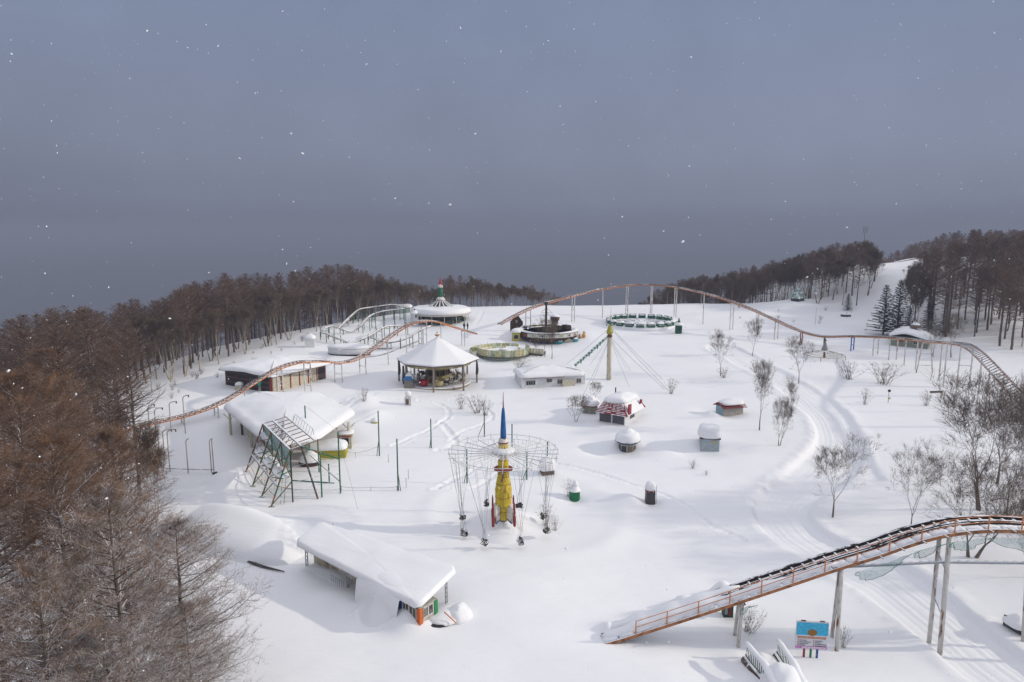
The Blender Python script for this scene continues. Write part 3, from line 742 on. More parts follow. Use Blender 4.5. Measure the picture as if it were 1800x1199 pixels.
for i in range(2):
    random.seed(200+i); tw = Segs(); st = Segs()
    for a in range(26):
        d = (Vector((0, 0, 1))+rv(.55)); d.z = abs(d.z); d.normalize(); p = Vector((random.uniform(-.3, .3), random.uniform(-.3, .3), -.1))
        for j in range(4):
            q = p+d*.42; (st if j < 2 else tw).add(p, q, .014-.003*j, .011-.003*j); d = (d+rv(.25)).normalized()
            if j > 0:
                for _ in range(3): e = (d+rv(.8)).normalized(); tw.add(q, q+e*.35, .006, .003)
            p = q
    t = thing('shrub', 'leafless shrub', 'shrub', (0, 0, -900)); 
    for nm, sg in (('stem', st), ('crown', tw)):
        o = bpy.data.objects.new(nm, seg_mesh(nm, sg, GREYT)); COL.objects.link(o); o.parent = t
    freeze(t); SHR.append(reg(t, 1.7))
for i, (px, py, hp, sq, lab) in enumerate([
    (1490, 666, 30, 1.0, 'leafless shrub right of the net ride with the pointed roof, left of a pair'), (1553, 675, 36, 1.2, 'leafless shrub right of the net ride, larger of the pair'),
    (1520, 711, 28, .5, 'thin sapling in the open snow left of the lamp post'), (1628, 713, 26, .6, 'thin sapling right of the lamp post, left of the dense trees'),
    (1180, 692, 26, .6, 'dry stalks where the right guy cables of the white pole meet the snow'), (810, 719, 26, .6, 'dry shrub in the footprints in front of the carousel'),
    (838, 726, 30, .9, 'row of dry stalks beside the looping footprints'), (853, 730, 26, .7, 'dry stalks at the right end of the looping footprints'),
    (1000, 873, 30, .5, 'thin sapling left of the green bin with the pointed lid'), (960, 925, 36, .6, 'dry stalks behind the hanging swing seats on the right'),
    (975, 932, 25, .6, 'low dry stalks right of the hanging swing seats'), (1482, 1138, 34, .5, 'thin sapling beside the coaster support right of the sign board'),
    (1316, 1112, 44, .8, 'leafless bush behind the snow covered stairs'), (640, 705, 22, .7, 'small dry bush left of the white lantern hut'),
    (1080, 1000, 1, .1, ''), (1328, 655, 22, .7, 'low bush at the foot of the small tree under the track'), (1272, 664, 18, .9, 'low bush round the foot of the tree by the road top'),
    (915, 650, 20, 1.3, 'dry twigs before the yellow panelled ring ride'), (1770, 925, 50, 1.6, 'dark thicket of bare twigs behind the track at the right'),
    (1790, 935, 44, 1.6, 'bare thicket behind the track at the right photo edge'), (1100, 905, 1, 1, ''), (590, 1000, 34, 1.4, 'dry vine hanging under the long snow covered roof')]):
    if not lab: continue
    g = G(px, py); h = hz(g, py-hp); place_tree(SHR[i % 2], g, h, i*1.3, lab, 'dry shrubs in the snow', sq*1.1)
random.seed(31)
for k in range(46):   # stalks that poke through the snow
    if k < 26: px = random.uniform(240, 560); py = 705-(px-240)*.40+random.uniform(-8, 22)
    elif k < 38: px = random.uniform(1290, 1500); py = random.uniform(536, 575)
    else: px = random.uniform(1150, 1700); py = random.uniform(690, 860)
    g = G(px, py); place_tree(SHR[k % 2], g, random.uniform(.5, 1.3), k*1.7, 'few dry stalks poking out of the %s' % ('snow slope along the left wood' if k < 26 else 'snowy hillside below the right wood' if k < 38 else 'open snow beside the groomed road'), 'dry stalks poking out of the snow', .9)
# spruces
def spruce(seed, h=11):
    random.seed(seed); tr = Segs(); nd = MB(); br = Segs(); tr.add((0, 0, -.5), (0, 0, h*.5), h*.014, h*.009); tr.add((0, 0, h*.5), (0, 0, h), h*.009, .02)
    n = 120
    for i in range(n):
        t = (i+.5)/n; z = h*(.07+.92*t); az = i*2.4+random.uniform(-.4, .4); L_ = (h*.27*(1-t)**.85+.15)*random.uniform(.7, 1.15)
        d = Vector((math.cos(az), math.sin(az), -.05+.35*t)); p = Vector((0, 0, z)); k = max(2, int(L_/.28))
        side = Vector((-math.sin(az), math.cos(az), 0))
        for j in range(k):
            q = p+d*L_/k; d = (d+Vector((0, 0, .05-.10*j/k))).normalized(); br.add(p, q, .02, .012)
            w = (.10+.42*(1-abs(j/k-.35)))*(.35+.65*(L_/(h*.27)))
            for s_ in (-1, 1):
                for _ in range(2):
                    a = p.lerp(q, random.random()); e = a+side*s_*w*random.uniform(.6, 1.1)+d*random.uniform(.1, .3)+Vector((0, 0, random.uniform(-.22, -.02))); c = a+d*.2*random.uniform(.6, 1.5)
                    nd.add([a-d*.05, e, c, a+Vector((0, 0, -.1))], [(0, 1, 2), (0, 3, 1)])
            p = q
    t = thing('spruce_tree', 'dark green spruce', 'tree', (0, 0, -900))
    for nm, sg, m in (('trunk', tr, SPRB), ('branch', br, SPRB)):
        o = bpy.data.objects.new(nm, seg_mesh(nm, sg, m, 5)); COL.objects.link(o); o.parent = t
    mk('crown', nd, SPRN, t); freeze(t); return reg(t, h)
SPR = [spruce(300), spruce(301)]
for i, (px, py, ty, sq, lab) in enumerate([(1552, 589, 500, 1.15, 'dark green snowy spruce, left and wider of the twin spruces below the ski run'), (1576, 590, 491, 1.0, 'dark green snowy spruce, taller and right of the twin spruces below the ski run'),
    (1596, 588, 540, 1.2, 'small dark spruce between the twin spruces and the grey green building'), (1632, 583, 520, 1.0, 'dark spruce behind the roof of the grey green building'),
    (1490, 545, 516, 1.2, 'little dark spruce on the hillside under the brown larches'), (1660, 590, 535, 1.0, 'dark spruce at the foot of the right wood')]):
    g = G(px, py); h = hz(g, ty); place_tree(SPR[i % 2], g, h, i*1.1, lab, 'spruces below the right wood', sq)
# ------------------------------------------------------------------ coasters
def frame_at(pts, i):
    d = pts[min(i+1, len(pts)-1)]-pts[max(i-1, 0)]; h = Vector((d.x, d.y, 0)).normalized(); side = Vector((h.y, -h.x, 0))
    return d.normalized(), side          # side points to the right of travel
def offset_line(pts, s, dz, bank=None):
    o = []
    for i, p in enumerate(pts):
        d, side = frame_at(pts, i); b = bank(i/len(pts)) if bank else 0
        o.append(p+side*s*math.cos(b)+Vector((0, 0, dz+s*math.sin(b))))
    return o
def ribbon(mb, line, w, h, side_of):
    m0 = len(mb.v)
    for i, p in enumerate(line):
        s = side_of(i)
        for a, b in ((-w/2, -h/2), (w/2, -h/2), (w/2, h/2), (-w/2, h/2)): mb.v.append(tuple(p+s*a+Vector((0, 0, b))))
    for i in range(len(line)-1):
        for j in range(4): a = m0+i*4+j; b = m0+i*4+(j+1) % 4; mb.f.append((a, b, b+4, a+4))
    mb.f.append((m0, m0+1, m0+2, m0+3)); e = m0+(len(line)-1)*4; mb.f.append((e+3, e+2, e+1, e))
def arc_at_px(pts, px):
    b = min(range(len(pts)), key=lambda i: abs(proj(pts[i])[0]-px)); return b
def local(pts, o): return [p-o for p in pts]
def make_track(name, label, ctrl, gauge, rail_r, m_rail, m_beam, tie_step, bents, m_post, post_r=.11, beam=(.10, .20), bank=None, tie_m=None, cat='coaster track', group=None, snow_top=True, single_beam=False):
    pts = resample(catmull(ctrl, 10), .7); o = pts[0].copy(); t = thing(name, label, cat, o, 0, group)
    for s in (-1, 1):
        mb = MB(); line = local(offset_line(pts, s*gauge/2, .12, bank), o); mb.path(line, rail_r, 6); mk('rail', mb, m_rail, t, True)
        mb = MB(); line = local(offset_line(pts, s*gauge/2, -.10, bank), o); ribbon(mb, line, beam[0], beam[1], lambda i: frame_at(pts, i)[1]); mk('side_beam', mb, m_beam, t)
        if snow_top:
            mb = MB(); random.seed(int(o.x)+s)
            i = 0
            while i < len(pts)-6:
                k = random.randint(3, 12); seg = line[i:i+k]
                if len(seg) > 2 and random.random() < .75: mb.path([q+Vector((0, 0, beam[1]/2+.05)) for q in seg], [.02]+[random.uniform(.05, .085) for _ in seg[2:]]+[.02], 6)
                i += k+random.randint(0, 4)
            if mb.v: mk('snow_ridge', mb, SNOW, t, True)
    ties = resample(pts, tie_step); tm = None; nt_ = 0; far = MB()
    for i, p in enumerate(ties):
        d, side = frame_at(ties, i); b = bank(i/len(ties)) if bank else 0; sd_ = side*math.cos(b)+Vector((0, 0, math.sin(b)))
        if mpp(p) < .062 and nt_ < 280:
            if tm is None:
                mb = MB().beam((-gauge*.62, 0, 0), (gauge*.62, 0, 0), .13, .09); tm = mk('crosstie', mb, tie_m or m_rail, t); c = tm
            else: c = tm.copy(); COL.objects.link(c)
            c.location = p-o+Vector((0, 0, .02)); up = sd_.cross(d).normalized(); M = Matrix((sd_, up.cross(sd_), up)).transposed(); c.rotation_euler = M.to_euler(); nt_ += 1
        else: far.beam(p-o-sd_*gauge*.6+Vector((0, 0, .02)), p-o+sd_*gauge*.6+Vector((0, 0, .02)), .13, .09)
    if far.v: tag(mk('crosstie_row', far, tie_m or m_rail, t), kind='stuff')
    for bt in bents:
        px, half, style = bt[:3]; m = bt[3] if len(bt) > 3 else m_post
        i = arc_at_px(pts, px); p = pts[i]; d, side = frame_at(pts, i); mb = MB(); spread = bt[4] if len(bt) > 4 else .0; L_ = []
        for s in (-1, 1):
            if style == 'one' and s > 0: continue
            off = 0 if style == 'one' else s*half
            tp = p+side*off-Vector((0, 0, .2)); fx, fy = tp.x+side.x*s*spread, tp.y+side.y*s*spread; zt = gz(fx, fy)-.4
            L_.append((tp-o, Vector((fx, fy, zt))-o)); mb.tube(L_[-1][1], L_[-1][0], post_r, post_r, 8)
        if style != 'one':
            a, b = L_; H_ = a[0].z-a[1].z; mb.beam(a[0]-Vector((0, 0, .1)), b[0]-Vector((0, 0, .1)), .14, .16)
            if style == 'two': 
                for u in ([.5] if H_ < 5 else [.35, .7]): mb.tube(a[0].lerp(a[1], u), b[0].lerp(b[1], u), .06, .06, 6)
            if style == 'x' and H_ > 1.5: mb.tube(a[0].lerp(a[1], .3), b[0].lerp(b[1], .55), .05, .05, 6)
        mk('support', mb, m, t, None)
    return t, pts, o
def PP(l): return [P(a, b, d) for a, b, d in l]
RUSTW = mat('rust_streaked_white_post', (.60, .58, .54), .6, .12, scale=2, rust=.35, streak=1, snow=.2)
make_track('coaster_track', 'orange coaster track rising past the brown building and over the carousel, on pale posts',
    PP([(170, 770, 90), (215, 757, 92), (260, 745, 94.5), (330, 729, 98), (385, 709, 101), (430, 683, 104), (480, 652, 107), (510, 640, 109.5), (535, 635.5, 112), (570, 635, 116), (600, 637, 121), (630, 629, 126), (665, 606, 131), (700, 581, 136), (725, 568, 139), (750, 563.5, 142), (775, 567, 145), (805, 577, 149), (838, 587, 152)]),
    1.15, .06, BROWN, ORANGE, .8, [(322, .7, 'two'), (380, .8, 'two'), (433, .7, 'one'), (488, .75, 'two'), (542, .75, 'two'), (593, .75, 'two'), (639, .75, 'two'), (682, .7, 'one'), (714, .7, 'one'), (747, .8, 'two'), (776, .6, 'one'), (812, .6, 'two')], WHITE, .11)
pts_red = (1412, .75, 'two', DRED); pts_gr = (1452, .85, 'two', GREEN); pts_bl = (1497, .85, 'two', mat('blue_painted_steel', (.02, .10, .42), .5, .15))
make_track('coaster_track', 'long orange coaster track arching over the crest and curving down to the right photo edge',
    PP([(878, 570, 158), (905, 555, 161), (940, 539, 166), (1000, 522, 175), (1060, 508, 181), (1100, 502, 184), (1130, 500.5, 185), (1165, 502, 182), (1200, 507, 178), (1240, 516, 171), (1280, 528, 166), (1320, 543, 160), (1360, 561, 156), (1395, 577, 152), (1420, 586, 150), (1450, 591.5, 148), (1500, 591, 145), (1560, 593, 139), (1610, 598, 131), (1650, 601.5, 124), (1685, 604, 117), (1705, 610, 111), (1725, 626, 104), (1750, 652, 97), (1775, 679, 91), (1800, 705, 85), (1840, 748, 77)]),
    1.25, .06, BROWN, ORANGE, 1.0, [(928, .8, 'two'), (1007, .5, 'x'), (1061, .3, 'one'), (1104, .5, 'x'), (1145, .5, 'x'), (1190, .5, 'x'), (1238, .4, 'one'), (1287, .5, 'x'), (1334, .5, 'two'), (1367, .7, 'two'), pts_red, pts_gr, pts_bl,
     (1540, .85, 'two'), (1571, .9, 'two', RUSTW), (1592, .9, 'one', RUSTW), (1612, .9, 'one', RUSTW), (1632, .8, 'two', RUSTW, .8), (1657, .8, 'one', RUSTW), (1678, 1.1, 'two'), (1700, .9, 'two'), (1726, .9, 'one'), (1752, .9, 'two')], WHITE, .12, beam=(.10, .20), bank=lambda u: -.0 if u < .72 else -.55*min(1, (u-.72)/.12))
# the near lift hill
Y0 = 46.4
lift = [(1060, 1137), (1092, 1128), (1190, 1097), (1304, 1060), (1400, 1028), (1480, 1001), (1541, 982.5), (1602, 961), (1661, 945), (1726, 937), (1791, 937), (1870, 944), (1960, 962), (2060, 985)]
lp = resample(catmull([P(a, b, Y0-.2)+Vector((0, .42, .28)) for a, b in lift], 10), .5); lo = lp[0].copy()
LT = thing('lift_hill', 'snow covered coaster lift hill rising from the snow to a crest at the right, with orange handrails', 'coaster track', lo)
Yb = lambda dy, pts=None: [p+Vector((0, dy, 0))-lo for p in lp]
yax = lambda i: Vector((0, 1, 0))
IRONB = mat('dark_track_iron', (.030, .018, .016), .6, .3, snow=.18)
GREYB2 = mat('grey_walkway_steel', (.30, .28, .27), .6, .2, snow=.6, rust=.2)
mb = MB(); 
for dy in (.60, 1.40): ribbon(mb, [q+Vector((0, 0, .12)) for q in Yb(dy)], .12, .16, yax)
mk('rail', mb, IRONB, LT)
for dy, m, nm in ((1.0, IRONB, 'chain_trough'), (.42, IRONB, 'side_beam'), (1.56, IRONB, 'side_beam')):
    mb = MB(); ribbon(mb, [q+Vector((0, 0, -.02)) for q in Yb(dy)], .22 if nm == 'chain_trough' else .10, .14 if nm == 'chain_trough' else .34, yax); mk(nm, mb, m, LT)
mb = MB(); ribbon(mb, [q+Vector((0, 0, -.16)) for q in Yb(-.42)], .12, .26, yax); mk('side_beam', mb, mat('rust_orange_beam', (.40, .17, .07), .6, .3, rust=.5, snow=.3), LT)
mb = MB(); ribbon(mb, [q+Vector((0, 0, -.16)) for q in Yb(.9)], .5, .1, yax); mk('lower_beam', mb, GREYB2, LT)
proto = None
for i, p in enumerate(resample(lp, .42)):
    if i % 2 == 0 and i < 160 or proto is None:
        if proto is None: proto = mk('crosstie', MB().beam((0, .42, 0), (0, 1.56, 0), .17, .10), IRONB, LT); c = proto
        else: c = proto.copy(); COL.objects.link(c)
        c.location = p-lo+Vector((0, 0, .02))
# walkway planks with snow
pl = resample(lp, 1.25); proto = None; random.seed(3)
for i in range(1, len(pl)):
    a, b = pl[i-1]-lo, pl[i]-lo
    if proto is None: proto = mk('walkway_plank', MB().box((0, 0, 0), (1.16, .70, .06)), GREYB2, LT); c = proto
    else: c = proto.copy(); COL.objects.link(c)
    d = b-a; c.location = (a+b)/2+Vector((0, 0, -.05)); c.rotation_euler = (0, -math.atan2(d.z, d.x), 0)
    if random.random() < .9 and i < 26 or random.random() < .55:
        mb = MB(); n_ = 7; wd = random.uniform(.18, .30) if i > 22 else .36
        mb.path([Vector((-.62+1.24*j/n_, random.uniform(-.05, .05), .03)) for j in range(n_+1)], [.05]+[wd*random.uniform(.85, 1.1) for _ in range(n_-1)]+[.05], 8)
        for k, v in enumerate(mb.v): mb.v[k] = (v[0], v[1], v[2]*.45+.02)
        q = mk('snow_ridge', mb, SNOW, LT, True); q.location = c.location; q.rotation_euler = c.rotation_euler
# outriggers that stick out past the beam
for i, p in enumerate(resample(lp, 1.6)):
    if p.x < 26: continue
    q = mk('outrigger', MB().beam((0, .1, 0), (.25, -.8, -.06), .09, .07), GREYB2, LT); q.location = p-lo-Vector((0, 0, .0))
# handrails
def handrail(dy, zs, x0, step, nm):
    line = [q for q in Yb(dy) if q.x+lo.x > x0]
    for z in zs: mk('handrail', MB().path([q+Vector((0, 0, z)) for q in line], .028, 5), ORANGER, LT)
    l2 = resample([Vector(q) for q in line], step); pr = None
    for q in l2:
        if pr is None: pr = mk('handrail_post', MB().box((0, 0, .45), (.065, .065, 1.1)), ORANGER, LT); c = pr
        else: c = pr.copy(); COL.objects.link(c)
        c.location = q
handrail(-.42, (.98, .52), 9.0, 2.4, 'near')
# snow heaped over the low end
mb = MB(); 
for (xa, xb, w, hh, dy) in ((5.8, 16.5, .62, .36, .25), (5.8, 17.5, .55, .34, 1.1), (15.5, 20.5, .42, .24, .1), (19.5, 24, .3, .16, .0)):
    ln = [q+Vector((0, dy, .12)) for q in Yb(0) if xa < q.x+lo.x < xb]; n_ = len(ln); m0 = len(mb.v)
    mb.path(ln, [max(.05, w*math.sin(PI*min(1, (j+.3)/n_*1.05))**.4*(1+.15*math.sin(j*1.3))) for j in range(n_)], 10)
    for k in range(m0, len(mb.v)):
        v = mb.v[k]; c = min(ln, key=lambda q: abs(q.x-v[0])); mb.v[k] = (v[0], v[1], c.z+(v[2]-c.z)*hh/w)
mk('snow_drift', mb, SNOW, LT, True)
# supports
for px, pyb, pyt, r in [(1290, 1116, 1066, .13), (1297, 1137, 1062, .14), (1462, 1120, 1008, .13), (1471, 1144, 1002, .15), (1633, 1130, 950, .155), (1652, 1150, 946, .175), (1818, 1150, 930, .17), (1800, 1128, 940, .155)]:
    g = G(px, pyb) if px != 1290 else G(1291, 1116)
    xt = P(px, pyt, g.y); top_y = Y0-.75 if r in (.15, .16, .19) and False else g.y
    i = min(range(len(lp)), key=lambda k: abs(lp[k].x-g.x)); tz = lp[i].z-.25
    ty = Y0+1.1 if r in (.13, .155) or (px == 1800) else Y0-.15
    mk('support', MB().tube(Vector((g.x, g.y, g.z-.5))-lo, Vector((g.x+.15, ty, tz))-lo, r, r*.95, 12), RUSTW, LT, True)
for (xa, pb), (xb, pf), us in (((1462, 1120), (1471, 1144), (.95, .45)), ((1633, 1130), (1652, 1150), (.80, .42)), ((1290, 1116), (1297, 1137), (.9,))):
    ga, gb = G(xa, pb), G(xb, pf)
    def leg(g_, dy, u): i = min(range(len(lp)), key=lambda k: abs(lp[k].x-g_.x)); return Vector((g_.x, g_.y, g_.z)).lerp(Vector((g_.x+.15, Y0+dy, lp[i].z-.25)), u)-lo
    for u in us: mk('brace', MB().tube(leg(ga, 1.1, u), leg(gb, -.15, u-.10), .055, .055, 6), GREYS, LT)
# cable tray along the posts
tray = thing('cable_tray', 'long pale cable tray with snow blobs running level between the track supports', 'cable tray', (22, 46.3, 5.9))
mk('tray', MB().beam((1.2, 0, .15), (9.0, 0, .55), .16, .12).beam((9.0, 0, .55), (26, 0, .35), .16, .12).beam((1.2, 0, .15), (-16.5, 0, -6.15), .0001, .0001), GREYS, tray)
mb = MB(); random.seed(8)
for i in range(34): 
    x = 1.5+i*.68; z = .15+.4*min(1, (x-1.2)/7.8)-(.2*(x-9)/17 if x > 9 else 0); mb.path([(x-.2, 0, z+.07), (x-.08, 0, z+.10), (x+.12, 0, z+.09), (x+.22, 0, z+.06)], [.02, .07, .06, .02], 6)
tag(mk('snow_blobs', mb, SNOW, tray, True), kind='stuff')
# sagging safety nets
NETM = bpy.data.materials.new('green_netting'); NETM.use_nodes = True; n = NETM.node_tree.nodes; k = NETM.node_tree.links
b = n['Principled BSDF']; b.inputs['Base Color'].default_value = (.16, .36, .34, 1); b.inputs['Roughness'].default_value = .9
uvn = n.new('ShaderNodeTexCoord'); mpn = n.new('ShaderNodeMapping'); mpn.inputs['Rotation'].default_value = (0, R(45), 0); k.new(uvn.outputs['Object'], mpn.inputs[0])
sx = n.new('ShaderNodeSeparateXYZ'); k.new(mpn.outputs[0], sx.inputs[0]); last = None
for ax in ('X', 'Z'):
    m1 = n.new('ShaderNodeMath'); m1.operation = 'MULTIPLY'; m1.inputs[1].default_value = 22; k.new(sx.outputs[ax], m1.inputs[0])
    m2 = n.new('ShaderNodeMath'); m2.operation = 'FRACT'; k.new(m1.outputs[0], m2.inputs[0])
    m3 = n.new('ShaderNodeMath'); m3.operation = 'LESS_THAN'; m3.inputs[1].default_value = .20; k.new(m2.outputs[0], m3.inputs[0])
    if last: mx_ = n.new('ShaderNodeMath'); mx_.operation = 'MAXIMUM'; k.new(last.outputs[0], mx_.inputs[0]); k.new(m3.outputs[0], mx_.inputs[1]); k.new(mx_.outputs[0], b.inputs['Alpha'])
    last = m3
for i, (xa, xb, sag, lab) in enumerate([(24.6, 28.4, 1.5, 'green safety net sagging under the lift hill, left of the tall support pair'), (28.7, 30.9, 1.1, 'small green safety net sagging just left of the tall support pair'), (31.2, 34.0, 1.15, 'small green safety net sagging right of the tall support pair'), (33.6, 44.0, 1.5, 'widest green safety net under the crest at the right photo edge'), (16.6, 17.6, .8, 'scrap of green net hanging at the low support pair')]):
    i0 = min(range(len(lp)), key=lambda k_: abs(lp[k_].x-xa)); i1 = min(range(len(lp)), key=lambda k_: abs(lp[k_].x-xb)); A = lp[i0]; B_ = lp[i1]
    t = thing('safety_net', lab, 'net', (A.x, Y0-1.0, A.z-.3), 0, 'green nets under the lift hill'); mb = MB(); N = 16; M_ = 6; m0 = 0
    for a in range(N+1):
        u = a/N; top = lp[int(i0+(i1-i0)*u)]
        for c in range(M_+1):
            v = c/M_; sg = sag*(4*u*(1-u))**.85*v*(1+.04*math.sin(u*9+i)); mb.v.append((top.x-A.x, .9*math.sin(v*2.2)*(4*u*(1-u))**.5+.02*math.sin(a*1.7+c), top.z-A.z-sg))
    for a in range(N):
        for c in range(M_): q = a*(M_+1)+c; mb.f.append((q, q+1, q+M_+2, q+M_+1))
    mk('net', mb, NETM, t, True)
    mk('rope', MB().path([Vector(mb.v[a*(M_+1)+M_]) for a in range(N+1)], .018, 4), GREEN, t)
# orange dip line on the far hill
fp = catmull(PP([(1545, 458, 262), (1556, 459, 264), (1566, 463, 266), (1580, 463, 268), (1600, 459, 272), (1630, 452, 277), (1650, 443, 282), (1680, 437, 290)]), 6)
t = thing('coaster_track', 'thin brown track dipping across the top of the ski run on the far hill', 'coaster track', fp[0])
for s in (-.5, .5): mk('rail', MB().path([p-fp[0]+Vector((0, s, .5)) for p in fp], .16, 5), mat('far_brown_rail', (.16, .075, .05), .7, .2), t)
mk('support', MB().add([], []).path([Vector((6, 0, -3)), Vector((6, 0, .4))], .1, 5).path([Vector((16, 5, -3)), Vector((16, 5, 1))], .1, 5), WHITE, t)

# ---- small green coaster
KW = mat('grey_brown_rail', (.17, .10, .07), .6, .3, snow=.35)
tracks = [
    [(560, 610, 158), (575, 598, 161), (590, 582, 165), (605, 567, 170), (620, 553, 174), (632, 544, 176), (650, 541, 178), (670, 538, 179), (690, 536, 180), (703, 538, 180), (708, 542, 178)],
    [(712, 543, 170), (690, 545, 170), (670, 548, 169), (655, 553, 168), (645, 560, 166), (635, 571, 164), (622, 582, 163), (612, 583, 162), (600, 579, 161), (588, 574, 160), (578, 574, 159), (570, 579, 157), (571, 585, 154), (585, 591, 152), (605, 599, 150), (620, 605, 149), (640, 609, 148), (658, 612, 147), (690, 612, 147)],
    [(618, 603, 151), (630, 599, 152), (642, 594, 153), (655, 587, 155), (668, 579, 157), (680, 574, 159), (695, 573, 161), (712, 572, 162), (735, 570, 163)],
    [(652, 592, 151), (662, 596, 150), (672, 601, 149), (690, 602, 148), (712, 596, 148), (735, 582, 150), (760, 572, 152)]]
for i, (tr_, lab) in enumerate(zip(tracks, ['snowy lift track of the small coaster climbing beside the dark wood', 'snowy looping track of the small green coaster with a sharp left turn', 'middle snowy track of the small green coaster rising to the right', 'lower snowy track of the small green coaster beside the orange one'])):
    pr = PP(tr_); pts = resample(catmull(pr, 8), .8); o = pts[0].copy(); t = thing('small_coaster', lab, 'coaster track', o, 0, 'tracks of the small green coaster')
    for s in (-.45, .45): mk('rail', MB().path(local(offset_line(pts, s, 0), o), .085, 5), KW, t)
    mb = MB(); ln = local(offset_line(pts, 0, .08), o)
    random.seed(i); mb.path(ln, [random.uniform(.07, .19) for _ in ln], 6); mk('snow_ridge', mb, SNOW, t, True)
    far = MB()
    for q_i, q in enumerate(resample(pts, 1.4)):
        d, side = frame_at(pts, min(len(pts)-1, int(q_i*1.4/.8))); far.beam(q-o-side*.6, q-o+side*.6, .10, .08)
    tag(mk('crosstie_row', far, KW, t), kind='stuff')
    st = resample(pts, 2.7)
    for j, q in enumerate(st):
        d, side = frame_at(st, j); zg = gz(q.x, q.y); H_ = q.z-zg
        if H_ < .5: continue
        mb = MB()
        for s in (-.9, .9): mb.tube(q+side*s-o-Vector((0, 0, H_+.4)), q+side*s-o-Vector((0, 0, -.1 if j % 3 else -.5)), .085, .085, 6)
        for u in (.12, .55, .9) if H_ > 3 else (.2,): mb.tube(q-side*.9-o-Vector((0, 0, H_*u)), q+side*.9-o-Vector((0, 0, H_*u)), .055, .055, 5)
        mk('support', mb, GREEN, t)
# ------------------------------------------------------------------ rocket swing ride
g = G(885, 918); SW = thing('swing_ride', 'yellow and blue rocket tower swing ride with a white spoked ring and hanging seats', 'swing ride', g)
def hh(py): return P(CX, py, g.y).z-g.z
zR = hh(797)
mk('body', MB().lathe([(.50, hh(912)), (.52, hh(911)), (.54, hh(890)), (.60, hh(889)), (.60, hh(888)), (.80, hh(886.5)), (.82, hh(885)), (.83, hh(862)), (.86, hh(861)), (.86, hh(859)), (.82, hh(858)), (.62, hh(838)), (.60, hh(837))], 32), YEL, SW, True)
for py_, r_s in ((898, .56), (872, .845), (859.5, .845), (849, .75), (832, .58), (818, .55)): mk('seam', MB().lathe([(r_s-.05, hh(py_)), (r_s, hh(py_)), (r_s, hh(py_-.6)), (r_s-.05, hh(py_-.6))], 28), mat('dark_yellow_seam', (.16, .11, .02), .7, .3), SW)
mk('upper_body', MB().lathe([(.60, hh(837)), (.54, hh(829)), (.53, hh(812)), (.50, hh(806))], 28), YEL, SW, True)
mk('platform_disc', MB().lathe([(.55, hh(826)), (.95, hh(825)), (.95, hh(822.5)), (.55, hh(821.5))], 28), DRED, SW)
mk('collar', MB().lathe([(.50, hh(806)), (.58, hh(803)), (.55, hh(798)), (.62, hh(794))], 28), mat('white_rocket_paint', (.7, .68, .64), .5, .1, rust=.35), SW, True)
mk('hub', MB().lathe([(.5, zR-.1), (.95, zR), (1.05, zR+.2), (.8, zR+.35), (.48, zR+.45)], 28), WHITE, SW, True)
mk('snow_cap', MB().lathe([(.5, zR+.2), (1.0, zR+.16), (1.18, zR+.3), (1.0, zR+.48), (.65, zR+.6), (.5, zR+.62)], 28), SNOW, SW)
mk('yellow_band', MB().lathe([(.47, zR+.4), (.5, zR+.5), (.5, hh(781)), (.46, hh(780))], 28), YEL, SW, True)
mk('nose_collar', MB().lathe([(.46, hh(780)), (.50, hh(778)), (.48, hh(774)), (.36, hh(770))], 28), mat('white_rocket_paint', ()), SW, True)
mk('collar_band', MB().lathe([(.46, hh(779)), (.52, hh(778.3)), (.52, hh(776.8)), (.46, hh(776))], 28), DRED, SW)
mk('nose_cone', MB().lathe([(.30, hh(770)), (.29, hh(760)), (.20, hh(730)), (.13, hh(718)), (.05, hh(716))], 24), BLUE, SW, True)
mk('antenna', MB().lathe([(.07, hh(717)), (.05, hh(706)), (.035, hh(700)), (.03, hh(690))], 8), mat('red_blue_antenna', (.30, .06, .12), .5, .5, scale=4), SW, True)
mk('snow_cap', MB().lathe([(4.6, -2.2), (3.1, -1.1), (2.2, -.62), (1.5, -.38), (.9, -.1), (.45, hh(915))], 28), SNOW, SW); mk('base', MB().lathe([(.42, -.8), (.36, hh(911))], 16), mat('dark_cone_inner', (.08, .08, .09), .6, .4), SW)
for k in range(4):
    a = PI/4+k*PI/2+.05; d = Vector((math.cos(a), math.sin(a), 0)); s = Vector((-d.y, d.x, 0))*.035
    f = [(d*.50, hh(909)), (d*1.40, hh(915)), (d*1.40, hh(893)), (d*.56, hh(877))]
    mb = MB(); vs = [(p+s+Vector((0, 0, z))) for p, z in f]+[(p-s+Vector((0, 0, z))) for p, z in f]
    mb.add(vs, [(0, 1, 2, 3), (7, 6, 5, 4)]+[(i, i+4, (i+1) % 4+4, (i+1) % 4) for i in range(4)]); mk('fin', mb, mat('white_rocket_paint', ()), SW)
    mk('fin_booster', MB().lathe([(.03, hh(919)), (.14, hh(917)), (.16, hh(903)), (.08, hh(898)), (.11, hh(895)), (.08, hh(882)), (.03, hh(877))], 10, d*1.5), DRED, SW, True)
    mk('foot', MB().beam(d*.5+Vector((0, 0, hh(910))), d*1.15+Vector((0, 0, hh(915))), .12, .1), BLUE, SW)
Rr = 5.42; NS = 24
mk('outer_ring', MB().path([(Rr*math.cos(2*PI*i/48), Rr*math.sin(2*PI*i/48), zR+.32) for i in range(49)], .032, 6), WHITE, SW, True)
mk('lower_ring', MB().path([((Rr-.35)*math.cos(2*PI*i/48), (Rr-.35)*math.sin(2*PI*i/48), zR-.06) for i in range(49)], .022, 6), WHITE, SW, True)
pr = {}
random.seed(12); SEATM = mat('dark_worn_seat', (.05, .045, .04), .7, .3, snow=.3)
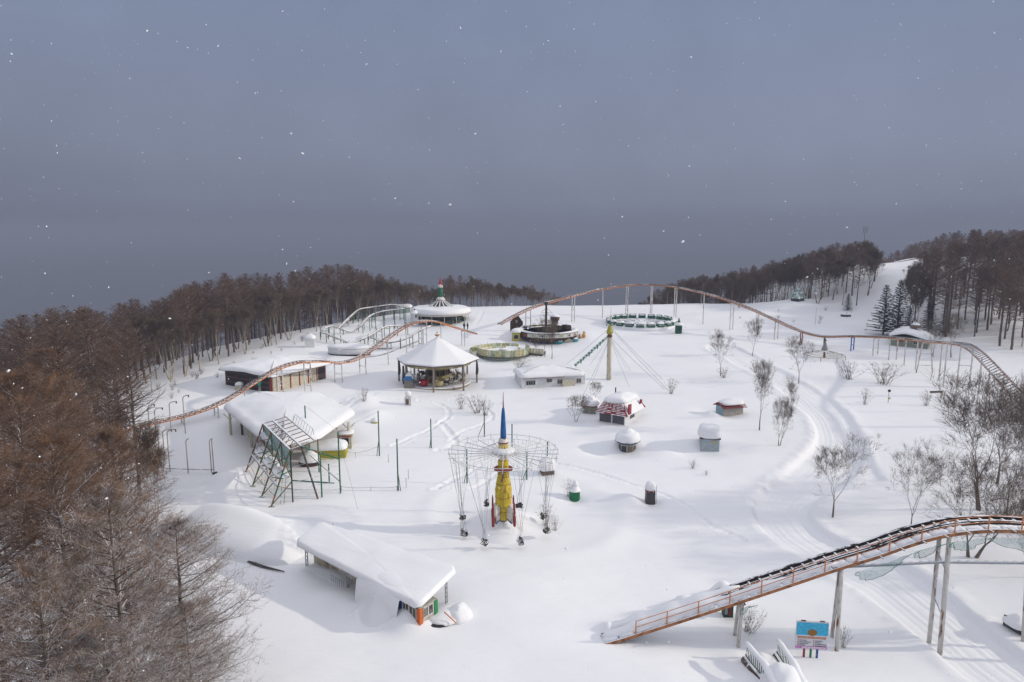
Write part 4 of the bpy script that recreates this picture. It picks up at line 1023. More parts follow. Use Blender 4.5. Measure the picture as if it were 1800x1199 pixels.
for k in range(NS):
    a = 2*PI*k/NS; rot = (0, 0, a)
    if not pr:
        pr['spoke'] = mk('spoke', MB().beam((.8, 0, zR+.02), (Rr+.1, 0, zR-.08), .06, .07), WHITE, SW)
        pr['tie_rod'] = mk('tie_rod', MB().beam((.75, 0, zR+1.0), (2.6, 0, zR+.1), .03, .03), WHITE, SW)
        pr['ring_post'] = mk('ring_post', MB().beam((Rr-.02, 0, zR-.1), (Rr-.02, 0, zR+.5), .05, .05).beam((Rr*.72, 0, zR-.08), (Rr*.72, 0, zR+.3), .035, .035).beam((Rr*.72, 0, zR+.3), (Rr, 0, zR+.42), .03, .03), WHITE, SW)
        sm = MB().box((0, 0, 0), (.42, .38, .05)).box((0, .18, .22), (.42, .05, .42)).box((-.2, 0, .15), (.04, .36, .05)).box((.2, 0, .15), (.04, .36, .05)).box((0, -.2, .18), (.4, .04, .04))
        pr['seat'] = mk('seat', sm, SEATM, SW); 
    else:
        for nm in ('spoke', 'tie_rod', 'ring_post'): inst(pr[nm], SW, (0, 0, 0), rot)
        inst(pr['seat'], SW, (0, 0, 0))
seats = [o for o in bpy.data.objects if o.parent == SW and o.name.startswith('seat')]
for b in range(8):
    ks = [3*b+i for i in range(3)]; am = 2*PI*(ks[1])/NS+.13; rb = Rr-.9+random.uniform(-.3, .3)
    zbot = max(.25, .45+random.uniform(-.2, .5)); tx, ty = rb*math.cos(am), rb*math.sin(am); tz = gz(g.x+tx, g.y+ty)-g.z+.35+random.uniform(0, .35)
    for j, k in enumerate(ks):
        a = 2*PI*k/NS; s = seats[k]; s.location = (tx+random.uniform(-.18, .18), ty+random.uniform(-.18, .18), tz+random.uniform(-.1, .3)); s.rotation_euler = (random.uniform(-.9, .9), random.uniform(-.7, .7), random.uniform(0, 6))
        kn = Vector(s.location)+Vector((0, 0, 1.25)); mb = MB()
        for dx in (-.16, .16):
            c, s_ = math.cos(a+dx*.35), math.sin(a+dx*.35); r_ = Rr-(.05 if dx > 0 else .6)
            mb.tube((r_*c, r_*s_, zR-.08), kn+Vector((dx*.3, 0, 0)), .010, .010, 4); mb.tube(kn+Vector((dx*.3, 0, 0)), Vector(s.location)+Vector((dx, .1, .2)), .010, .010, 4)
        mk('hanging_cable', mb, CABLE, SW)
mk('front_cable', MB().path([(0, -.86, hh(800)), (.0, -.9, 2.0), (0, -2.1, .5)], .016, 4), CABLE, SW)

# ------------------------------------------------------------------ carousel
c = G(770, 672); c = Vector((c.x, c.y, c.z)); CA = thing('carousel', 'carousel under a big eight sided snow covered roof on posts', 'carousel', c)
Rc = 7.35; ze = P(770, 645, c.y-Rc).z-c.z; zt_ = P(770, 592, c.y).z-c.z
oct_ = [(Rc*math.cos(-PI/2+k*PI/4), Rc*math.sin(-PI/2+k*PI/4)) for k in range(8)]
mb = MB(); mb.add([(x, y, ze-.05) for x, y in oct_]+[(x*.97, y*.97, ze-.28) for x, y in oct_]+[(0, 0, zt_-.25)], [(i, (i+1) % 8, 16) for i in range(8)]+[(i, i+8, (i+1) % 8+8, (i+1) % 8) for i in range(8)]+[tuple(range(15, 7, -1))])
mk('roof', mb, mat('grey_roof_boards', (.16, .14, .12), .8, .2), CA)
mb = MB(); M_ = 14; Nn = 64; prof = [(1.0, 0.0)]
def octr(t, soft):   # radius of the octagon towards angle t
    k = (t+PI/2+PI/8) % (PI/4)-PI/8; k2 = PI/8-abs(k); return math.cos(PI/8)/math.cos(k2)*1.0 if False else math.cos(PI/8)/math.cos(((t+PI/2) % (PI/4))-PI/8)
rings = [(.985, -.02), (1.012, .06), (1.015, .16), (1.0, .27), (.97, .33)]+[(.97-.97*j/12, None) for j in range(1, 13)]
for f, dz in rings:
    for j in range(Nn):
        t = 2*PI*j/Nn; r = Rc*octr(t, 0)*max(f, .004); z = ze+(dz if dz is not None else .33+(zt_-ze-.33)*((.97-f)/.97)**1.12+.10*math.sin(PI*f)); mb.v.append((r*math.cos(t), r*math.sin(t), z+.02*math.sin(3*t+f*9)))
for i in range(len(rings)-1):
    for j in range(Nn): a = i*Nn+j; b = i*Nn+(j+1) % Nn; mb.f.append((a, b, b+Nn, a+Nn))
sc_ = mk('snow_cap', mb, SNOW, CA)
mk('finial', MB().lathe([(.05, zt_-.1), (.12, zt_+.1), (.42, zt_+.25), (.5, zt_+.5), (.3, zt_+.55), (.08, zt_+.6), (.14, zt_+.8), (.02, zt_+1.0)], 16), mat('orange_finial', (.38, .19, .06), .6, .2, snow=.4), CA)
p0 = mk('post', MB().tube((0, 0, -.6), (0, 0, ze-.1), .17, .15, 10), mat('grey_brown_post', (.24, .20, .17), .8, .25, snow=.3), CA); p0.location = (oct_[0][0]*.96, oct_[0][1]*.96, 0)
for k in range(1, 8): inst(p0, CA, (oct_[k][0]*.96, oct_[k][1]*.96, 0))
GOLD = mat('cream_gold_panel', (.40, .34, .17), .6, .3); DPAN = mat('dark_scene_panel', (.045, .028, .018), .5, .6, scale=2.5)
mk('platform', MB().lathe([(5.9, -.3), (6.0, .1), (5.8, .22), (0.0, .24)], 40), mat('carousel_deck', (.26, .22, .16), .7, .3, snow=.5), CA)
mk('drum', MB().lathe([(2.3, .2), (2.3, 1.3), (2.05, 1.4), (2.05, 2.7), (2.5, 2.9), (2.6, ze-.35)], 12), GOLD, CA)
p0 = None
for k in range(12):
    a = 2*PI*k/12
    if p0 is None: p0 = mk('picture_panel', MB().box((2.14, 0, 2.05), (.05, .86, .95)), DPAN, CA); p1 = mk('lower_panel', MB().box((2.36, 0, .75), (.05, .9, .7)), mat('brown_gold_panel', (.15, .10, .05), .6, .4), CA)
    else: inst(p0, CA, (0, 0, 0), (0, 0, a)); inst(p1, CA, (0, 0, 0), (0, 0, a))
p0 = None
for k in range(24):
    a = 2*PI*(k+.5)/24
    if p0 is None: p0 = mk('rounding_board', MB().box((6.0, 0, ze-.5), (.08, 1.5, .5)), GOLD, CA); p0.rotation_euler = (0, 0, a)
    else: inst(p0, CA, (0, 0, 0), (0, 0, a))
def horse_mb():
    m = MB()
    m.path([(-.62, 0, .92), (-.5, 0, 1.0), (-.2, 0, .97), (.15, 0, .98), (.42, 0, 1.08), (.58, 0, 1.3), (.66, 0, 1.5)], [.10, .22, .24, .23, .20, .13, .10], 8)
    m.path([(.58, 0, 1.55), (.72, 0, 1.52), (.95, 0, 1.32)], [.07, .12, .06], 7)
    for x, y, kx in ((.38, .12, .25), (.38, -.12, .45), (-.5, .12, -.15), (-.5, -.12, -.35)): m.path([(x, y, .9), (x+kx*.6, y, .6), (x+kx*.3, y, .35)], [.10, .06, .04], 6)
    m.path([(-.62, 0, 1.05), (-.85, 0, .95), (-.92, 0, .6)], [.06, .08, .03], 5); m.box((.64, .05, 1.68), (.05, .03, .12)).box((.64, -.05, 1.68), (.05, .03, .12)); return m
hm = {}; cols = [('cream_horse', (.55, .50, .42)), ('brown_horse', (.12, .06, .035)), ('grey_horse', (.30, .29, .28)), ('black_horse', (.035, .03, .03))]
HM = horse_mb(); base_h = None; polem = MB().tube((0, 0, .24), (0, 0, ze-.3), .03, .03, 6); random.seed(4); PP0 = None
for ri, (rr, n_) in enumerate(((4.9, 16), (3.6, 11))):
    for k in range(n_):
        if ri == 0 and k in (11, 12, 7): continue
        a = 2*PI*(k+.3*ri)/n_; nm, cc = cols[(k*3+ri) % 4]
        if nm not in hm: hm[nm] = mk('horse', HM, mat(nm, cc, .5, .15), CA, True); o = hm[nm]
        else: o = inst(hm[nm], CA, (0, 0, 0))
        o.location = (rr*math.cos(a), rr*math.sin(a), random.uniform(-.15, .25)); o.rotation_euler = (0, 0, a+PI/2)
        q = mk('pole', polem, mat('brass_pole', (.36, .28, .12), .4, .2), CA) if PP0 is None else inst(PP0, CA, (0, 0, 0)); PP0 = PP0 or q; q.location = (rr*math.cos(a), rr*math.sin(a), 0)
for a, m in ((-PI/2-.45, mat('red_carriage', (.33, .02, .03), .5, .2)), (-PI/2+.15, GOLD)):
    x, y = 4.7*math.cos(a), 4.7*math.sin(a); mb = MB().lathe([(.35, .3), (.75, .5), (.85, 1.0), (.80, 1.35), (.72, 1.35), (.7, .9), (.3, .6)], 16, (x, y, 0)); mk('carriage', mb, m, CA, True)
# tied up tarpaulins at the posts
TARP = mat('dark_folded_tarpaulin', (.06, .055, .055), .8, .3, snow=.2)
for k, off in ((0, .1), (1, .1), (7, .1), (2, .3), (6, .2), (7, .8)):
    x, y = oct_[k][0]*.93-(off if k > 4 else -off)*.8, oct_[k][1]*.93
    mk('tarpaulin', MB().path([(x, y, ze-.3), (x+.05, y, 2.2), (x-.03, y, 1.5), (x, y, .7 if k in (0, 1, 7) else 1.4)], [.16, .26, .22, .10], 8), TARP, CA, True)

# ------------------------------------------------------------------ yellow panelled ring ride
c = G(884, 634); r_ = 5.55; c = Vector((c.x, c.y+r_*.8, gz(c.x, c.y+r_*.8)-.2)); RG_ = thing('ring_ride', 'round tilted ride with a wall of yellow, green and white panels', 'fairground ride', c)
mk('pedestal', MB().lathe([(4.9, -.8), (4.9, .35)], 40), mat('pale_green_pedestal', (.36, .42, .34), .7, .15), RG_)
mk('deck', MB().lathe([(5.2, .3), (5.65, .42), (5.65, .58), (0, .6)], 48), mat('dark_deck_edge', (.10, .09, .09), .6, .2), RG_)
pcol = [mat('yellow_panel', (.52, .49, .24), .6, .25, snow=.3), mat('green_white_panel', (.38, .45, .28), .6, .4, scale=1.6, snow=.3), mat('white_green_panel', (.55, .56, .44), .6, .2), mat('cream_panel', (.52, .46, .30), .6, .2)]
N = 34
for k in range(N):
    a = 2*PI*k/N; m = pcol[[0, 1, 2, 1, 3, 0, 2, 1][k % 8]]
    if .5 < a < .75: continue
    mk('wall_panel', MB().arcwall(5.5, .6, 2.0 if math.sin(a) < .4 else 1.8, a+.01, a+2*PI/N-.01, .09, 2, .12), m, RG_)
    if k % 2 == 0: mk('panel_post', MB().beam((5.62*math.cos(a), 5.62*math.sin(a), .6), (5.68*math.cos(a), 5.68*math.sin(a), 2.05), .09, .09), pcol[0], RG_)
for k in range(22):
    a = 2*PI*k/22
    if .3 < a < 1.2: continue
    mk('inner_panel', MB().arcwall(3.7, .6, 1.5, a, a+2*PI/22-.02, .08, 2), pcol[(k*3) % 4], RG_)
mb = MB().lathe([(5.35, .55), (5.3, 1.05), (4.9, 1.25), (4.2, 1.2), (3.85, 1.05)], 48); mk('snow_drift', mb, SNOW, RG_, True)
mb = MB(); cap(mb, [(3.3*math.cos(t*.5), 3.3*math.sin(t*.5)) for t in range(12)], .7, .25, 0, .35, 1, .7, .10); mk('snow_cap', mb, SNOW, RG_)
mk('centre_post', MB().lathe([(.5, .6), (.4, 1.3), (.9, 1.4), (.2, 1.7), (.05, 2.2)], 12), pcol[0], RG_)
for k in range(9): a = .95+k*.2; mk('outer_panel', MB().arcwall(7.1, .4, 1.5, a+PI*.27, a+PI*.27+.19, .08, 2), pcol[k % 2*1], RG_)
mk('ramp', MB().prism([(5.3, -.6), (8.2, -1.9), (9.0, .6), (5.3, 1.8)], .1, .9), mat('dark_deck_edge', ()), RG_)
mb = MB(); cap(mb, [(5.4, -.5), (8.1, -1.7), (8.9, .5), (5.4, 1.7)], .9, .35, .05, .1, 1, .5); mk('snow_cap', mb, SNOW, RG_)
for k in range(5): x = 5.7+k*.62; mk('ramp_panel', MB().box((x, -.8-(x-5.6)*.44, 1.2), (.58, .08, 1.1), -.42), pcol[3 if k % 2 else 2], RG_)
# ticket booth
def booth(name, lab, px, py, w, d, h, rz, wm, snow_h, snow_over=.15, win=True, wcol=None, cat='kiosk', roof=None):
    g = G(px, py); t = thing(name, lab, cat, g+Vector((0, d/2, 0)), rz)
    mk('wall', MB().box((0, 0, h/2-.3), (w, d, h+.6)), wm, t)
    if win:
        wd = mk('window', MB().box((0, -d/2-.012, h*.55), (w*.6, .03, h*.5)), GLASS, t); mk('frame', MB().beam((-w*.31, -d/2-.03, h*.3), (w*.31, -d/2-.03, h*.3), .05, .05).beam((-w*.31, -d/2-.03, h*.8), (w*.31, -d/2-.03, h*.8), .05, .05).beam((-w*.31, -d/2-.03, h*.3), (-w*.31, -d/2-.03, h*.8), .05, .05).beam((w*.31, -d/2-.03, h*.3), (w*.31, -d/2-.03, h*.8), .05, .05), wcol or WHITE, wd)
    mk('roof', MB().box((0, 0, h+.06), (w+.3, d+.3, .12)), roof or wm, t)
    mb = MB(); q = [(-w/2-.1, -d/2-.1), (w/2+.1, -d/2-.1), (w/2+.1, d/2+.1), (-w/2-.1, d/2+.1)]; cap(mb, q, h+.12, snow_h, snow_over, snow_h*.35, 2, .3, .03); mk('snow_cap', mb, SNOW, t)
    return t
booth('ticket_booth', 'small yellow ticket booth with a dark window and a snow cap beside the ring ride', 907, 600, 1.7, 1.4, 1.9, .1, mat('yellow_booth_paint', (.45, .40, .06), .6, .15), .75)

# ------------------------------------------------------------------ ship ride
c = G(965, 606); rs = 7.1; c = Vector((c.x, c.y+rs*.85, gz(c.x, c.y-rs*.6)-.1)); SH = thing('ship_ride', 'dark ship shaped round ride with a mast and a white hull band', 'fairground ride', c)
mk('base_wall', MB().lathe([(5.2, -1.5), (5.4, 1.0)], 40), mat('dark_blue_base', (.02, .04, .12), .6, .4), SH)
mk('hull', MB().lathe([(5.4, .6), (6.3, 1.0), (7.0, 1.7), (7.05, 1.85)], 48, sx=1.02), mat('dark_hull_boards', (.06, .035, .025), .8, .4, scale=4), SH)
HB = mat('white_hull_band', (.58, .58, .54), .7, .15)
for k in range(40):
    a = 2*PI*k/40+.01; front = math.sin(a) < .1
    mk('hull_panel', MB().arcwall(7.08, 1.85, 2.75, a, a+2*PI/40-.015, .1, 1, .05), HB if (math.cos(a) > -.75) else mat('brown_hull_panel', (.13, .07, .04), .8, .3), SH)
    if front and k % 2 == 0:
        am = a+PI/40; col = [mat('hull_emblem_red', (.35, .08, .05), .6, .2), mat('hull_emblem_green', (.25, .35, .06), .6, .2), mat('hull_emblem_dark', (.05, .06, .09), .6, .2)][(k//2) % 3]
        mk('emblem', MB().add([(7.2*math.cos(am+x/7), 7.2*math.sin(am+x/7), 2.3+z) for x, z in ((-.26, .22), (.26, .22), (.2, -.1), (0, -.26), (-.2, -.1))], [(0, 4, 3, 2, 1)]), col, SH)
mk('rim', MB().lathe([(7.2, 2.75), (7.25, 2.85), (6.9, 2.87), (6.9, 2.75)], 48), BLACKM, SH)
mb = MB(); Nn = 48; rr_ = [(7.2, 2.86), (7.25, 3.0), (7.0, 3.12), (6.5, 3.05), (5.9, 2.8), (5.5, 2.55), (4.5, 2.45), (2, 2.6), (.01, 2.65)]
for r0, z0 in rr_:
    for j in range(Nn): t = 2*PI*j/Nn; mb.v.append((r0*math.cos(t), r0*math.sin(t), z0+.12*math.sin(3*t+r0)*math.sin(r0*1.7)*(r0 < 7)))
for i in range(len(rr_)-1):
    for j in range(Nn): a = i*Nn+j; b = i*Nn+(j+1) % Nn; mb.f.append((a, b, b+Nn, a+Nn))
mk('snow_cap', mb, SNOW, SH)
for k in range(24):
    a = .35+k*(PI-.7)/24; mk('inner_wall_panel', MB().arcwall(6.2, 2.4, 3.3, a, a+.1, .1, 1), mat('brown_hull_panel', ()) if k % 3 else mat('hull_emblem_green', ()), SH)
hz_ = lambda py: P(CX, py, c.y).z-c.z
mk('mast', MB().lathe([(.28, 2.4), (.26, hz_(545)), (.24, hz_(540)), (.20, hz_(535))], 12, (-.4, 0, 0)), BLACKM, SH, True)
mk('crows_nest', MB().lathe([(.2, hz_(538)), (.42, hz_(534)), (.55, hz_(530.5)), (.5, hz_(530))], 14, (-.4, 0, 0)), mat('dark_green_nest', (.03, .04, .03), .7, .3, snow=.4), SH)
mk('mast_tip', MB().tube((-.4, 0, hz_(531)), (-.4, 0, hz_(519)), .05, .03, 6), BLACKM, SH)
mk('rigging', MB().beam((-.4, 0, hz_(541)), (-1.5, .2, hz_(549)), .06).beam((-.4, 0, hz_(541)), (.9, .2, hz_(549)), .06).beam((-1.7, .2, hz_(550)), (1.2, .2, hz_(550)), .05).beam((-.4, 0, hz_(546)), (.4, -.6, hz_(555)), .05), BLACKM, SH)
mk('cabin', MB().lathe([(.8, 2.6), (.8, 4.6), (1.05, 4.7), (1.15, 5.5), (1.15, 5.6)], 10, (1.9, 3.2, 0)), mat('dark_brown_cabin', (.09, .055, .035), .8, .35), SH)
for k in range(6): a = -PI/2-1.2+k*.48; mk('cabin_window', MB().box((1.9+.82*math.cos(a), 3.2+.82*math.sin(a), 3.8), (.06, .28, .9), a), mat('pale_cabin_window', (.30, .30, .26), .5, .2), SH)
mb = MB(); cap(mb, [(1.9+1.15*math.cos(t*.6), 3.2+1.15*math.sin(t*.6)) for t in range(10)], 5.6, .4, .1, .3, 1, .4, .02); mk('snow_cap', mb, SNOW, SH)
for x, y, w in ((3.6, 2.4, 1.4), (5.0, 1.8, 1.2), (2.8, 1.2, 1.0)):
    mk('deck_house', MB().box((x, y, 3.2), (w, .9, 1.1), .3), mat('dark_brown_cabin', ()), SH); mb = MB(); cap(mb, [(x-w/2, y-.5), (x+w/2, y-.5), (x+w/2, y+.5), (x-w/2, y+.5)], 3.75, .3, .12, .1, 2, .3, .02); mk('snow_cap', mb, SNOW, SH)
# entrance front left of the ship
g = G(908, 586); t = thing('entrance_facade', 'dark stepped gable facade left of the ship ride', 'facade', g+Vector((0, 1.5, 0)))
s_ = 1.55; mk('wall', MB().prism([(0, 0), (1, 0)], 0, 1) if False else MB().add([(x*s_, y, z*s_*1.15) for y in (0, .35) for x, z in ((-1, 0), (1, 0), (1, 1.5), (.75, 1.7), (.55, 2.0), (.3, 2.3), (-.3, 2.3), (-.55, 2.0), (-.75, 1.7), (-1, 1.5))], [tuple(range(10)), tuple(range(19, 9, -1))]+[(i, i+10, (i+1) % 10+10, (i+1) % 10) for i in range(10)]), mat('dark_hull_boards', ()), t)
mk('emblem', MB().add([(.28*math.cos(a*.6283), -.02, 2.7+.42*math.sin(a*.6283)) for a in range(10)], [tuple(range(9, -1, -1))]), mat('pale_cabin_window', ()), t)
mk('finial', MB().beam((0, .15, 4.1), (0, .15, 4.6), .08).beam((-.2, .15, 4.4), (.2, .15, 4.4), .06), BLACKM, t)
mk('arch', MB().path([(.6+1.5*(1-math.cos(a*PI/8)), -.8, 1.6*math.sin(a*PI/8)) for a in range(9)], .16, 6), WHITE, t)
mk('snow_cap', MB().path([(.6+1.5*(1-math.cos(a*PI/8)), -.8, .12+1.65*math.sin(a*PI/8)) for a in range(1, 8)], [.1, .2, .28, .3, .28, .2, .1], 8), SNOW, t)
for i, (px, py, w, cc, lab) in enumerate([(982, 604, 1.9, (.03, .20, .26), 'teal fairground car half buried in snow in front of the ship ride'), (1012, 600, 1.5, (.06, .28, .32), 'small teal car right of the patterned wedge by the ship ride'),
     (1026, 593, .95, (.60, .26, .03), 'bright orange bear shaped figure in the snow right of the ship ride'), (1019, 595, .7, (.45, .20, .06), 'smaller brown orange figure beside the bright orange bear shaped figure')]):
    g = G(px, py); t = thing('fairground_car' if i < 2 else 'animal_figure', lab, 'fairground car' if i < 2 else 'figure', g, i)
    m = mat('car_paint_%s' % 'abcd'[i], cc, .5, .2, snow=.2)
    if i < 2:
        mk('body', MB().lathe([(.3, -.2), (.9, .0), (1, .45), (.85, .7), (.75, .6)], 14, sx=w*.55, sy=w*.4), m, t, True); mb = MB(); cap(mb, [(.45*w*math.cos(a*.7), .33*w*math.sin(a*.7)) for a in range(9)], .55, .15, 0, .15, 1, .3, .02); mk('snow_cap', mb, SNOW, t)
    else:
        mk('body', MB().ball((0, 0, .4*w), .5*w, 8, 1.1), m, t, True); mk('head', MB().ball((.05, -.1, 1.1*w), .32*w, 8).ball((-.22*w, -.1, 1.4*w), .11*w, 5).ball((.28*w, -.1, 1.4*w), .11*w, 5).ball((0, -.4*w, 1.05*w), .14*w, 5), m, t, True)
g = G(1000, 602); t = thing('patterned_wedge', 'cream patterned wedge shaped stair cheek half buried before the ship ride', 'stair', g); mk('panel', MB().add([(x, y, z) for y in (0, .5) for x, z in ((-1.2, -.1), (1.3, -.1), (1.2, .3), (-.4, 1.1), (-1, .9))], [(0, 1, 2, 3, 4), (9, 8, 7, 6, 5)]+[(i, i+5, (i+1) % 5+5, (i+1) % 5) for i in range(5)]), mat('cream_patterned_panel', (.50, .48, .36), .6, .5, scale=5), t)

# ------------------------------------------------------------------ green tub ride
c = G(1136, 578); rt_ = 8.2; c = Vector((c.x, c.y+rt_*.85, gz(c.x, c.y)-.1)); TB = thing('tub_ride', 'ring of green fairground cars under thick snow near the crest', 'fairground ride', c)
mb = MB().lathe([(9.2, -.6), (8.9, .5), (8.3, .85), (7.2, .9), (6.6, .7), (3, .45), (2.6, .6), (0.01, .95)], 48); mk('snow_cap', mb, SNOW, TB)
GP = mat('green_car_paint', (.015, .10, .06), .5, .2); nc = 20; b0 = None
for k in range(nc):
    a = 2*PI*k/nc+.1
    if b0 is None:
        b0 = mk('car', MB().box((0, 0, .35), (1.95, 1.3, .75), 0, .92).box((0, .45, .9), (1.75, .2, .5)), GP, TB); mb = MB(); cap(mb, [(-.85, -.6), (.85, -.6), (.85, .6), (-.85, .6)], .72, .42, .10, .14, 2, .35, .03); s0 = mk('snow_cap', mb, SNOW, b0); tr0 = mk('trim', MB().box((0, -.66, .42), (1.8, .03, .09)), WHITE, b0)
        o = b0
    else:
        o = inst(b0, TB, (0, 0, 0)); s1 = s0.copy(); COL.objects.link(s1); s1.parent = o; s2 = tr0.copy(); COL.objects.link(s2); s2.parent = o
    o.location = (rt_*math.cos(a), rt_*math.sin(a), .75+(.2 if math.sin(a) > 0 else -.05)); o.rotation_euler = (0, 0, a+PI/2)
k = 0
for a in range(12):
    t_ = 2*PI*a/12; mk('sweep_arm', MB().tube((2.2*math.cos(t_), 2.2*math.sin(t_), .95), (7.4*math.cos(t_), 7.4*math.sin(t_), 1.0), .09, .07, 6), GREYS, TB)
g = G(1194, 587); t = thing('ticket_booth', 'dark green six sided booth with a pointed roof right of the ring of green cars', 'kiosk', g+Vector((0, .8, 0))); mk('wall', MB().lathe([(.85, -.3), (.85, 2.0)], 6), GP, t); mk('roof', MB().lathe([(1.05, 2.0), (.7, 2.35), (.25, 3.0), (.04, 3.8)], 6), GP, t); mk('snow_cap', MB().lathe([(1.1, 2.02), (1.1, 2.2), (.8, 2.5), (.5, 2.68)], 12), SNOW, t)
mk('window', MB().box((.2, -.86, 1.2), (.6, .04, .8), .0), GLASS, t)

# ------------------------------------------------------------------ far ride with the green and red spire
c = G(771, 572); rg = 7.9; c = Vector((c.x, c.y+rg*.75, gz(c.x, c.y)-.1)); SP = thing('spire_ride', 'round ride with a wide snow covered disc roof and a green and red spire', 'fairground ride', c)
hs = lambda py: P(CX, py, c.y).z-c.z
zr = P(771, 556, c.y-rg).z-c.z
mk('roof', MB().lathe([(7.6, zr-.25), (7.9, zr), (7.9, zr+.3), (0, zr+.5)], 48), mat('pale_roof_rim', (.5, .48, .44), .6, .15), SP)
mb = MB(); cap(mb, [(7.75*math.cos(t*.26), 7.75*math.sin(t*.26)) for t in range(24)], zr+.25, 1.25, .15, .35, 1, 1.0, .05, edge=1.0); mk('snow_cap', mb, SNOW, SP)
ztop = hs(527); zb_ = zr+1.4
mk('cone', MB().lathe([(2.6, zb_), (.72, ztop-.1)], 24), mat('dark_cone_inner', (.08, .08, .09), .6, .4), SP)
for k in range(16):
    a = 2*PI*k/16; d = Vector((math.cos(a), math.sin(a), 0)); mk('rib', MB().beam(d*4.0+Vector((0, 0, zb_-.1)), d*.78+Vector((0, 0, ztop)), .22, .14), mat('cream_ribs', (.52, .50, .45), .6, .15, snow=.4), SP)
WRP = mat('white_rocket_paint', ())
for z0, z1, r0, r1, m, nm in ((527, 522, 1.25, .75, WRP, 'collar'), (521.5, 505, .62, .58, mat('spire_green', (.02, .14, .07), .5, .2), 'green_drum'), (505, 500, .72, .45, WRP, 'upper_collar'), (500.5, 487, .44, .05, mat('spire_red', (.38, .03, .035), .5, .15), 'red_spire')):
    mk(nm, MB().lathe([(r0*.9, hs(z0)-.05), (r0, hs(z0)+.1), ((r0+r1)/2, (hs(z0)+hs(z1))/2), (r1, hs(z1))], 18), m, SP, True)
p0 = None
for k in range(14):
    a = 2*PI*k/14
    if p0 is None: p0 = mk('post', MB().tube((0, 0, -.5), (0, 0, zr), .08, .08, 6), WHITE, SP); p0.location = (7.2, 0, 0)
    else: inst(p0, SP, (7.2*math.cos(a), 7.2*math.sin(a), 0))
b0 = None
for k in range(14):
    a = 2*PI*(k+.5)/14
    if b0 is None: b0 = mk('car', MB().box((0, 0, .9), (1.7, 1.2, .9), 0, .8).box((0, .4, 1.6), (1.4, .25, .6)), mat('dark_green_car', (.03, .05, .035), .6, .6), SP); o = b0
    else: o = inst(b0, SP, (0, 0, 0))
    o.location = (6*math.cos(a), 6*math.sin(a), 0); o.rotation_euler = (0, 0, a+PI/2)
mk('drum', MB().lathe([(2.2, 0), (2.2, zr)], 16), mat('dark_cone_inner', ()), SP)
g = G(728, 575); t = thing('white_hut', 'small white hut with a rounded snow cap left of the spire ride', 'hut', g+Vector((0, 1.5, 0))); mk('wall', MB().lathe([(1.0, -.5), (1.0, 3.3)], 8), WWALL, t); mk('window', MB().box((.45, -.93, 2.7), (.35, .05, .7), .35), GLASS, t); mb = MB(); cap(mb, [(1.1*math.cos(a*.7), 1.1*math.sin(a*.7)) for a in range(9)], 3.3, .5, .1, .35, 1, .4, .02); mk('snow_cap', mb, SNOW, t); mk('vent', MB().box((0, 0, 4.3), (.3, .3, .3)), BLACKM, t)
g = G(702, 560); t = thing('white_hut', 'pale hut on stilts with a thick slab of snow behind the small green coaster', 'hut', g+Vector((0, 9, 0))); hq = P(CX, 549, g.y+9).z-g.z; hq2 = P(CX, 540, g.y+9).z-g.z
mk('wall', MB().box((0, 0, (hq+hq2)/2), (3.6, 2.4, hq2-hq)), mat('pale_green_wall', (.45, .50, .45), .7, .1), t)
for x in (-1.6, 1.6):
    for y in (-1.1, 1.1): mk('leg', MB().tube((x, y, -3), (x, y, hq), .1, .1, 6), GREEN, t)
mb = MB(); cap(mb, [(-1.9, -1.3), (1.9, -1.3), (1.9, 1.3), (-1.9, 1.3)], hq2, .75, .3, .1, 2, .4, .03); mk('snow_cap', mb, SNOW, t)
g = G(543, 611); t = thing('white_hut', 'small white windowed hut with a domed snow cap behind the brown building', 'hut', g+Vector((0, .9, 0))); mk('wall', MB().box((0, 0, .8), (2.1, 1.7, 2.0), .2), WWALL, t); mk('window', MB().box((-.45, -.86, 1.1), (.75, .06, .9), .2), GLASS, t); mk('window', MB().box((.95, -.5, 1.25), (.06, .3, .6), .2), GLASS, t); mb = MB(); cap(mb, [(-1.1, -.9), (1.1, -.9), (1.1, .9), (-1.1, .9)], 1.8, .8, .12, .3, 3, .3, .02); mk('snow_cap', mb, SNOW, t)

# ------------------------------------------------------------------ white pole ride with guy cables
g = G(1070, 667); PT = thing('pole_ride', 'tall white pole with a yellow cap, fanned guy cables and a slack green net arm', 'fairground ride', g)
hp = lambda py: P(CX, py, g.y).z-g.z
mk('pole', MB().lathe([(.44, -.5), (.42, hp(592))], 20), CREAMP, PT, True)
mk('cap', MB().lathe([(.55, hp(587)), (.62, hp(585)), (.42, hp(577)), (.22, hp(572)), (.1, hp(570))], 14), mat('yellow_green_cap', (.40, .36, .05), .6, .3), PT)
mk('cap_hub', MB().lathe([(.2, hp(596)), (.55, hp(591)), (.3, hp(587))], 10), RUSTY, PT)
mk('spike', MB().tube((0, 0, hp(571)), (0, 0, hp(558)), .07, .04, 6), mat('dark_green_spike', (.03, .06, .04), .6, .2), PT)
mk('lamp', MB().ball((-.55, -.2, hp(571)), .2, 5), GREYS, PT); mk('lamp', MB().ball((.35, -.2, hp(570.5)), .2, 5), GREYS, PT); mk('spike', MB().tube((.1, 0, hp(571)), (.12, 0, hp(540)), .03, .02, 5), CABLE, PT)
for px, py, hp0 in [(996, 640, 576), (1010, 640, 592), (1040, 675, 594), (1025, 695, 594), (1106, 680, 594), (1108, 651, 592), (1168, 684, 592), (1165, 667, 574), (1178, 690, 576), (1036, 642, 592), (1100, 646, 594)]:
    e = G(px, py)-g; mk('guy_cable', MB().path([(0, 0, hp(hp0)), Vector((e.x*.5, e.y*.5, (hp(hp0)+e.z)*.5-.15)), e], .025, 4), CABLE, PT)
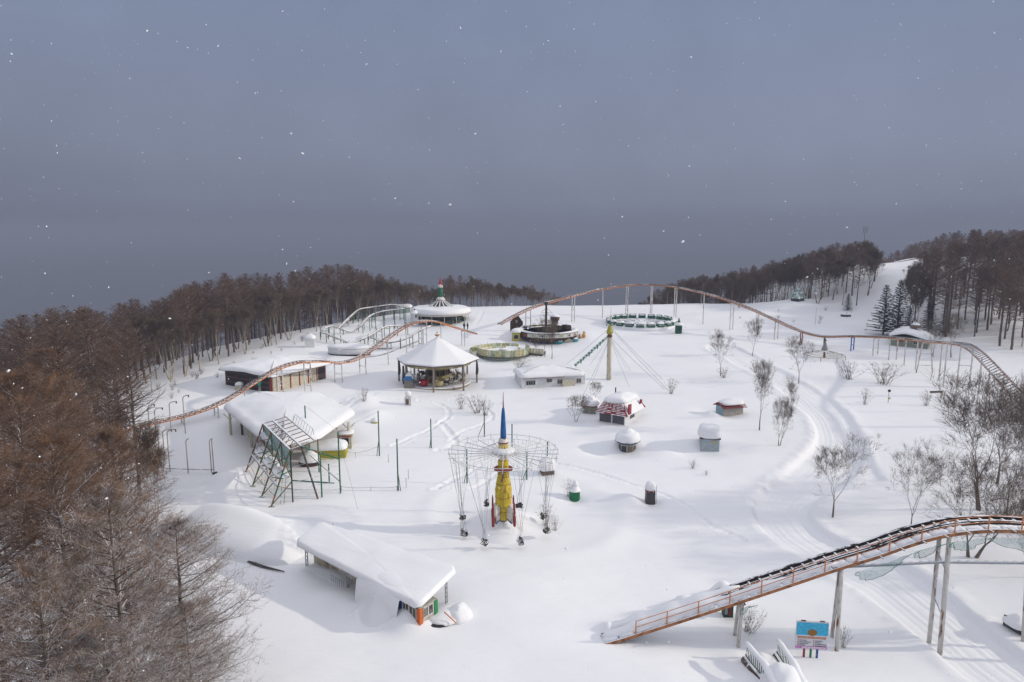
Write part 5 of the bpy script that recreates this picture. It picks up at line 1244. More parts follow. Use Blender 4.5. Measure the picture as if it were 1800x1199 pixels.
a = Vector((-.4, -.2, hp(592))); b = G(1004, 652)-g+Vector((0, 0, .3)); 
mk('arm', MB().path([a, a.lerp(b, .5)-Vector((0, 0, .2)), b], .09, 6).path([a+Vector((0, .5, .1)), a.lerp(b, .5)+Vector((0, .5, .15)), b+Vector((0, .5, .1))], .05, 5), mat('pale_green_arm', (.30, .42, .33), .6, .2), PT)
for k in range(12):
    p = a.lerp(b, .08+.075*k); mk('green_rag', MB().add([p, p+Vector((-.5, 0, -.12)), p+Vector((-.25, .2, -.55-.25*(k % 3)))], [(0, 1, 2)]).add([p, p+Vector((-.5, .5, -.1)), p+Vector((-.5, 0, -.12))], [(0, 1, 2)]), mat('green_net_rag', (.08, .24, .17), .7, .3), PT)
# ------------------------------------------------------------------ buildings
def poly_c(pts, z):   # pixel corners on a level plane -> plan polygon and its centre
    q = [Zp(a, b, z) for a, b in pts]; cx = sum(p.x for p in q)/len(q); cy = sum(p.y for p in q)/len(q); return [(p.x-cx, p.y-cy) for p in q], Vector((cx, cy, z))
def corner_building(name, lab, A, B, depth, cat='building'):   # front corners in pixels on the ground
    a, b = G(*A), G(*B); d = (b-a); d.z = 0; w = d.length; rz = math.atan2(d.y, d.x); n_ = Vector((-d.y, d.x, 0)).normalized(); c = (a+b)/2+n_*depth/2; c.z = min(a.z, b.z)
    return thing(name, lab, cat, c, rz), w, c
def window(t, x, y, z, w, h, face='front', m=GLASS, fm=None, bars=1):
    if face == 'front': p = mk('window', MB().box((x, y, z), (w, .04, h)), m, t); f = MB(); q = lambda a, b: (x+a, y-.03, z+b)
    else: p = mk('window', MB().box((x, y, z), (.04, w, h)), m, t); s_ = 1 if x > 0 else -1; f = MB(); q = lambda a, b: (x+.03*s_, y+a, z+b)
    for a, b in (((-w/2, -h/2), (w/2, -h/2)), ((-w/2, h/2), (w/2, h/2)), ((-w/2, -h/2), (-w/2, h/2)), ((w/2, -h/2), (w/2, h/2))): f.beam(q(*a), q(*b), .05, .05)
    for i in range(1, bars+1): u = -w/2+w*i/(bars+1); f.beam(q(u, -h/2), q(u, h/2), .04, .04)
    mk('frame', f, fm or WHITE, p); return p
# brown boarded building
t, w, c = corner_building('brown_building', 'long dark boarded building with a big snow roof behind the orange track', (398, 676), (477, 692), 12.5); hgt = 2.9
mk('wall', MB().box((0, -6.15, hgt/2-.4), (w, .2, hgt+.8)), mat('dark_backing', (.02, .02, .02)), t); mk('wall', MB().box((w/2-.1, 0, hgt/2-.4), (.2, 12.1, hgt+.8)), CREAM, t, None); mk('wall', MB().box((-w/2+.1, 0, hgt/2-.4), (.2, 12.1, hgt+.8)), DWOOD, t); mk('wall', MB().box((0, 6.15, hgt/2-.4), (w, .2, hgt+.8)), DWOOD, t)
random.seed(6); k0 = None
for r_i in range(10):
    z = .05+r_i*.29
    o = mk('plank', MB().box((0, 0, 0), (w-.1, .06, .25)), DWOOD if r_i % 3 else mat('grey_weathered_planks', (.10, .095, .10), .8, .5, scale=1.5, grain=(.3, 1, 4)), t); o.location = (0, -6.29, z); o.rotation_euler = (R(8), 0, 0)
for i in range(5): mk('trim_post', MB().box((-w/2+.1+i*(w-.2)/4, -6.34, hgt/2), (.16, .1, hgt)), REDT, t)
for i in range(7): mk('trim_post', MB().box((w/2+.05, -6.1+i*2.03, hgt/2), (.1, .18, hgt+.4)), REDT, t)
mk('fascia', MB().box((w/2+.06, 0, hgt-.12), (.12, 12.4, .3)).box((0, -6.33, hgt-.05), (w, .12, .2)), REDT, t); mk('side_board', MB().box((w/2+.02, 5.2, hgt/2), (.08, 1.7, hgt)), DWOOD, t)
mk('window', MB().box((-w/2+w*.62, -6.36, 1.6), (1.3, .05, 1.4)), GLASS, t)
poly = [(-w/2-.9, -7.0), (w/2+.9, -7.0), (w/2+.7, 7.2), (-w/2-.9, 7.0)]
mk('roof', MB().prism(poly, hgt, lambda x, y: hgt+.15+.0*y), DWOOD, t)
mb = MB(); cap(mb, poly, lambda x, y: hgt+.1+.05*(w/2-abs(x)), .75, .2, .7, 2, 1.0, .05, edge=1.1); mk('snow_cap', mb, SNOW, t)
g = G(419, 686); q = thing('snowy_box', 'small tan box with a snow cap before the dark boarded wall', 'box', g); mk('box', MB().box((0, .5, .35), (1.2, .9, 1.0)), CREAM, q); mb = MB(); cap(mb, [(-.6, 0), (.6, 0), (.6, .95), (-.6, .95)], .85, .4, .05, .12, 2, .3, .02); mk('snow_cap', mb, SNOW, q)
g = G(457, 692); q = thing('green_figure', 'teal hooded signal lamp on a grey post by the orange track', 'lamp', g); mk('post', MB().path([(0, 0, -.3), (0, 0, .7), (.05, 0, 1.3)], [.3, .26, .16], 8), mat('grey_post', (.25, .24, .22), .7, .3, snow=.3), q); mk('hood', MB().lathe([(.12, 1.3), (.34, 1.6), (.38, 2.2), (.22, 2.8), (.03, 3.1)], 10), TEAL, q, True)

# pavilion with the big snow roof
ze = 4.9; poly, c = poly_c([(390, 716), (452, 768), (487, 789), (560, 775), (628, 728), (560, 694), (447, 694)], ze); zg = gz(c.x, c.y); PV = thing('pavilion', 'open pavilion with a very thick snow covered roof on cream posts', 'pavilion', (c.x, c.y, zg))
h = ze-zg; inner = [(x*.95, y*.95) for x, y in poly]; mk('roof', MB().prism([(x*.93, y*.93) for x, y in inner], h-.2, h+.1), CREAM, PV)
mb = MB(); cap(mb, inner, h+.0, .85, .30, .9, 2, .9, .03, edge=1.3, sag=.1); mk('snow_cap', mb, SNOW, PV)
for px, py in [(406, 764), (426, 764), (443, 786), (614, 786), (560, 742), (590, 735), (500, 745), (470, 740)]:
    a = G(px, py)-Vector((c.x, c.y, zg)); mk('post', MB().tube((a.x, a.y, a.z-.4), (a.x, a.y, h-.1), .19 if px != 426 else .17, .17, 12), CREAMP if px != 426 else mat('dark_tree_post', (.12, .11, .09), .9, .3, snow=.3), PV, True)
    for s in (-1, 1): mk('brace', MB().beam((a.x, a.y, h-1.1), (a.x+s*.9, a.y, h-.2), .1), CREAMP, PV)
g = G(585, 762); mk('counter', MB().box((g.x-c.x-3, g.y-c.y+1.0, 1.5), (7, .6, .7)).box((g.x-c.x-.4, g.y-c.y+1.2, .9), (.5, .5, 1.6)), mat('tan_counter', (.38, .33, .24), .7, .2), PV)
mk('tarpaulin', MB().path([(g.x-c.x-1.6, g.y-c.y+.9, 1.9), (g.x-c.x-.9, g.y-c.y+.8, 2.15), (g.x-c.x, g.y-c.y+.8, 2.0)], [.15, .35, .2], 8), TARP, PV, True)
for px, py, lab, w_, d_, h_, wm, sh in [(606, 789, 'little kiosk with red and white striped eaves at the right pavilion post', 1.7, 1.5, 1.9, CREAM, .25)]:
    t = booth('striped_kiosk', lab, px, py, w_, d_, h_, .1, wm, sh); 
    for z in (h_-.02, h_-.22): mk('stripe', MB().box((0, -d_/2-.12, z), (w_+.34, .05, .09)), mat('stripe_red', (.5, .10, .05), .5, .1), t)
g = G(571, 808); t = thing('yellow_stall', 'low yellow slatted stall with a thick snow slab beside the green steel frames', 'stall', g+Vector((0, 1.4, 0)), .12); YS = mat('yellow_slats', (.42, .38, .05), .7, .2); s0 = None
for k in range(16):
    if s0 is None: s0 = mk('slat', MB().box((0, 0, .5), (.27, .05, 1.5)), YS, t); o = s0
    else: o = inst(s0, t, (0, 0, 0))
    o.location = (-2.4+k*.31, -1.3, 0)
mk('wall', MB().box((0, 0, .4), (4.9, 2.4, 1.5)), YS, t); mb = MB(); cap(mb, [(-2.7, -1.4), (2.5, -1.4), (2.5, 1.4), (-2.7, 1.4)], 1.2, .8, .1, .3, 3, .5, .03); mk('snow_cap', mb, SNOW, t)
g = G(541, 822); t = thing('dark_car', 'dark ride car with a round heap of snow inside the green steel frames', 'ride car', g+Vector((0, 1, 0)), .15); mk('body', MB().lathe([(.5, -.4), (1.0, -.1), (1.1, .5)], 14, sx=1.25, sy=.9), mat('dark_red_brown_car', (.06, .035, .03), .6, .3), t); mb = MB(); cap(mb, [(1.3*math.cos(a*.63), .95*math.sin(a*.63)) for a in range(10)], .5, .9, .05, .5, 1, .4, .02); mk('snow_cap', mb, SNOW, t)

# green steel frames
F = [G(430, 830), G(442, 855), G(458, 874), G(475, 891)]; B4 = G(515, 883); off = B4-F[3]; ht = P(CX, 791, B4.y).z-B4.z; zt_ = B4.z+ht; FR_ = F[0].copy()
T_ = thing('steel_frame', 'tall rusty green steel scaffold of four leaning frames joined by a ladder like top', 'steel frame', FR_)
lz = lambda p: Vector(p)-FR_
tops_ = [Zp(462.5, 744.6, zt_), Zp(477, 759, zt_), Zp(494.4, 776, zt_), Zp(510, 790.7, zt_)]
u_ = Zp(529.5, 784.6, zt_)-tops_[3]; u2 = Zp(554, 775, zt_)-tops_[3]
for i in range(4):
    f, tp = F[i], tops_[i]; b = Vector((tp.x, tp.y, gz(tp.x, tp.y))); m = GREENR if i else RUSTY
    mk('front_leg', MB().tube(lz(f)-Vector((0, 0, .3)), lz(tp), .09, .09, 6), m, T_); mk('rear_leg', MB().tube(lz(b)-Vector((0, 0, .4)) if i in (0, 3) else lz(b)+Vector((0, 0, ht*.3)), lz(tp), .08, .08, 6), m if i < 3 else BLACKM, T_)
    mid = f.lerp(tp, .36); mk('strut', MB().tube(lz(f), lz(Vector((b.x, b.y, mid.z+.2))), .06, .06, 6), m, T_); mk('strut', MB().tube(lz(f.lerp(tp, .55)), lz(b)+Vector((0, 0, ht*.62)), .06, .06, 6), m, T_); mk('strut', MB().tube(lz(f.lerp(tp, .36)), lz(b)+Vector((0, 0, ht*.25)), .05, .05, 6), m, T_)
    mk('strut', MB().tube(lz(f.lerp(tp, .75)), lz(b)+Vector((0, 0, ht*.45)), .05, .05, 6), GREENR, T_)
    if i < 3:
        n2, t2_ = F[i+1], tops_[i+1]
        for u0, u1 in ((.36, .62), (.62, .36), (.62, .86), (.2, .2), (.62, .62), (.86, .62)): mk('cross_brace', MB().tube(lz(f.lerp(tp, u0)), lz(n2.lerp(t2_, u1)), .045, .045, 5), GREEN if (i+int(u0*10)) % 2 else RUSTY, T_)
        for u0, u1 in ((.3, .6), (.62, .62), (.85, .5)): mk('cross_brace', MB().tube(lz(b)+Vector((0, 0, ht*u0)), lz(Vector((t2_.x, t2_.y, b.z)))+Vector((0, 0, ht*u1)), .045, .045, 5), GREEN, T_)
    if i: mk('foot_plate', MB().box(lz(f)+Vector((.15, 0, .02)), (.6, .35, .06)), GREEN, T_)
m1, m2 = F[0].lerp(tops_[0], .36), F[3].lerp(tops_[3], .36)
GSN = mat('snowy_grey_beam', (.28, .30, .30), .6, .2, snow=.75)
for a, b, r in ((m1, m2, .10), (tops_[0], tops_[3], .10), (tops_[0]+u_, tops_[3]+u_, .11), (tops_[0]+u2, tops_[3]+u2, .08)): mk('long_beam', MB().beam(lz(a), lz(b), r*1.7, r*1.7), GSN if r > .09 else GREENR, T_)
for i in range(9):
    u = i/8; a = tops_[0].lerp(tops_[3], u); mk('crossbar', MB().beam(lz(a), lz(a+u2), .11, .10), mat('snowy_rusty_bar', (.15, .07, .05), .7, .3, snow=.55), T_)
for i in range(1, 8):
    u = i/8; a = tops_[0].lerp(tops_[3], u); mk('diagonal', MB().tube(lz(a+u_*.3+Vector((0, 0, -1.2))), lz(a+u_+Vector((0, 0, -.1))), .05, .05, 5), GREENR if i % 2 else RUSTY, T_)
TP = mat('frosted_teal_panel', (.32, .45, .44), .6, .25)
for i in range(3):
    a, b = tops_[i].lerp(tops_[i+1], .08), tops_[i].lerp(tops_[i+1], .92); dz = Vector((0, 0, 2.0)); s_ = Vector((.05, .05, 0))
    mk('panel', MB().add([lz(a-Vector((0, 0, .15))), lz(b-Vector((0, 0, .15))), lz(b-dz), lz(a-dz), lz(a-Vector((0, 0, .15)))+s_, lz(b-Vector((0, 0, .15)))+s_, lz(b-dz)+s_, lz(a-dz)+s_], [(0, 1, 2, 3), (7, 6, 5, 4), (0, 4, 5, 1), (1, 5, 6, 2), (2, 6, 7, 3), (3, 7, 4, 0)]), TP, T_)
    f1 = F[i].lerp(tops_[i], .42); f2 = F[i+1].lerp(tops_[i+1], .42); b1 = tops_[i]-Vector((0, 0, ht*.42)); b2 = tops_[i+1]-Vector((0, 0, ht*.42))
    q = [f1, f2, b2, b1]; cxy = sum(q, Vector((0, 0, 0)))/4; pl_ = [(p.x-cxy.x, p.y-cxy.y) for p in q]
    pl2 = [(x*.78, y*.78) for x, y in pl_]; mb = MB().prism([(x+cxy.x-FR_.x, y+cxy.y-FR_.y) for x, y in pl2], cxy.z-FR_.z-.25, cxy.z-FR_.z-.1); mk('shelf', mb, mat('brown_shelf', (.12, .06, .04), .7, .3), T_)
    mb = MB(); cap(mb, pl2, 0, .35, .1, .3, 2, .4, .05); o = mk('snow_cap', mb, SNOW, T_); o.location = lz(cxy)+Vector((0, 0, -.1)); o.rotation_euler = (.0, .12, 0)
    mk('ladder', MB().beam(lz(b1)+Vector((.2, -.3, -.2)), lz(F[i+1])+Vector((.9, .6, .1)), .05).beam(lz(b1)+Vector((.6, -.3, -.2)), lz(F[i+1])+Vector((1.3, .6, .1)), .05), GREENR, T_)
e = G(560, 877); mk('front_leg', MB().tube(lz(tops_[3]+u_), lz(e)-Vector((0, 0, .3)), .1, .1, 6), mat('dark_green_rust_leg', (.05, .05, .04), .6, .4, rust=.5), T_)
posts = {}
for px, pb, pt in ((566, 874, 797), (598.6, 867, 758), (561, 830, 772), (579, 850, 815), (540, 800, 713), (503, 745, 704), (554.5, 795, 747), (512, 800, 750), (545, 812, 760)):
    a = G(px, pb); z1 = P(CX, pt, a.y).z; posts[px] = (a, z1); mk('upright', MB().tube(lz(a)-Vector((0, 0, .4)), lz(Vector((a.x, a.y, z1))), .085, .08, 6), GREEN, T_)
Aq, Bq = posts[566], posts[598.6]
for v in (.12, .3, .5, .7, .88):
    za = lambda pq, v=v: lz(Vector((pq[0].x, pq[0].y, pq[0].z+(pq[1]-pq[0].z)*v)))
    mk('wire', MB().tube(lz(B4)+Vector((0, 0, ht*v*.75)), za(Aq)*1.0, .022, .022, 4).tube(za(Aq), lz(Vector((Bq[0].x, Bq[0].y, Bq[0].z+(Bq[1]-Bq[0].z)*v*.62))), .022, .022, 4), GREYS, T_)
mk('rail', MB().tube(lz(tops_[3]+u_), lz(Vector((Bq[0].x, Bq[0].y, P(CX, 807, Bq[0].y).z))), .08, .08, 6), GREEN, T_)
mk('rail', MB().tube(lz(G(515, 862))+Vector((0, 0, 1.2)), lz(G(588, 862))+Vector((0, 0, .9)), .09, .09, 6), GREEN, T_); mk('rail', MB().beam(lz(P(545, 800, Aq[0].y+1)), lz(P(597, 846, Bq[0].y)), .12, .1), GSN, T_)
# hooped ladder cage on the top
pc = tops_[0].lerp(tops_[3], .25)+u2; pe = tops_[0].lerp(tops_[3], .85)+u2
for k in range(8):
    a = pc.lerp(pe, k/7); mk('guard_bar', MB().path([lz(a), lz(a+Vector((.25, .25, .9)))], .022, 4), GREYS, T_)
mk('guard_rail', MB().path([lz(pc), lz(pc+Vector((.1, .1, .7))), lz(pc+Vector((.35, .2, .95))), lz(pe+Vector((.25, .25, .9))), lz(pe+Vector((.4, .1, .2)))], .03, 5), GREYS, T_)

# snow covered long low shed at left, and the long roof with the colourful kiosk
zc_ = .65; poly, c = poly_c([(366, 955), (430, 985), (505, 1008), (532, 985), (520, 955), (450, 918), (395, 915)], zc_); zg = gz(c.x, c.y); t = thing('buried_shed', 'long low shed buried under one smooth hump of snow, dark gap along its front', 'shed', (c.x, c.y, zg))
inn = [(x*.9, y*.9) for x, y in poly]; fw = [G(a_, b_)-Vector((c.x, c.y, zg)) for a_, b_ in ((374, 962), (400, 974), (430, 987), (462, 998), (500, 1007))]; mk('wall', MB().path([p+Vector((0, 0, .12)) for p in fw], [.05, .13, .15, .13, .05], 5), mat('dark_gap_shade', (.07, .065, .06), .8, .3), t); rg_ = [G(a_, b_) for a_, b_ in ((350, 922), (385, 936), (430, 952), (480, 968), (508, 978), (524, 984))]; pt = resample(catmull([Vector((p.x, p.y, p.z)) for p in rg_], 5), .6); n_ = len(pt); mb = MB(); NK = 16  # dark tube along the front paints the shaded gap under the snow lip
for i_, p in enumerate(pt):
    d_, side = frame_at(pt, i_); e_ = min(1, math.sin(PI*min(1, (n_-1-i_)/n_*3)/2)**.6) if i_ > n_*.6 else 1; w_ = 2.7*(.35+.65*e_)
    for k_ in range(NK+1):
        u = -1+2*k_/NK; q = p+side*u*w_; zz = gz(q.x, q.y)-zg; hgt_ = 1.75*e_*(1-abs(u)**3.2)**.8*(1-.25*u) if u < 1 else 0
        mb.v.append((q.x-c.x, q.y-c.y, zz-.12*(abs(u) > .97 or i_ == n_-1)+hgt_+.05*math.sin(i_*.35+u*2)))
for i_ in range(n_-1):
    for k_ in range(NK): a = i_*(NK+1)+k_; mb.f.append((a, a+NK+1, a+NK+2, a+1))
mk('snow_cap', mb, SNOW, t)
for px, py in ((452, 918), (484, 930)): 
    q = Zp(px, py, zc_+1.15)-Vector((c.x, c.y, zg)); mb = MB().ball((q.x, q.y, q.z-.42), .7, 8, .6); mk('snow_mound', mb, SNOW, t, True)
zf, zb2 = 2.5, 3.2
cf = [Zp(517, 957, zf), Zp(735, 1064, zf), Zp(805, 996, zb2), Zp(565, 917, zb2)]
c = sum(cf, Vector((0, 0, 0)))/4; zg = gz(c.x, c.y); RO = thing('snow_roof_shelter', 'long open shelter with a flat snow slab roof, its near end over a colourful kiosk', 'shelter', (c.x, c.y, zg))
pl_ = [(p.x-c.x, p.y-c.y) for p in cf]; dd = Vector((cf[2].x-cf[1].x, cf[2].y-cf[1].y, 0)).normalized(); dpt = math.hypot(cf[2].x-cf[1].x, cf[2].y-cf[1].y)
def zroof(x, y): s_ = ((x-pl_[1][0])*dd.x+(y-pl_[1][1])*dd.y)/dpt; return zf-zg-.38+(zb2-zf)*max(-.2, min(1.2, s_))
mk('roof', MB().prism([(x*.95, y*.95) for x, y in pl_], lambda x, y: zroof(x, y)-.12, lambda x, y: zroof(x, y)), GREYS, RO)
mb = MB(); cap(mb, pl_, zroof, .42, .03, .06, 1, .5, .02, edge=.28); mk('snow_cap', mb, SNOW, RO)
ln_ = Vector((pl_[1][0]-pl_[0][0], pl_[1][1]-pl_[0][1], 0)); A0 = Vector((pl_[0][0], pl_[0][1], 0))+dd*.6
mb = MB(); NU = 18
prf = [(1.6, .42, 0), (.8, .50, 0), (.1, .50, 0), (-.75, .36, 0), (-1.0, .0, 0), (-1.15, None, .66), (-1.5, None, .40), (-2.0, None, .14), (-2.6, None, -.05)]
for i in range(NU+1):
    u = .57+.32*i/NU; e_ = math.sin(PI*i/NU)**1.1
    for off, up_, fr in prf:
        p = A0+ln_*(u-.02*(off < 0)*(off*-1)*(1-e_))+dd*(off if off > -1 else -1+(off+1)*e_); zt2 = zroof(p.x, p.y); zz = gz(p.x+c.x, p.y+c.y)-zg
        z = zt2+.36+(up_-.36)*e_ if up_ is not None else zz-.1+(zt2-zz)*fr*e_
        if off == -.75 or off == -1.0: z = zt2+(up_-.1)*e_ if off == -.75 else zz+(zt2-zz)*.85*e_
        mb.v.append((p.x, p.y, z))
K_ = len(prf)
for i in range(NU):
    for k in range(K_-1): a = i*K_+k; mb.f.append((a, a+1, a+K_+1, a+K_))
mk('snow_drift', mb, SNOW, RO, True)
for u in (.03, .40, .965):
    for s_ in (.1, .9):
        p = A0+ln_*u+dd*(dpt-1.2)*s_; zz = gz(p.x+c.x, p.y+c.y)-zg; zt2 = zroof(p.x, p.y)-.1
        for o_ in (-.12, .12): 
            a = p+dd*o_; mk('post', MB().beam((a.x, a.y, zz-.4), (a.x, a.y, zt2), .07, .07), GREYS, RO)
        mb = MB()
        for k in range(6): z0 = zz+(zt2-zz)*k/6; mb.beam((p+dd*(-.12 if k % 2 else .12))+Vector((0, 0, z0)), (p+dd*(.12 if k % 2 else -.12))+Vector((0, 0, zz+(zt2-zz)*(k+1)/6)), .03, .03)
        mk('lattice', mb, GREYS, RO)
# cream back boards and a drift in the open part
for k in range(9):
    p, q = A0+ln_*(.03+.08*k)+dd*1.3, A0+ln_*(.105+.08*k)+dd*1.3; mk('back_board', MB().beam(p+Vector((0, 0, .75+.02*(k % 2))), q+Vector((0, 0, .75+.02*(k % 2))), .08, 2.5), mat('beige_board_wall', (.60, .54, .40), .8, .15, scale=2), RO)
mb = MB(); q = A0+ln_*.20+dd*.2; cap(mb, [(q.x-2.6, q.y+1.6), (q.x+2.2, q.y-1.9), (q.x+3.4, q.y-.2), (q.x-1.4, q.y+3.0)], -.6, .7, .1, .3, 3, .6, .05); mk('snow_drift', mb, SNOW, RO, True)
ice = mat('icicle', (.6, .62, .62), .2, .1, bump=0); random.seed(2)
for k in range(16): 
    p = A0+ln_*(.42+.02*k)-dd*.55; z = zroof(p.x, p.y)-.1; mk('icicle', MB().lathe([(.035, 0), (.02, -.15-.2*random.random()), (.002, -.45)], 5, (p.x, p.y, z)), ice, RO)
mk('railing', MB().beam(A0+ln_*.27+dd*.2+Vector((0, 0, .6)), A0+ln_*.38+dd*.2+Vector((0, 0, .5)), .04), GREYS, RO)
for k in range(7): p = A0+ln_*(.27+.018*k)+dd*.2; mk('railing_bar', MB().beam(p+Vector((0, 0, -.2)), p+Vector((0, 0, .58)), .025), GREYS, RO)
g = G(738, 1098); K = thing('colourful_kiosk', 'kiosk with blue, orange and green corner boards under the near end of the shelter roof', 'kiosk', (g.x, g.y, g.z), math.atan2(ln_.y, ln_.x))
Wk, Dk, Hk = 2.5, 1.9, zf-.5-g.z
CO = [mat('kiosk_blue', (.01, .09, .30), .5, .15), mat('kiosk_orange', (.55, .13, .03), .5, .15), mat('kiosk_green', (.02, .24, .08), .5, .15)]
mk('wall', MB().box((-Wk/2, Dk/2, Hk/2-.5), (Wk, Dk, Hk+1)), mat('kiosk_pale_wall', (.45, .42, .36), .7, .15), K)
mk('corner_board', MB().box((-.12, -.03, Hk/2-.4), (.36, .08, Hk+.7)).box((.03, .12, Hk/2-.4), (.08, .36, Hk+.7)), CO[1], K); mk('corner_board', MB().box((-Wk+.35, -.03, Hk/2-.4), (.34, .08, Hk+.7)), CO[0], K); mk('corner_board', MB().box((.03, Dk-.2, Hk/2-.5), (.08, .32, Hk+.9)), CO[2], K)
wm = mat('smoked_window', (.10, .085, .065), .3, .5)
window(K, -.72, -.02, Hk*.55, .75, Hk*.75, 'front', wm); window(K, -1.5, -.02, Hk*.55, .65, Hk*.75, 'front', wm); window(K, .02, .6, Hk*.6, .45, Hk*.6, 'side', wm); window(K, .02, 1.12, Hk*.6, .45, Hk*.6, 'side', GLASS)
mk('base', MB().lathe([(1.3, -.9), (1.45, -.35), (1.35, -.3)], 20, (-.1, 1.9, .1)), BLACKM, K); mb = MB(); cap(mb, [(1.1*math.cos(a*.63)+.2, 2.4+1.2*math.sin(a*.63)) for a in range(10)], -.35, .35, .35, .25, 1, .3, .03); mk('snow_cap', mb, SNOW, K)
mb = MB(); cap(mb, [(.1, 2.4), (1.7, 2.2), (2.1, 3.8), (.3, 4.5)], -.5, .75, .1, .25, 3, .3, .04, edge=.8); mk('snow_drift', mb, SNOW, K, True); mk('loose_board', MB().beam((.9, 1.7, .6), (1.9, 2.0, -.1), .06), mat('kiosk_orange', ()), K)

# white low building
t, w, c = corner_building('white_building', 'low white building with a thick snow roof and red brown eaves right of the carousel', (917, 684), (1028, 675), 5.5); hgt = 1.9
mk('wall', MB().box((0, 0, hgt/2-.5), (w, 5.5, hgt+1.0)), WWALL, t); mk('eaves_board', MB().box((-w*.16, -3.0, hgt+.05), (w*.66, .1, .16)).box((w*.37, -3.0, hgt+.3), (w*.24, .1, .14)), REDT, t)
mk('porch', MB().box((w*.23, -3.0, hgt*.38), (w*.2, .5, hgt*.6)), CREAM, t)
for x, ww in ((-w*.36, 1.7), (w*.10, 1.0), (w*.40, .9)): window(t, x, -2.77, hgt*.55, ww, .8, 'front', wm if x > 0 else GLASS, None, 3 if ww > 1.5 else 1)
mk('air_unit', MB().box((-w*.07, -3.0, hgt*.75), (.8, .45, .6)), mat('dark_brown_unit', (.10, .07, .06), .6, .3, snow=.4), t)
mb = MB(); cap(mb, [(-w/2-.3, -3.1), (w*.5, -3.1), (w*.5, 3.2), (-w/2-.3, 3.2)], hgt+.1, .85, .12, .8, 2, .8, .06, edge=1.1); mk('snow_cap', mb, SNOW, t)
mk('gable', MB().add([(w/2+.02, -2.75, 0), (w/2+.02, 2.7, 0), (w/2+.02, 2.7, hgt), (w/2+.02, -.6, hgt+.7), (w/2+.02, -2.75, hgt), (w/2-.1, -2.75, 0), (w/2-.1, 2.7, 0), (w/2-.1, 2.7, hgt), (w/2-.1, -.6, hgt+.7), (w/2-.1, -2.75, hgt)], [(0, 1, 2, 3, 4), (9, 8, 7, 6, 5), (4, 3, 8, 9)]), WWALL, t)

# red shingled hut
t, w, c = corner_building('red_roofed_hut', 'hut with a steep red shingled roof streaked with snow left of the round kiosk', (1053, 741), (1098, 748), 6.3); hgt = 1.5
mk('wall', MB().box((0, 0, hgt/2-.4), (w, 6.3, hgt+.8)), WWALL, t)
for x in (-w*.25, w*.25): mk('door', MB().box((x, -3.18, hgt*.5), (w*.44, .05, hgt*.8)), mat('dark_grey_door', (.09, .09, .10), .5, .2), t)
mk('sill', MB().box((0, -3.2, .05), (w+.2, .12, .1)), WHITE, t)
mk('window', MB().box((w/2+.02, -.5, hgt*.6), (.05, 1.6, .6)), GLASS, t)
rh = 1.65; ov = .45; inn_ = .55
def mans(x0, z): f = z/rh; k = ov-(ov+inn_)*f; return k
mk('roof', MB().add([(-w/2-ov, -3.15-ov, hgt), (w/2+ov, -3.15-ov, hgt), (w/2+ov, 3.15+ov, hgt), (-w/2-ov, 3.15+ov, hgt), (-w/2+inn_, -3.15+inn_, hgt+rh), (w/2-inn_, -3.15+inn_, hgt+rh), (w/2-inn_, 3.15-inn_, hgt+rh), (-w/2+inn_, 3.15-inn_, hgt+rh)], [(3, 2, 1, 0), (4, 5, 6, 7), (0, 1, 5, 4), (1, 2, 6, 5), (2, 3, 7, 6), (3, 0, 4, 7)]), REDSH, t)
random.seed(9); nr = 8; s0 = None; tilt = -math.atan2(ov+inn_, rh); sl_ = math.hypot(rh, ov+inn_)/nr
for r_ in range(nr):
    z = rh*(r_+.5)/nr; k = mans(0, z)+.03; n_ = 6; ww = w+2*k
    for j in range(n_):
        x = -ww/2+ww*(j+.5)/n_; o = mk('shingle', MB().box((0, 0, 0), (ww/n_-.02, .04, sl_*1.15)), REDSH, t); o.location = (x, -3.15-k, hgt+z); o.rotation_euler = (tilt+.10, 0, 0)
        if random.random() < .88:
            a0, a1 = (-.5, .5) if random.random() < .8 else (random.uniform(-.5, -.2), random.uniform(.1, .5)); sr = mk('snow_ridge', MB().path([(ww/n_*a0, 0, 0), (ww/n_*(a0*.7+a1*.3), 0, 0), (ww/n_*(a0*.3+a1*.7), 0, 0), (ww/n_*a1, 0, 0)], [.04, .07, .065, .04], 6), SNOW, t, True); sr.location = (x, -3.15-k-.04, hgt+z-.05)
    for j in range(6):
        yy = -2.6+j*1.0; o = mk('shingle', MB().box((0, 0, 0), (.04, .97, sl_*1.15)), mat('white_snowed_shingle', (.50, .36, .36), .7, .3, snow=.9), t); o.location = (w/2+k, yy, hgt+z); o.rotation_euler = (0, tilt+.1, 0)
mk('red_door', MB().box((w/2+.38, -2.35, hgt+.85), (.2, .9, 1.5)), REDSH, t); mk('hip_trim', MB().beam((w/2+ov+.05, -3.15-ov, hgt), (w/2-inn_+.03, -3.15+inn_-.03, hgt+rh), .16), REDSH, t); mk('dormer', MB().box((w/2+.2, 2.2, hgt+1.1), (.3, .4, .6)), REDSH, t)
mb = MB(); cap(mb, [(-w/2+inn_, -3.15+inn_), (w/2-inn_, -3.15+inn_), (w/2-inn_, 3.15-inn_), (-w/2+inn_, 3.15-inn_)], hgt+rh-.05, .7, .32, .35, 2, .5, .05); mk('snow_cap', mb, SNOW, t)
mk('chimney', MB().tube((-w/2+.5, 1.4, hgt+rh), (-w/2+.5, 1.4, hgt+rh+1.3), .1, .1, 8), BLACKM, t)
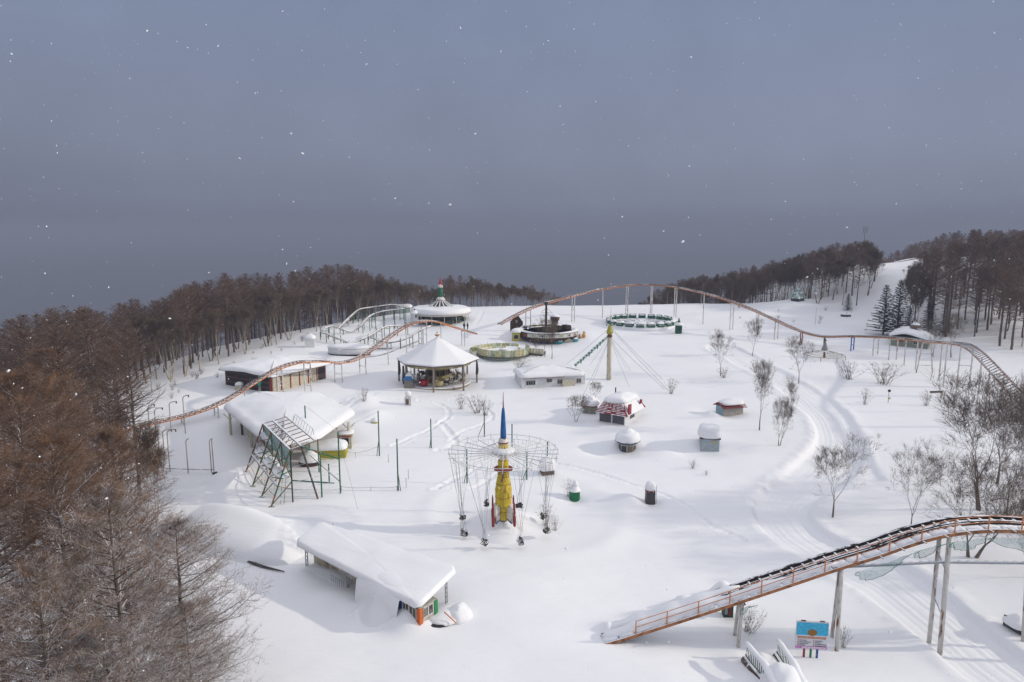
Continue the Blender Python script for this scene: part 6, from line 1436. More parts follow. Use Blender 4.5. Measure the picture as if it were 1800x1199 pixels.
g = G(1039, 728); t = thing('lean_to_shed', 'small weathered shed with a snow mound left of the red shingled hut', 'shed', g+Vector((0, 1.2, 0)), -.3); mk('wall', MB().box((0, 0, .5), (2.0, 2.2, 1.6)), mat('greenish_shed_wall', (.24, .24, .20), .8, .3), t); mk('eaves_board', MB().box((0, -1.2, 1.25), (2.5, .12, .2)), REDT, t); mb = MB(); cap(mb, [(-1.3, -1.3), (1.3, -1.3), (1.3, 1.3), (-1.3, 1.3)], 1.3, .8, .1, .5, 2, .4, .05); mk('snow_cap', mb, SNOW, t)

# round kiosk, box kiosk, small red roofed hut
g = G(1105, 797); t = thing('round_kiosk', 'eight sided kiosk with a tall mushroom of snow in front of the red shingled hut', 'kiosk', g+Vector((0, 1.2, 0)), .2); 
mk('wall', MB().lathe([(1.15, -.5), (1.15, 1.05)], 8, a0=PI/8), mat('tan_kiosk_wall', (.40, .38, .33), .7, .15), t)
for k in range(8): a = k*PI/4; mk('window', MB().box((1.075*math.cos(a), 1.075*math.sin(a), .5), (.05, .70, .8), a), GLASS if k % 3 else mat('brown_kiosk_panel', (.16, .12, .08), .6, .3), t)
mk('roof', MB().lathe([(1.15, 1.05), (1.75, 1.38), (1.7, 1.5), (0, 1.6)], 8, a0=PI/8), mat('dark_blue_grey_eaves', (.08, .11, .14), .6, .3), t)
mb = MB(); cap(mb, [(1.7*math.cos(a*PI/4), 1.7*math.sin(a*PI/4)) for a in range(8)], 1.5, 1.15, .1, .45, 1, .4, .05, edge=.8); mk('snow_cap', mb, SNOW, t); mk('finial', MB().tube((0, 0, 2.9), (0, 0, 3.25), .03, .02, 5), BLACKM, t)
t, w, c = corner_building('box_kiosk', 'small grey blue kiosk with a huge block of snow on its flat roof', (1232, 793), (1264, 794), 2.4, 'kiosk'); mk('wall', MB().box((0, 0, .65), (w, 2.4, 2.2)), GWALL, t); mk('eaves_board', MB().box((0, 0, 1.78), (w+.3, 2.7, .12)), BLACKM, t); mk('notice', MB().box((w*.2, -1.24, 1.3), (.42, .06, .42)), mat('tan_notice', (.5, .38, .18), .6, .1), t); mk('drainpipe', MB().tube((-w/2-.05, -1.2, -.2), (-w/2-.05, -1.2, 1.8), .05, .05, 6), GREYS, t)
mb = MB(); cap(mb, [(-w/2-.1, -1.3), (w/2+.1, -1.3), (w/2+.1, 1.3), (-w/2-.1, 1.3)], 1.84, 1.55, .25, .12, 2, .35, .05, edge=.8); mk('snow_cap', mb, SNOW, t)
t, w, c = corner_building('small_red_roofed_hut', 'small hut with a blue end wall and snowy red roof left of the three trees', (1263, 727), (1279, 732), 1, 'hut'); L2 = 3.2
t2 = t; t2.rotation_euler = (0, 0, 0); g = G(1284, 733); t2.location = g+Vector((.3, 1.4, 0))
mk('wall', MB().box((0, 0, .6), (3.4, 2.0, 1.8), .25), mat('tan_kiosk_wall', ()), t2); mk('end_wall', MB().box((-1.72, -.44, .6), (.08, 2.02, 1.82), .25), mat('blue_end_wall', (.25, .37, .42), .7, .1), t2)
for s_ in (-1, 1):
    for j in range(5): o = mk('roof_strip', MB().box((0, s_*(1.35-j*.26), 1.42+j*.14), (4.2, .32, .05)), REDSH if j % 2 == 0 else REDSH, t2); o.rotation_euler = (0, 0, .25)
mb = MB(); cap(mb, [(-1.5, -.9), (1.9, -.9), (1.9, 1.0), (-1.5, 1.0)], 1.75, .55, .25, .3, 2, .4, .04); o = mk('snow_cap', mb, SNOW, t2); o.rotation_euler = (0, 0, .25)

# bins and booth
g = G(1010, 877); t = thing('green_bin', 'round dark green bin with a pointed snowy lid', 'bin', g); GB = mat('green_bin_paint', (.015, .17, .075), .4, .1); mk('body', MB().lathe([(.62, -.3), (.62, 1.0), (.66, 1.02)], 18), GB, t, True); mk('lid', MB().lathe([(.68, 1.02), (.62, 1.1), (.25, 1.75), (.05, 2.05)], 18), mat('snowy_green_lid', (.02, .13, .07), .5, .2, snow=.75, snowz=.3), t); mk('snow_cap', MB().lathe([(.3, 1.55), (.38, 1.6), (.3, 1.9), (.12, 2.15), (.02, 2.2)], 12, (.08, 0, 0)), SNOW, t); mk('snow_cap', MB().lathe([(.62, .98), (.7, 1.03), (.68, 1.12), (.55, 1.2)], 18), SNOW, t)
g = G(1144, 888); t = thing('brown_booth', 'narrow dark brown booth with an arched red top and a tall snow block', 'booth', g); mk('wall', MB().box((0, .5, .6), (.98, .9, 1.8)), mat('dark_brown_door', (.07, .06, .06), .5, .2), t); mk('arch', MB().add([(.5*math.cos(PI*k/8), y, 1.5+.32*math.sin(PI*k/8)) for y in (0, .95) for k in range(9)], [tuple(range(8, -1, -1)), tuple(range(9, 18))]+[(k, k+1, k+10, k+9) for k in range(8)]), DRED, t); mk('arch_emblem', MB().path([(.3*math.cos(PI*k/6), -.03, 1.5+.18*math.sin(PI*k/6)) for k in range(7)], .03, 4), WHITE, t)
mb = MB(); cap(mb, [(-.5, -.02), (.5, -.02), (.5, 1.0), (-.5, 1.0)], 1.7, .75, .08, .15, 3, .2, .02, edge=.5); mk('snow_cap', mb, SNOW, t); mk('side_pole', MB().tube((.62, .2, -.3), (.62, .2, 2.2), .02, .02, 5), BLACKM, t); mk('side_pole', MB().tube((-.6, .1, -.3), (-.6, .1, 1.2), .03, .03, 5), RUSTY, t)
for px, py, s_, lab in ((962, 838, 1.2, 'small hut under a big rounded snow heap behind the swing ring'),):
    g = G(px, py); t = thing('snowed_hut', lab, 'hut', g+Vector((0, .9, 0)), .25); mk('wall', MB().box((0, 0, .2), (1.5, 1.2, 1.0)), mat('brown_boards_hut', (.14, .10, .08), .7, .3), t); mb = MB(); cap(mb, [(-.9, -.8), (.9, -.8), (.9, .8), (-.9, .8)], .68, 1.3, .1, .3, 3, .3, .05, edge=.7); mk('snow_cap', mb, SNOW, t)
g = G(718, 683); t = thing('blue_roofed_stand', 'small stand with a snowy blue edged pyramid roof left of the carousel', 'stand', g); mk('wall', MB().box((0, .6, .6), (1.5, 1.2, 1.8)), mat('weathered_stand_wall', (.24, .22, .19), .8, .2), t); mk('roof', MB().lathe([(1.25, 1.5), (1.25, 1.65), (.35, 2.7)], 4, (0, .6, 0), PI/4), mat('blue_roof_edge', (.04, .16, .38), .5, .2), t); mk('snow_cap', MB().lathe([(1.18, 1.68), (1.2, 1.78), (.6, 2.5), (.3, 2.85), (.02, 2.95)], 4, (.06, .65, 0), PI/4), SNOW, t, False)
g = G(717, 713); t = thing('lantern_hut', 'small white lantern shaped hut with a ball of snow before the blue roofed stand', 'hut', g); mk('wall', MB().box((0, .5, .5), (1.05, .95, 1.5)), WWALL, t); mk('window', MB().box((-.1, .01, .6), (.5, .05, .9)), mat('brown_kiosk_panel', ()), t); mk('roof', MB().lathe([(.85, 1.25), (.55, 1.6), (.2, 1.7)], 4, (0, .5, 0), PI/4), WHITE, t); mk('snow_cap', MB().ball((0, .5, 1.9), .5, 8, .85), SNOW, t)
g = G(659, 742); t = thing('snowy_rock', 'yellow edged low object under a snow hump left of the long green pole', 'snow hump', g); mk('edge', MB().lathe([(.5, -.3), (.6, .05), (.55, .12)], 14), mat('yellow_slats', ()), t); mb = MB(); cap(mb, [(.6*math.cos(a*.7), .5*math.sin(a*.7)) for a in range(9)], .1, .45, .05, .2, 1, .2, .03); mk('snow_cap', mb, SNOW, t)
g = G(375, 834); t = thing('culvert', 'dark pipe end poking out of the snow bank near the curved poles', 'pipe', g); mk('pipe', MB().tube((-.1, 0, .0), (.35, .3, .05), .22, .22, 12), BLACKM, t)

# green poles, fences, curved poles
for i, (px, pb, pt, bx, lab) in enumerate([(667, 801, 722, -5, 'green pole with a brace, second from the left in the open snow'), (700, 862, 771, 5, 'tallest green pole with a brace, in front of the others'), (758, 787, 736, -3, 'short green pole beside the straight footprint trail'),
    (851.5, 768, 724, -13, 'green pole behind the swing ring, with a long slanting brace'), (821, 849, 789, -6, 'green pole inside the left part of the swing ring'), (926, 843, 794, -9, 'green pole inside the right part of the swing ring'), (900, 790, 745, 0, 'green pole just right of the blue rocket nose'), (962, 812, 776, 0, 'green pole at the right rim of the swing ring')]):
    a = G(px, pb); H_ = hz(a, pt); t = thing('green_pole', lab, 'pole', a, 0, 'green poles round the swing ride'); mk('pole', MB().tube((0, 0, -.4), (0, 0, H_), .085, .075, 8), GREEN, t)
    if bx: dx = bx*mpp(a); mk('brace', MB().tube((dx, -.1, -.3), (0, 0, H_*(.38 if abs(bx) < 10 else .6)), .05, .04, 6), GREENR, t)
def rope(name, lab, pts, h, sag=.12, m=CABLE, r=.02, pst=True, cat='fence'):
    q = [G(*p) for p in pts]; o = q[0]; t = thing(name, lab, cat, o); line = []
    for i, (a, b) in enumerate(zip(q[:-1], q[1:])):
        for k in range(6): u = k/6; line.append(a.lerp(b, u)-o+Vector((0, 0, h-sag*4*u*(1-u))))
    line.append(q[-1]-o+Vector((0, 0, h))); mk('rope', MB().path(line, r, 4), m, t)
    if pst:
        for a in q: mk('post', MB().tube(a-o-Vector((0, 0, .3)), a-o+Vector((0, 0, h+.08)), .035, .035, 5), GREYS, t)
rope('rope_fence', 'thin rope fence running from the pavilion kiosk to the green pole', [(607, 800), (625, 804), (664, 793)], .6)
rope('rope_fence', 'thin rope fence in front of the green steel frames', [(600, 862), (652, 863), (698, 862)], .45)
rope('pipe_fence', 'brown pipe fence between the curved poles', [(288, 829), (331, 831), (376, 832)], .45, .02, RUSTY, .04)
for px, pb, pt in ((683, 813, 799), (718, 842, 825), (714, 857, 840)): a = G(px, pb); tag(mk('stake', MB().tube((0, 0, -.3), (0, 0, hz(a, pt)), .035, .03, 5), GREYS, None, None, a), {683: 'thin grey stake left of the tallest green pole', 718: 'thin grey stake right of the tallest green pole, farther one', 714: 'thin grey stake right of the tallest green pole, nearer one'}[px], 'stake')
a, b = P(667, 722, G(667, 801).y), P(540, 713, posts[540][0].y); t = thing('guy_wire', 'thin wire slanting from the steel frame pole to the snow', 'wire', a); mk('wire', MB().tube((0, 0, 0), Vector((posts[598.6][0].x, posts[598.6][0].y, posts[598.6][1]))-a, .014, .014, 4).tube(Vector((posts[540][0].x, posts[540][0].y, posts[540][1]))-a, Vector((posts[598.6][0].x, posts[598.6][0].y, posts[598.6][1]))-a, .014, .014, 4), CABLE, t)
a = G(629, 895); t = thing('guy_wire', 'thin wire running down to the snow right of the steel frame', 'wire', a); mk('wire', MB().tube((0, 0, 0), Vector((posts[598.6][0].x, posts[598.6][0].y, posts[598.6][1]*.8+1))-a, .012, .012, 4), CABLE, t)
CP = mat('grey_cream_pole', (.34, .32, .28), .6, .2)
for i, (px, pb, pt, dx, dk) in enumerate([(264, 765, 711, 9, 0), (275, 765, 717, 11, 1), (301, 758, 706, 10, 0), (326, 762, 695, 8, 0), (281, 805, 741, 5, 0), (299, 829, 755, 12, 0), (331, 832, 771, 6, 0), (372, 831, 771, 6, 0), (290, 812, 755, 12, 1), (303, 790, 790, 0, 0), (376, 829, 772, 1, 0)]):
    if pb == pt: continue
    a = G(px, pb); H_ = hz(a, pt); w_ = dx*mpp(a); r0 = w_; pts_ = [(0, 0, -.4), (0, 0, H_*.5), (0, 0, H_-.5)]+[(w_*(1-math.cos(k*PI/10)), 0, H_-.5+.5*math.sin(k*PI/10)) for k in range(1, 6)]
    if dx > 7: pts_.append((w_*1.3, 0, H_-.03))
    t = thing('curved_pole', 'pale curved pole, %s' % ['leftmost of the arched row beside the orange track', 'second of the arched row, darker at its tip', 'with its tip above the low end of the orange track', 'tallest, between the snow heaps on the orange track', 'thick, in front of the orange track end', 'with a long arched tip, by the brown pipe fence', 'short bent one at the middle of the brown pipe fence', 'bent one at the right end of the brown pipe fence', 'slanting beside the long arched one', '', 'straight twin of the bent one at the fence end'][i], 'pole', a, 0, 'curved poles near the left larches')
    mk('pole', MB().path(pts_, .06, 6), CP, t, True)
    if dx > 7: mk('lamp_head', MB().box((w_*1.3, 0, H_-.1), (.12, .12, .35)), RUSTY, t)
for i, (px, py, s_, lab) in enumerate([(277, 745, 1.3, 'round snow heap on the orange track, left of the tallest curved pole'), (291, 742, .9, 'small snow heap on the orange track between two bigger ones'), (308, 739, 1.2, 'snow heap on the orange track right of the small one'), (345, 728, 1.3, 'long snow heap on the orange track'), (378, 715, .8, 'snow ball at the upper end of the snow heaps on the orange track'), (262, 744, .8, 'leftmost snow heap on the orange track')]):
    a = P(px, py, 102+i*.4 if i < 4 else 105); mb = MB().ball((0, 0, 0), s_*.8, 8, .75); o = mk('snow_heap', mb, SNOW, None, True, a); o.scale = (2.6 if i == 3 else 1.1, 1, 1); tag(o, lab, 'snow heap')

# lamp post, small signs, playground
g = G(1561, 708); t = thing('lamp_post', 'thin post with a round lamp head standing alone right of the shrubs', 'lamp post', g); mk('pole', MB().tube((0, 0, -.3), (0, 0, hz(g, 688)), .05, .04, 6), GREYS, t); mk('lamp_head', MB().ball((.05, 0, hz(g, 687)), .24, 6), BLACKM, t); mk('plate', MB().box((.1, -.05, .75), (.4, .06, .3)), mat('tan_notice', ()), t)
g = G(1645, 700); t = thing('low_sign', 'low wooden sign board poking out of the snow beside the dense trees', 'sign', g+Vector((0, 0, 0)), .1); mk('board', MB().box((0, 0, 1.1), (2.3, .1, .35)), mat('rusty_dark_board', (.08, .06, .05), .7, .4, snow=.5), t); mk('post', MB().box((.95, .02, .5), (.22, .12, 1.3)), CREAM, t)
g = G(1462, 636); c = Vector((g.x, g.y+3.4, gz(g.x, g.y+3.4))); t = thing('net_ride', 'round metal net ride with a grey pointed roof and a red ball, under the track', 'playground ride', c); hn = lambda py: P(CX, py, c.y).z-c.z
for k in range(20): a = 2*PI*k/20; mk('spoke', MB().tube((.5*math.cos(a), .5*math.sin(a), 1.5), (4.0*math.cos(a), 4.0*math.sin(a), .55), .035, .035, 5), mat('rusty_cream_bar', (.36, .30, .22), .7, .3, snow=.3), t)
for rr, z in ((4.0, .55), (3.0, .82), (2.0, 1.1)): mk('hoop', MB().path([(rr*math.cos(2*PI*i/32), rr*math.sin(2*PI*i/32), z) for i in range(33)], .04, 5), mat('rusty_cream_bar', ()), t)
for k in range(8): a = 2*PI*k/8+.2; mk('leg', MB().tube((4.0*math.cos(a), 4.0*math.sin(a), .6), (4.0*math.cos(a), 4.0*math.sin(a), -.3), .05, .05, 5), RUSTY, t)
mk('pole', MB().tube((0, 0, -.3), (0, 0, hn(612)), .25, .2, 8), RUSTY, t); mk('disc', MB().lathe([(.9, hn(618)), (1.0, hn(617)), (.3, hn(614))], 12), mat('snowy_disc', (.5, .5, .5), .6, .1, snow=.7), t)
mk('roof', MB().lathe([(.72, hn(616)), (.62, hn(613)), (.12, hn(600.5))], 10), mat('grey_cone_roof', (.22, .24, .23), .6, .2, snow=.3), t); mk('ball', MB().ball((0, 0, hn(598.5)), .24, 6), DRED, t)
g = G(1433, 571); t = thing('thin_pole', 'thin pale pole on the slope left of the twin spruces', 'pole', P(1428, 583, 160) if False else g); mk('pole', MB().tube((0, 0, -1), (0, 0, 4.2), .05, .04, 5), GREYS, t)
# far grey green building
g0 = G(1565, 607); g1 = G(1632, 615); t, w, c = corner_building('grey_green_building', 'grey green building under snow behind the track supports below the spruces', (1565, 607), (1630, 614), 7); hgt = 2.2
GG = mat('grey_green_wall', (.23, .25, .20), .7, .15); mk('wall', MB().box((0, 0, hgt/2-.5), (w, 7, hgt+1)), GG, t); mk('window', MB().box((-w*.22, -3.53, hgt*.6), (.9, .05, .4)), mat('rust_sign', (.25, .08, .05), .6, .2), t); window(t, w*.18, -3.53, hgt*.55, .8, .7); mk('panel', MB().box((w*.36, -3.54, hgt*.5), (.12, .08, hgt)), BLACKM, t)
mb = MB(); cap(mb, [(-w/2-.4, -3.8), (w/2+.4, -3.8), (w/2+.4, 3.7), (-w/2-.4, 3.7)], lambda x, y: hgt+.25*(w/2-abs(x+.8)), .7, .15, .5, 2, .8, .06, edge=.8); mk('snow_cap', mb, SNOW, t); mk('ridge_hat', MB().lathe([(1.2, hgt+2.0), (1.0, hgt+2.6), (.1, hgt+3.3)], 10, (w*.1, -.5, 0)), mat('brown_thatch', (.16, .11, .09), .8, .3, snow=.3), t)
g = G(1407, 531); t = thing('green_roofed_hut', 'tiny hut with a steep pale green pyramid roof on the hillside by the wood', 'hut', g+Vector((0, 2, 0)), .5); hq = hz(g, 505); mk('roof', MB().lathe([(2.1, .9), (2.0, 1.1), (.05, hq+.2)], 4, a0=PI/4), mat('pale_green_roof', (.17, .28, .24), .6, .2, snow=.6, snowz=.5), t); mk('wall', MB().box((0, 0, .3), (2.6, 2.6, 1.6)), DWOOD, t)
g = G(1487, 556); o = mk('rock', MB().lathe([(1.2, -.3), (1.1, .5), (.5, 1.1), (.02, 1.3)], 7, sx=1.2), mat('dark_rock', (.08, .075, .07), .9, .3, snow=.5), None, False, g); tag(o, 'dark snow capped rock on the hillside left of the twin spruces', 'rock')
base = P(1518, 445, 214); t = thing('antenna_mast', 'slim antenna mast rising above the wood on the right skyline', 'antenna', base); zt3 = P(1518, 399, 214).z-base.z
mk('mast', MB().tube((0, 0, -20), (0, 0, zt3), .22, .14, 6), GREYS, t)
for x in (-.55, 0, .55): mk('panel_antenna', MB().box((x, 0, zt3-.8), (.14, .14, 2.0)), GREYS, t)
mk('ring', MB().beam((-.6, 0, zt3-.6), (.6, 0, zt3-.6), .1), GREYS, t)

# sign board
g = G(1421, 1156); t = thing('sign_board', 'sign board with blue picture band and pink foot on three coloured posts', 'sign', g, -.10); W2, z0, z1 = 2.22, hz(g, 1140)+.0, hz(g, 1092); SX = 1.02
for x, m, l_ in ((-.42, mat('sign_post_red', (.30, .03, .04), .5, .2, snow=.1), 'red post'), (.04, mat('sign_post_green', (.02, .20, .06), .5, .2), 'green post'), (.48, mat('sign_post_blue', (.02, .06, .28), .5, .2), 'blue post')): o = mk('post', MB().box((x+.1, .04, (z0-.4)/2+.1), (.13, .1, z0+.9)), m, t); o['label'] = l_
mk('board', MB().box((.12, .0, (z0+z1)/2), (W2, .08, z1-z0)), mat('white_sign_panel', (.66, .66, .70), .5, .05, bump=0), t); Hh = z1-z0; cx = .12
def plate(nm, x, u0, u1, w_, m, d=.045): return mk(nm, MB().box((cx+x, -d-.004, z0+Hh*(u0+u1)/2), (w_, .006, Hh*(u1-u0))), m, t)
plate('picture_band', 0, .50, .955, W2-.06, mat('sign_sky_blue', (.05, .42, .66), .5, .35, scale=12, bump=0)); plate('title_bar', 0, .375, .45, W2*.88, mat('sign_brown_bar', (.50, .19, .10), .5, .15, scale=8, bump=0)); plate('foot_band', 0, .015, .10, W2-.05, mat('sign_pink', (.55, .20, .48), .5, .35, scale=8, bump=0))
SBR = mat('sign_print_brown', (.28, .14, .03), .6, .1, bump=0); SDK = mat('sign_print_dark', (.08, .07, .09), .6, .1, bump=0); SRD = mat('sign_print_red', (.40, .06, .05), .6, .1, bump=0); SWT = mat('sign_print_white', (.75, .75, .75), .6, .05, bump=0)
def disc(nm, x, u, rx, rz_, m, d=.05, n=14): return mk(nm, MB().add([(cx+x+rx*math.cos(2*PI*k/n), -d, z0+Hh*u+rz_*math.sin(2*PI*k/n)) for k in range(n)]+[(cx+x+rx*math.cos(2*PI*k/n), -d+.004, z0+Hh*u+rz_*math.sin(2*PI*k/n)) for k in range(n)], [tuple(range(n))]+[(k, k+n, (k+1) % n+n, (k+1) % n) for k in range(n)]), m, t)
disc('picture_shape', 0, .60, .34, .26, SBR, .056); random.seed(21)
for col_, xs_, rows in ((SDK, -.95, [(.31, .55), (.25, .85), (.19, .75), (.13, .5)]), (SDK, .12, [(.30, .6), (.24, .5), (.18, .85), (.12, .9)])):
    for u, L_ in rows:
        plate('print_mark', xs_+.03, u-.014, u+.014, .07, SRD, .05); x = xs_+.12
        while x < xs_+L_:
            w_ = random.uniform(.035, .07); plate('print_mark', x+w_/2, u-.013, u+.013, w_, col_, .05); x += w_+.018
x = -.85
while x < .85: w_ = random.uniform(.04, .09); plate('print_mark', x, .39, .435, w_, mat('sign_print_pale', (.6, .35, .22), .6, .1, bump=0), .052); x += w_+.03
x = -.6
while x < 1.0: w_ = random.uniform(.04, .08); plate('print_mark', x, .035, .08, w_, SWT, .052); x += w_+.025
for x in (-.65, .65): mk('lamp_bracket', MB().box((cx+x, -.05, z1+.05), (.32, .12, .04)), mat('brown_shelf', ()), t)

# snow covered stairs at the bottom
g = G(1350, 1180); t = thing('snowy_stairs', 'snow covered stairs with dark green railings at the bottom edge under the lift hill', 'stairs', (g.x, g.y, g.z)); L_l = [Zp(x, y, 1.25)-g for x, y in ((1311, 1131), (1322, 1146), (1345, 1172), (1362, 1210), (1368, 1260))]; L_r = [Zp(x, y, 1.25)-g for x, y in ((1366, 1126), (1378, 1144), (1394, 1168), (1412, 1205), (1425, 1260))]
DG = mat('dark_green_railing', (.015, .07, .05), .6, .3)
for ln in (L_l, L_r):
    pts_ = resample([Vector(p) for p in ln], .25)
    mk('handrail', MB().path(pts_, .05, 6), DG, t); mb = MB(); mb.path([p+Vector((0, 0, .14)) for p in pts_], [.06]+[.15+.03*math.sin(k*.7)+.25*(k/len(pts_)) for k in range(len(pts_)-2)]+[.1], 10); mk('snow_ridge', mb, SNOW, t, True)
    b0 = None
    for p in pts_[1:-1]:
        if b0 is None: b0 = mk('railing_bar', MB().box((0, 0, -.45), (.035, .035, .9)), DG, t); b0.location = p
        else: inst(b0, t, p)
    mk('lower_rail', MB().path([p-Vector((0, 0, .85)) for p in pts_], .04, 5), DG, t)
    mk('stair_cheek', MB().path([p-Vector((0, 0, 1.25)) for p in pts_], .32, 6), mat('dark_brown_unit', ()), t)
ctr = [(a+b)/2 for a, b in zip(L_l, L_r)]; pts_ = resample([Vector(p) for p in ctr], .3); n_ = len(pts_); mb = MB(); NN = 14
for i, p in enumerate(pts_):
    hd = .45 if i/n_ < .25 else .45+1.6*min(1, (i/n_-.25)/.2)**.55; wd = (L_r[0]-L_l[0]).length*.5-.05+.6*min(1, max(0, i/n_-.2)*2)
    for k in range(NN+1): u = -1+2*k/NN; mb.v.append((p.x+u*wd, p.y, p.z-1.3+hd*(1-abs(u)**2.6)+.05*math.sin(i*.8+k)))
for i in range(n_-1):
    for k in range(NN): a = i*(NN+1)+k; mb.f.append((a+NN+1, a+NN+2, a+1, a))
mk('snow_drift', mb, SNOW, t, True)
g = G(1281, 1087); t = thing('small_post_box', 'tiny dark green cabinet with red doors under the lift hill support', 'cabinet', g); mk('body', MB().box((0, .4, .6), (.75, .6, 1.2)), DG, t); mk('door', MB().box((.08, .08, .65), (.2, .04, .9)), DRED, t); mk('door', MB().box((-.2, .08, .65), (.22, .04, .7)), GREYS, t); mk('roof', MB().box((.25, .2, 1.3), (1.9, .9, .1)), DG, t); mb = MB(); cap(mb, [(-.4, .1), (.4, .1), (.4, .8), (-.4, .8)], 1.36, .3, .05, .1, 2, .2, .02); mk('snow_cap', mb, SNOW, t)
g = G(1783, 1114); t = thing('snowy_bench', 'bench like board half covered by snow at the right photo edge', 'bench', g, .3); mk('board', MB().box((.3, .3, .45), (.10, 1.6, .9)), mat('grey_weathered_planks', ()), t); mk('leg', MB().box((.32, -.3, .1), (.08, .1, 1.0)), RUSTY, t); mb = MB(); cap(mb, [(-.2, -.5), (1.6, -.6), (1.8, 1.2), (-.1, 1.1)], .5, .4, .1, .25, 2, .3, .03); mk('snow_cap', mb, SNOW, t)
# white tank like hump and low wall by the small coaster
g = G(610, 626); t = thing('white_drum_hut', 'half buried white curved wall with a dark foot beside the small green coaster', 'wall', g+Vector((0, 2, 0))); mk('wall', MB().lathe([(3.4, .2), (3.4, 1.6)], 28, sx=1.3, sy=.6), WWALL, t, True); mk('foot', MB().lathe([(3.42, -.3), (3.42, .3)], 28, sx=1.3, sy=.6), mat('dark_backing', ()), t); mb = MB(); cap(mb, [(4.5*math.cos(a*.4), 2.1*math.sin(a*.4)) for a in range(16)], 1.5, .5, .1, .4, 1, .6, .05); mk('snow_cap', mb, SNOW, t)
q = [G(a, b) for a, b in ((640, 629), (665, 626), (690, 618), (715, 608), (735, 600))]; o_ = q[0]; t = thing('low_edge', 'low grey curb edge curving through the snow below the small coaster', 'kerb', o_); mk('edge', MB().path([p-o_+Vector((0, 0, .1)) for p in catmull(q, 4)], .16, 6), GREYS, t)

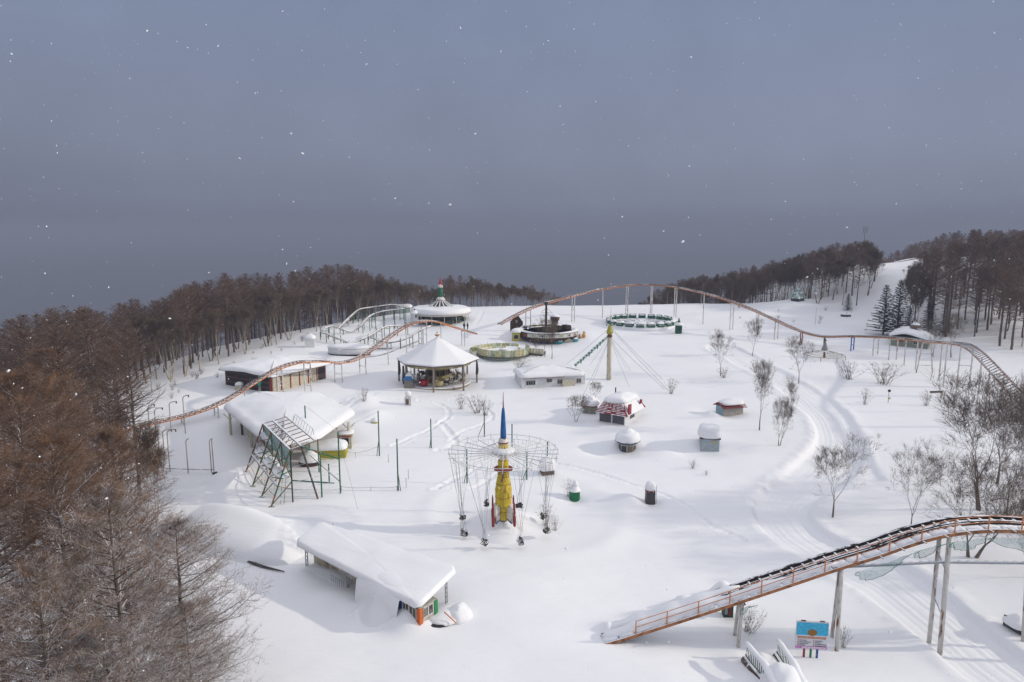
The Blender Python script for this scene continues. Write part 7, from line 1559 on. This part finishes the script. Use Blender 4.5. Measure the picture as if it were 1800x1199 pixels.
# two people
def person(loc, lab, cloth, sc, rz, lean=0):
    me = bpy.data.meshes.new('person'); J = {'pelvis': (0, 0, .95), 'chest': (0, .02, 1.3), 'neck': (0, .0, 1.48), 'head0': (0, -.02, 1.56), 'head1': (0, -.03, 1.72), 'hl': (.1, 0, .9), 'kl': (.12, -.06, .5), 'al': (.12, .02, .08), 'tl': (.13, -.14, .04), 'hr': (-.1, 0, .9), 'kr': (-.12, .04, .5), 'ar': (-.13, .12, .08), 'tr': (-.13, -.02, .04), 'sl': (.2, .02, 1.42), 'el': (.28, .05, 1.12), 'wl': (.24, -.14, .92), 'fl': (.23, -.2, .86), 'sr': (-.2, .02, 1.42), 'er': (-.28, .04, 1.12), 'wr': (-.25, -.05, .86), 'fr': (-.25, -.07, .78)}
    names = list(J); E = [('pelvis', 'chest'), ('chest', 'neck'), ('neck', 'head0'), ('head0', 'head1'), ('pelvis', 'hl'), ('hl', 'kl'), ('kl', 'al'), ('al', 'tl'), ('pelvis', 'hr'), ('hr', 'kr'), ('kr', 'ar'), ('ar', 'tr'), ('chest', 'sl'), ('sl', 'el'), ('el', 'wl'), ('wl', 'fl'), ('chest', 'sr'), ('sr', 'er'), ('er', 'wr'), ('wr', 'fr')]
    me.from_pydata([J[n] for n in names], [(names.index(a), names.index(b)) for a, b in E], []); me.materials.append(cloth)
    o = bpy.data.objects.new('person', me); COL.objects.link(o); o.location = loc; o.rotation_euler = (0, 0, rz); o.scale = (sc,)*3
    md = o.modifiers.new('skin', 'SKIN'); rad = {'pelvis': .17, 'chest': .19, 'neck': .08, 'head0': .09, 'head1': .11, 'hl': .12, 'kl': .085, 'al': .06, 'tl': .05, 'hr': .12, 'kr': .085, 'ar': .06, 'tr': .05, 'sl': .10, 'el': .07, 'wl': .05, 'fl': .05, 'sr': .10, 'er': .07, 'wr': .05, 'fr': .05}
    for i, n in enumerate(names): v = me.skin_vertices[0].data[i]; v.radius = (rad[n], rad[n]); v.use_root = (n == 'pelvis')
    o.modifiers.new('sub', 'SUBSURF').levels = 1; o.modifiers['sub'].render_levels = 2
    hd = mk('face', MB().ball((0, -.075, 1.63), .085, 6, 1.15), mat('skin', (.42, .26, .19), .6, .1), o, True); mk('hat', MB().lathe([(.13, 1.66), (.135, 1.72), (.1, 1.82), (.02, 1.86)], 12, (0, -.02, 0)), mat('dark_hat', (.02, .02, .025)), o, True)
    tag(o, lab, 'person'); return o
a = G(816, 579); person(a+Vector((0, 0, -.15)), 'person in a dark grey jacket and trousers standing left, beside the spire ride', mat('dark_grey_clothes', (.035, .037, .04), .8, .4), 1.03, 2.8)
a = G(822, 579); person(a+Vector((0, 0, -.15)), 'person in black clothes standing right of the other beside the spire ride', mat('black_clothes', (.018, .018, .022), .8, .4), 1.0, 2.4)

# falling snow
random.seed(77); mb = MB(); n = 0
while n < 5200:
    d = 5+85*random.random()**1.3; x = random.uniform(-1, 1)*d*.85; z = CAM_H+random.uniform(-.75, .5)*d
    if z < 1 or z > 60: continue
    r = random.uniform(.0035, .010)*(1.9 if random.random() < .10 else 1)*(.7+d*.012); p = Vector((x, d, z)); k = len(mb.v)
    st_ = rv(r*.8); mb.add([p+Vector((r, 0, 0))+st_, p+Vector((-r, 0, 0))-st_, p+Vector((0, r, 0)), p+Vector((0, -r, 0)), p+Vector((0, 0, r*1.2)), p+Vector((0, 0, -r))], [(0, 2, 4), (2, 1, 4), (1, 3, 4), (3, 0, 4), (2, 0, 5), (1, 2, 5), (3, 1, 5), (0, 3, 5)]); n += 1
tag(mk('falling_snow', mb, SNOW), 'snowflakes drifting through the air over the whole park', 'snowflakes', None, 'stuff')

# ------------------------------------------------------------------ snow haze in the air
hm_ = bpy.data.materials.new('snow_haze'); hm_.use_nodes = True; n = hm_.node_tree.nodes; k = hm_.node_tree.links; n.clear()
oo = n.new('ShaderNodeOutputMaterial'); pv = n.new('ShaderNodeVolumePrincipled'); pv.inputs['Density'].default_value = HAZE_D; pv.inputs['Color'].default_value = (.40, .445, .58, 1); pv.inputs['Anisotropy'].default_value = .0
k.new(pv.outputs[0], oo.inputs['Volume'])
mb = MB().box((0, 0, 0), (20000, 15000, 187)); o = mk('haze', mb, hm_, None, False, (0, 4500, -31.5)); tag(o, 'thin snow haze that fades the far woods', 'haze', None, 'stuff')
print('objects', len(bpy.data.objects))
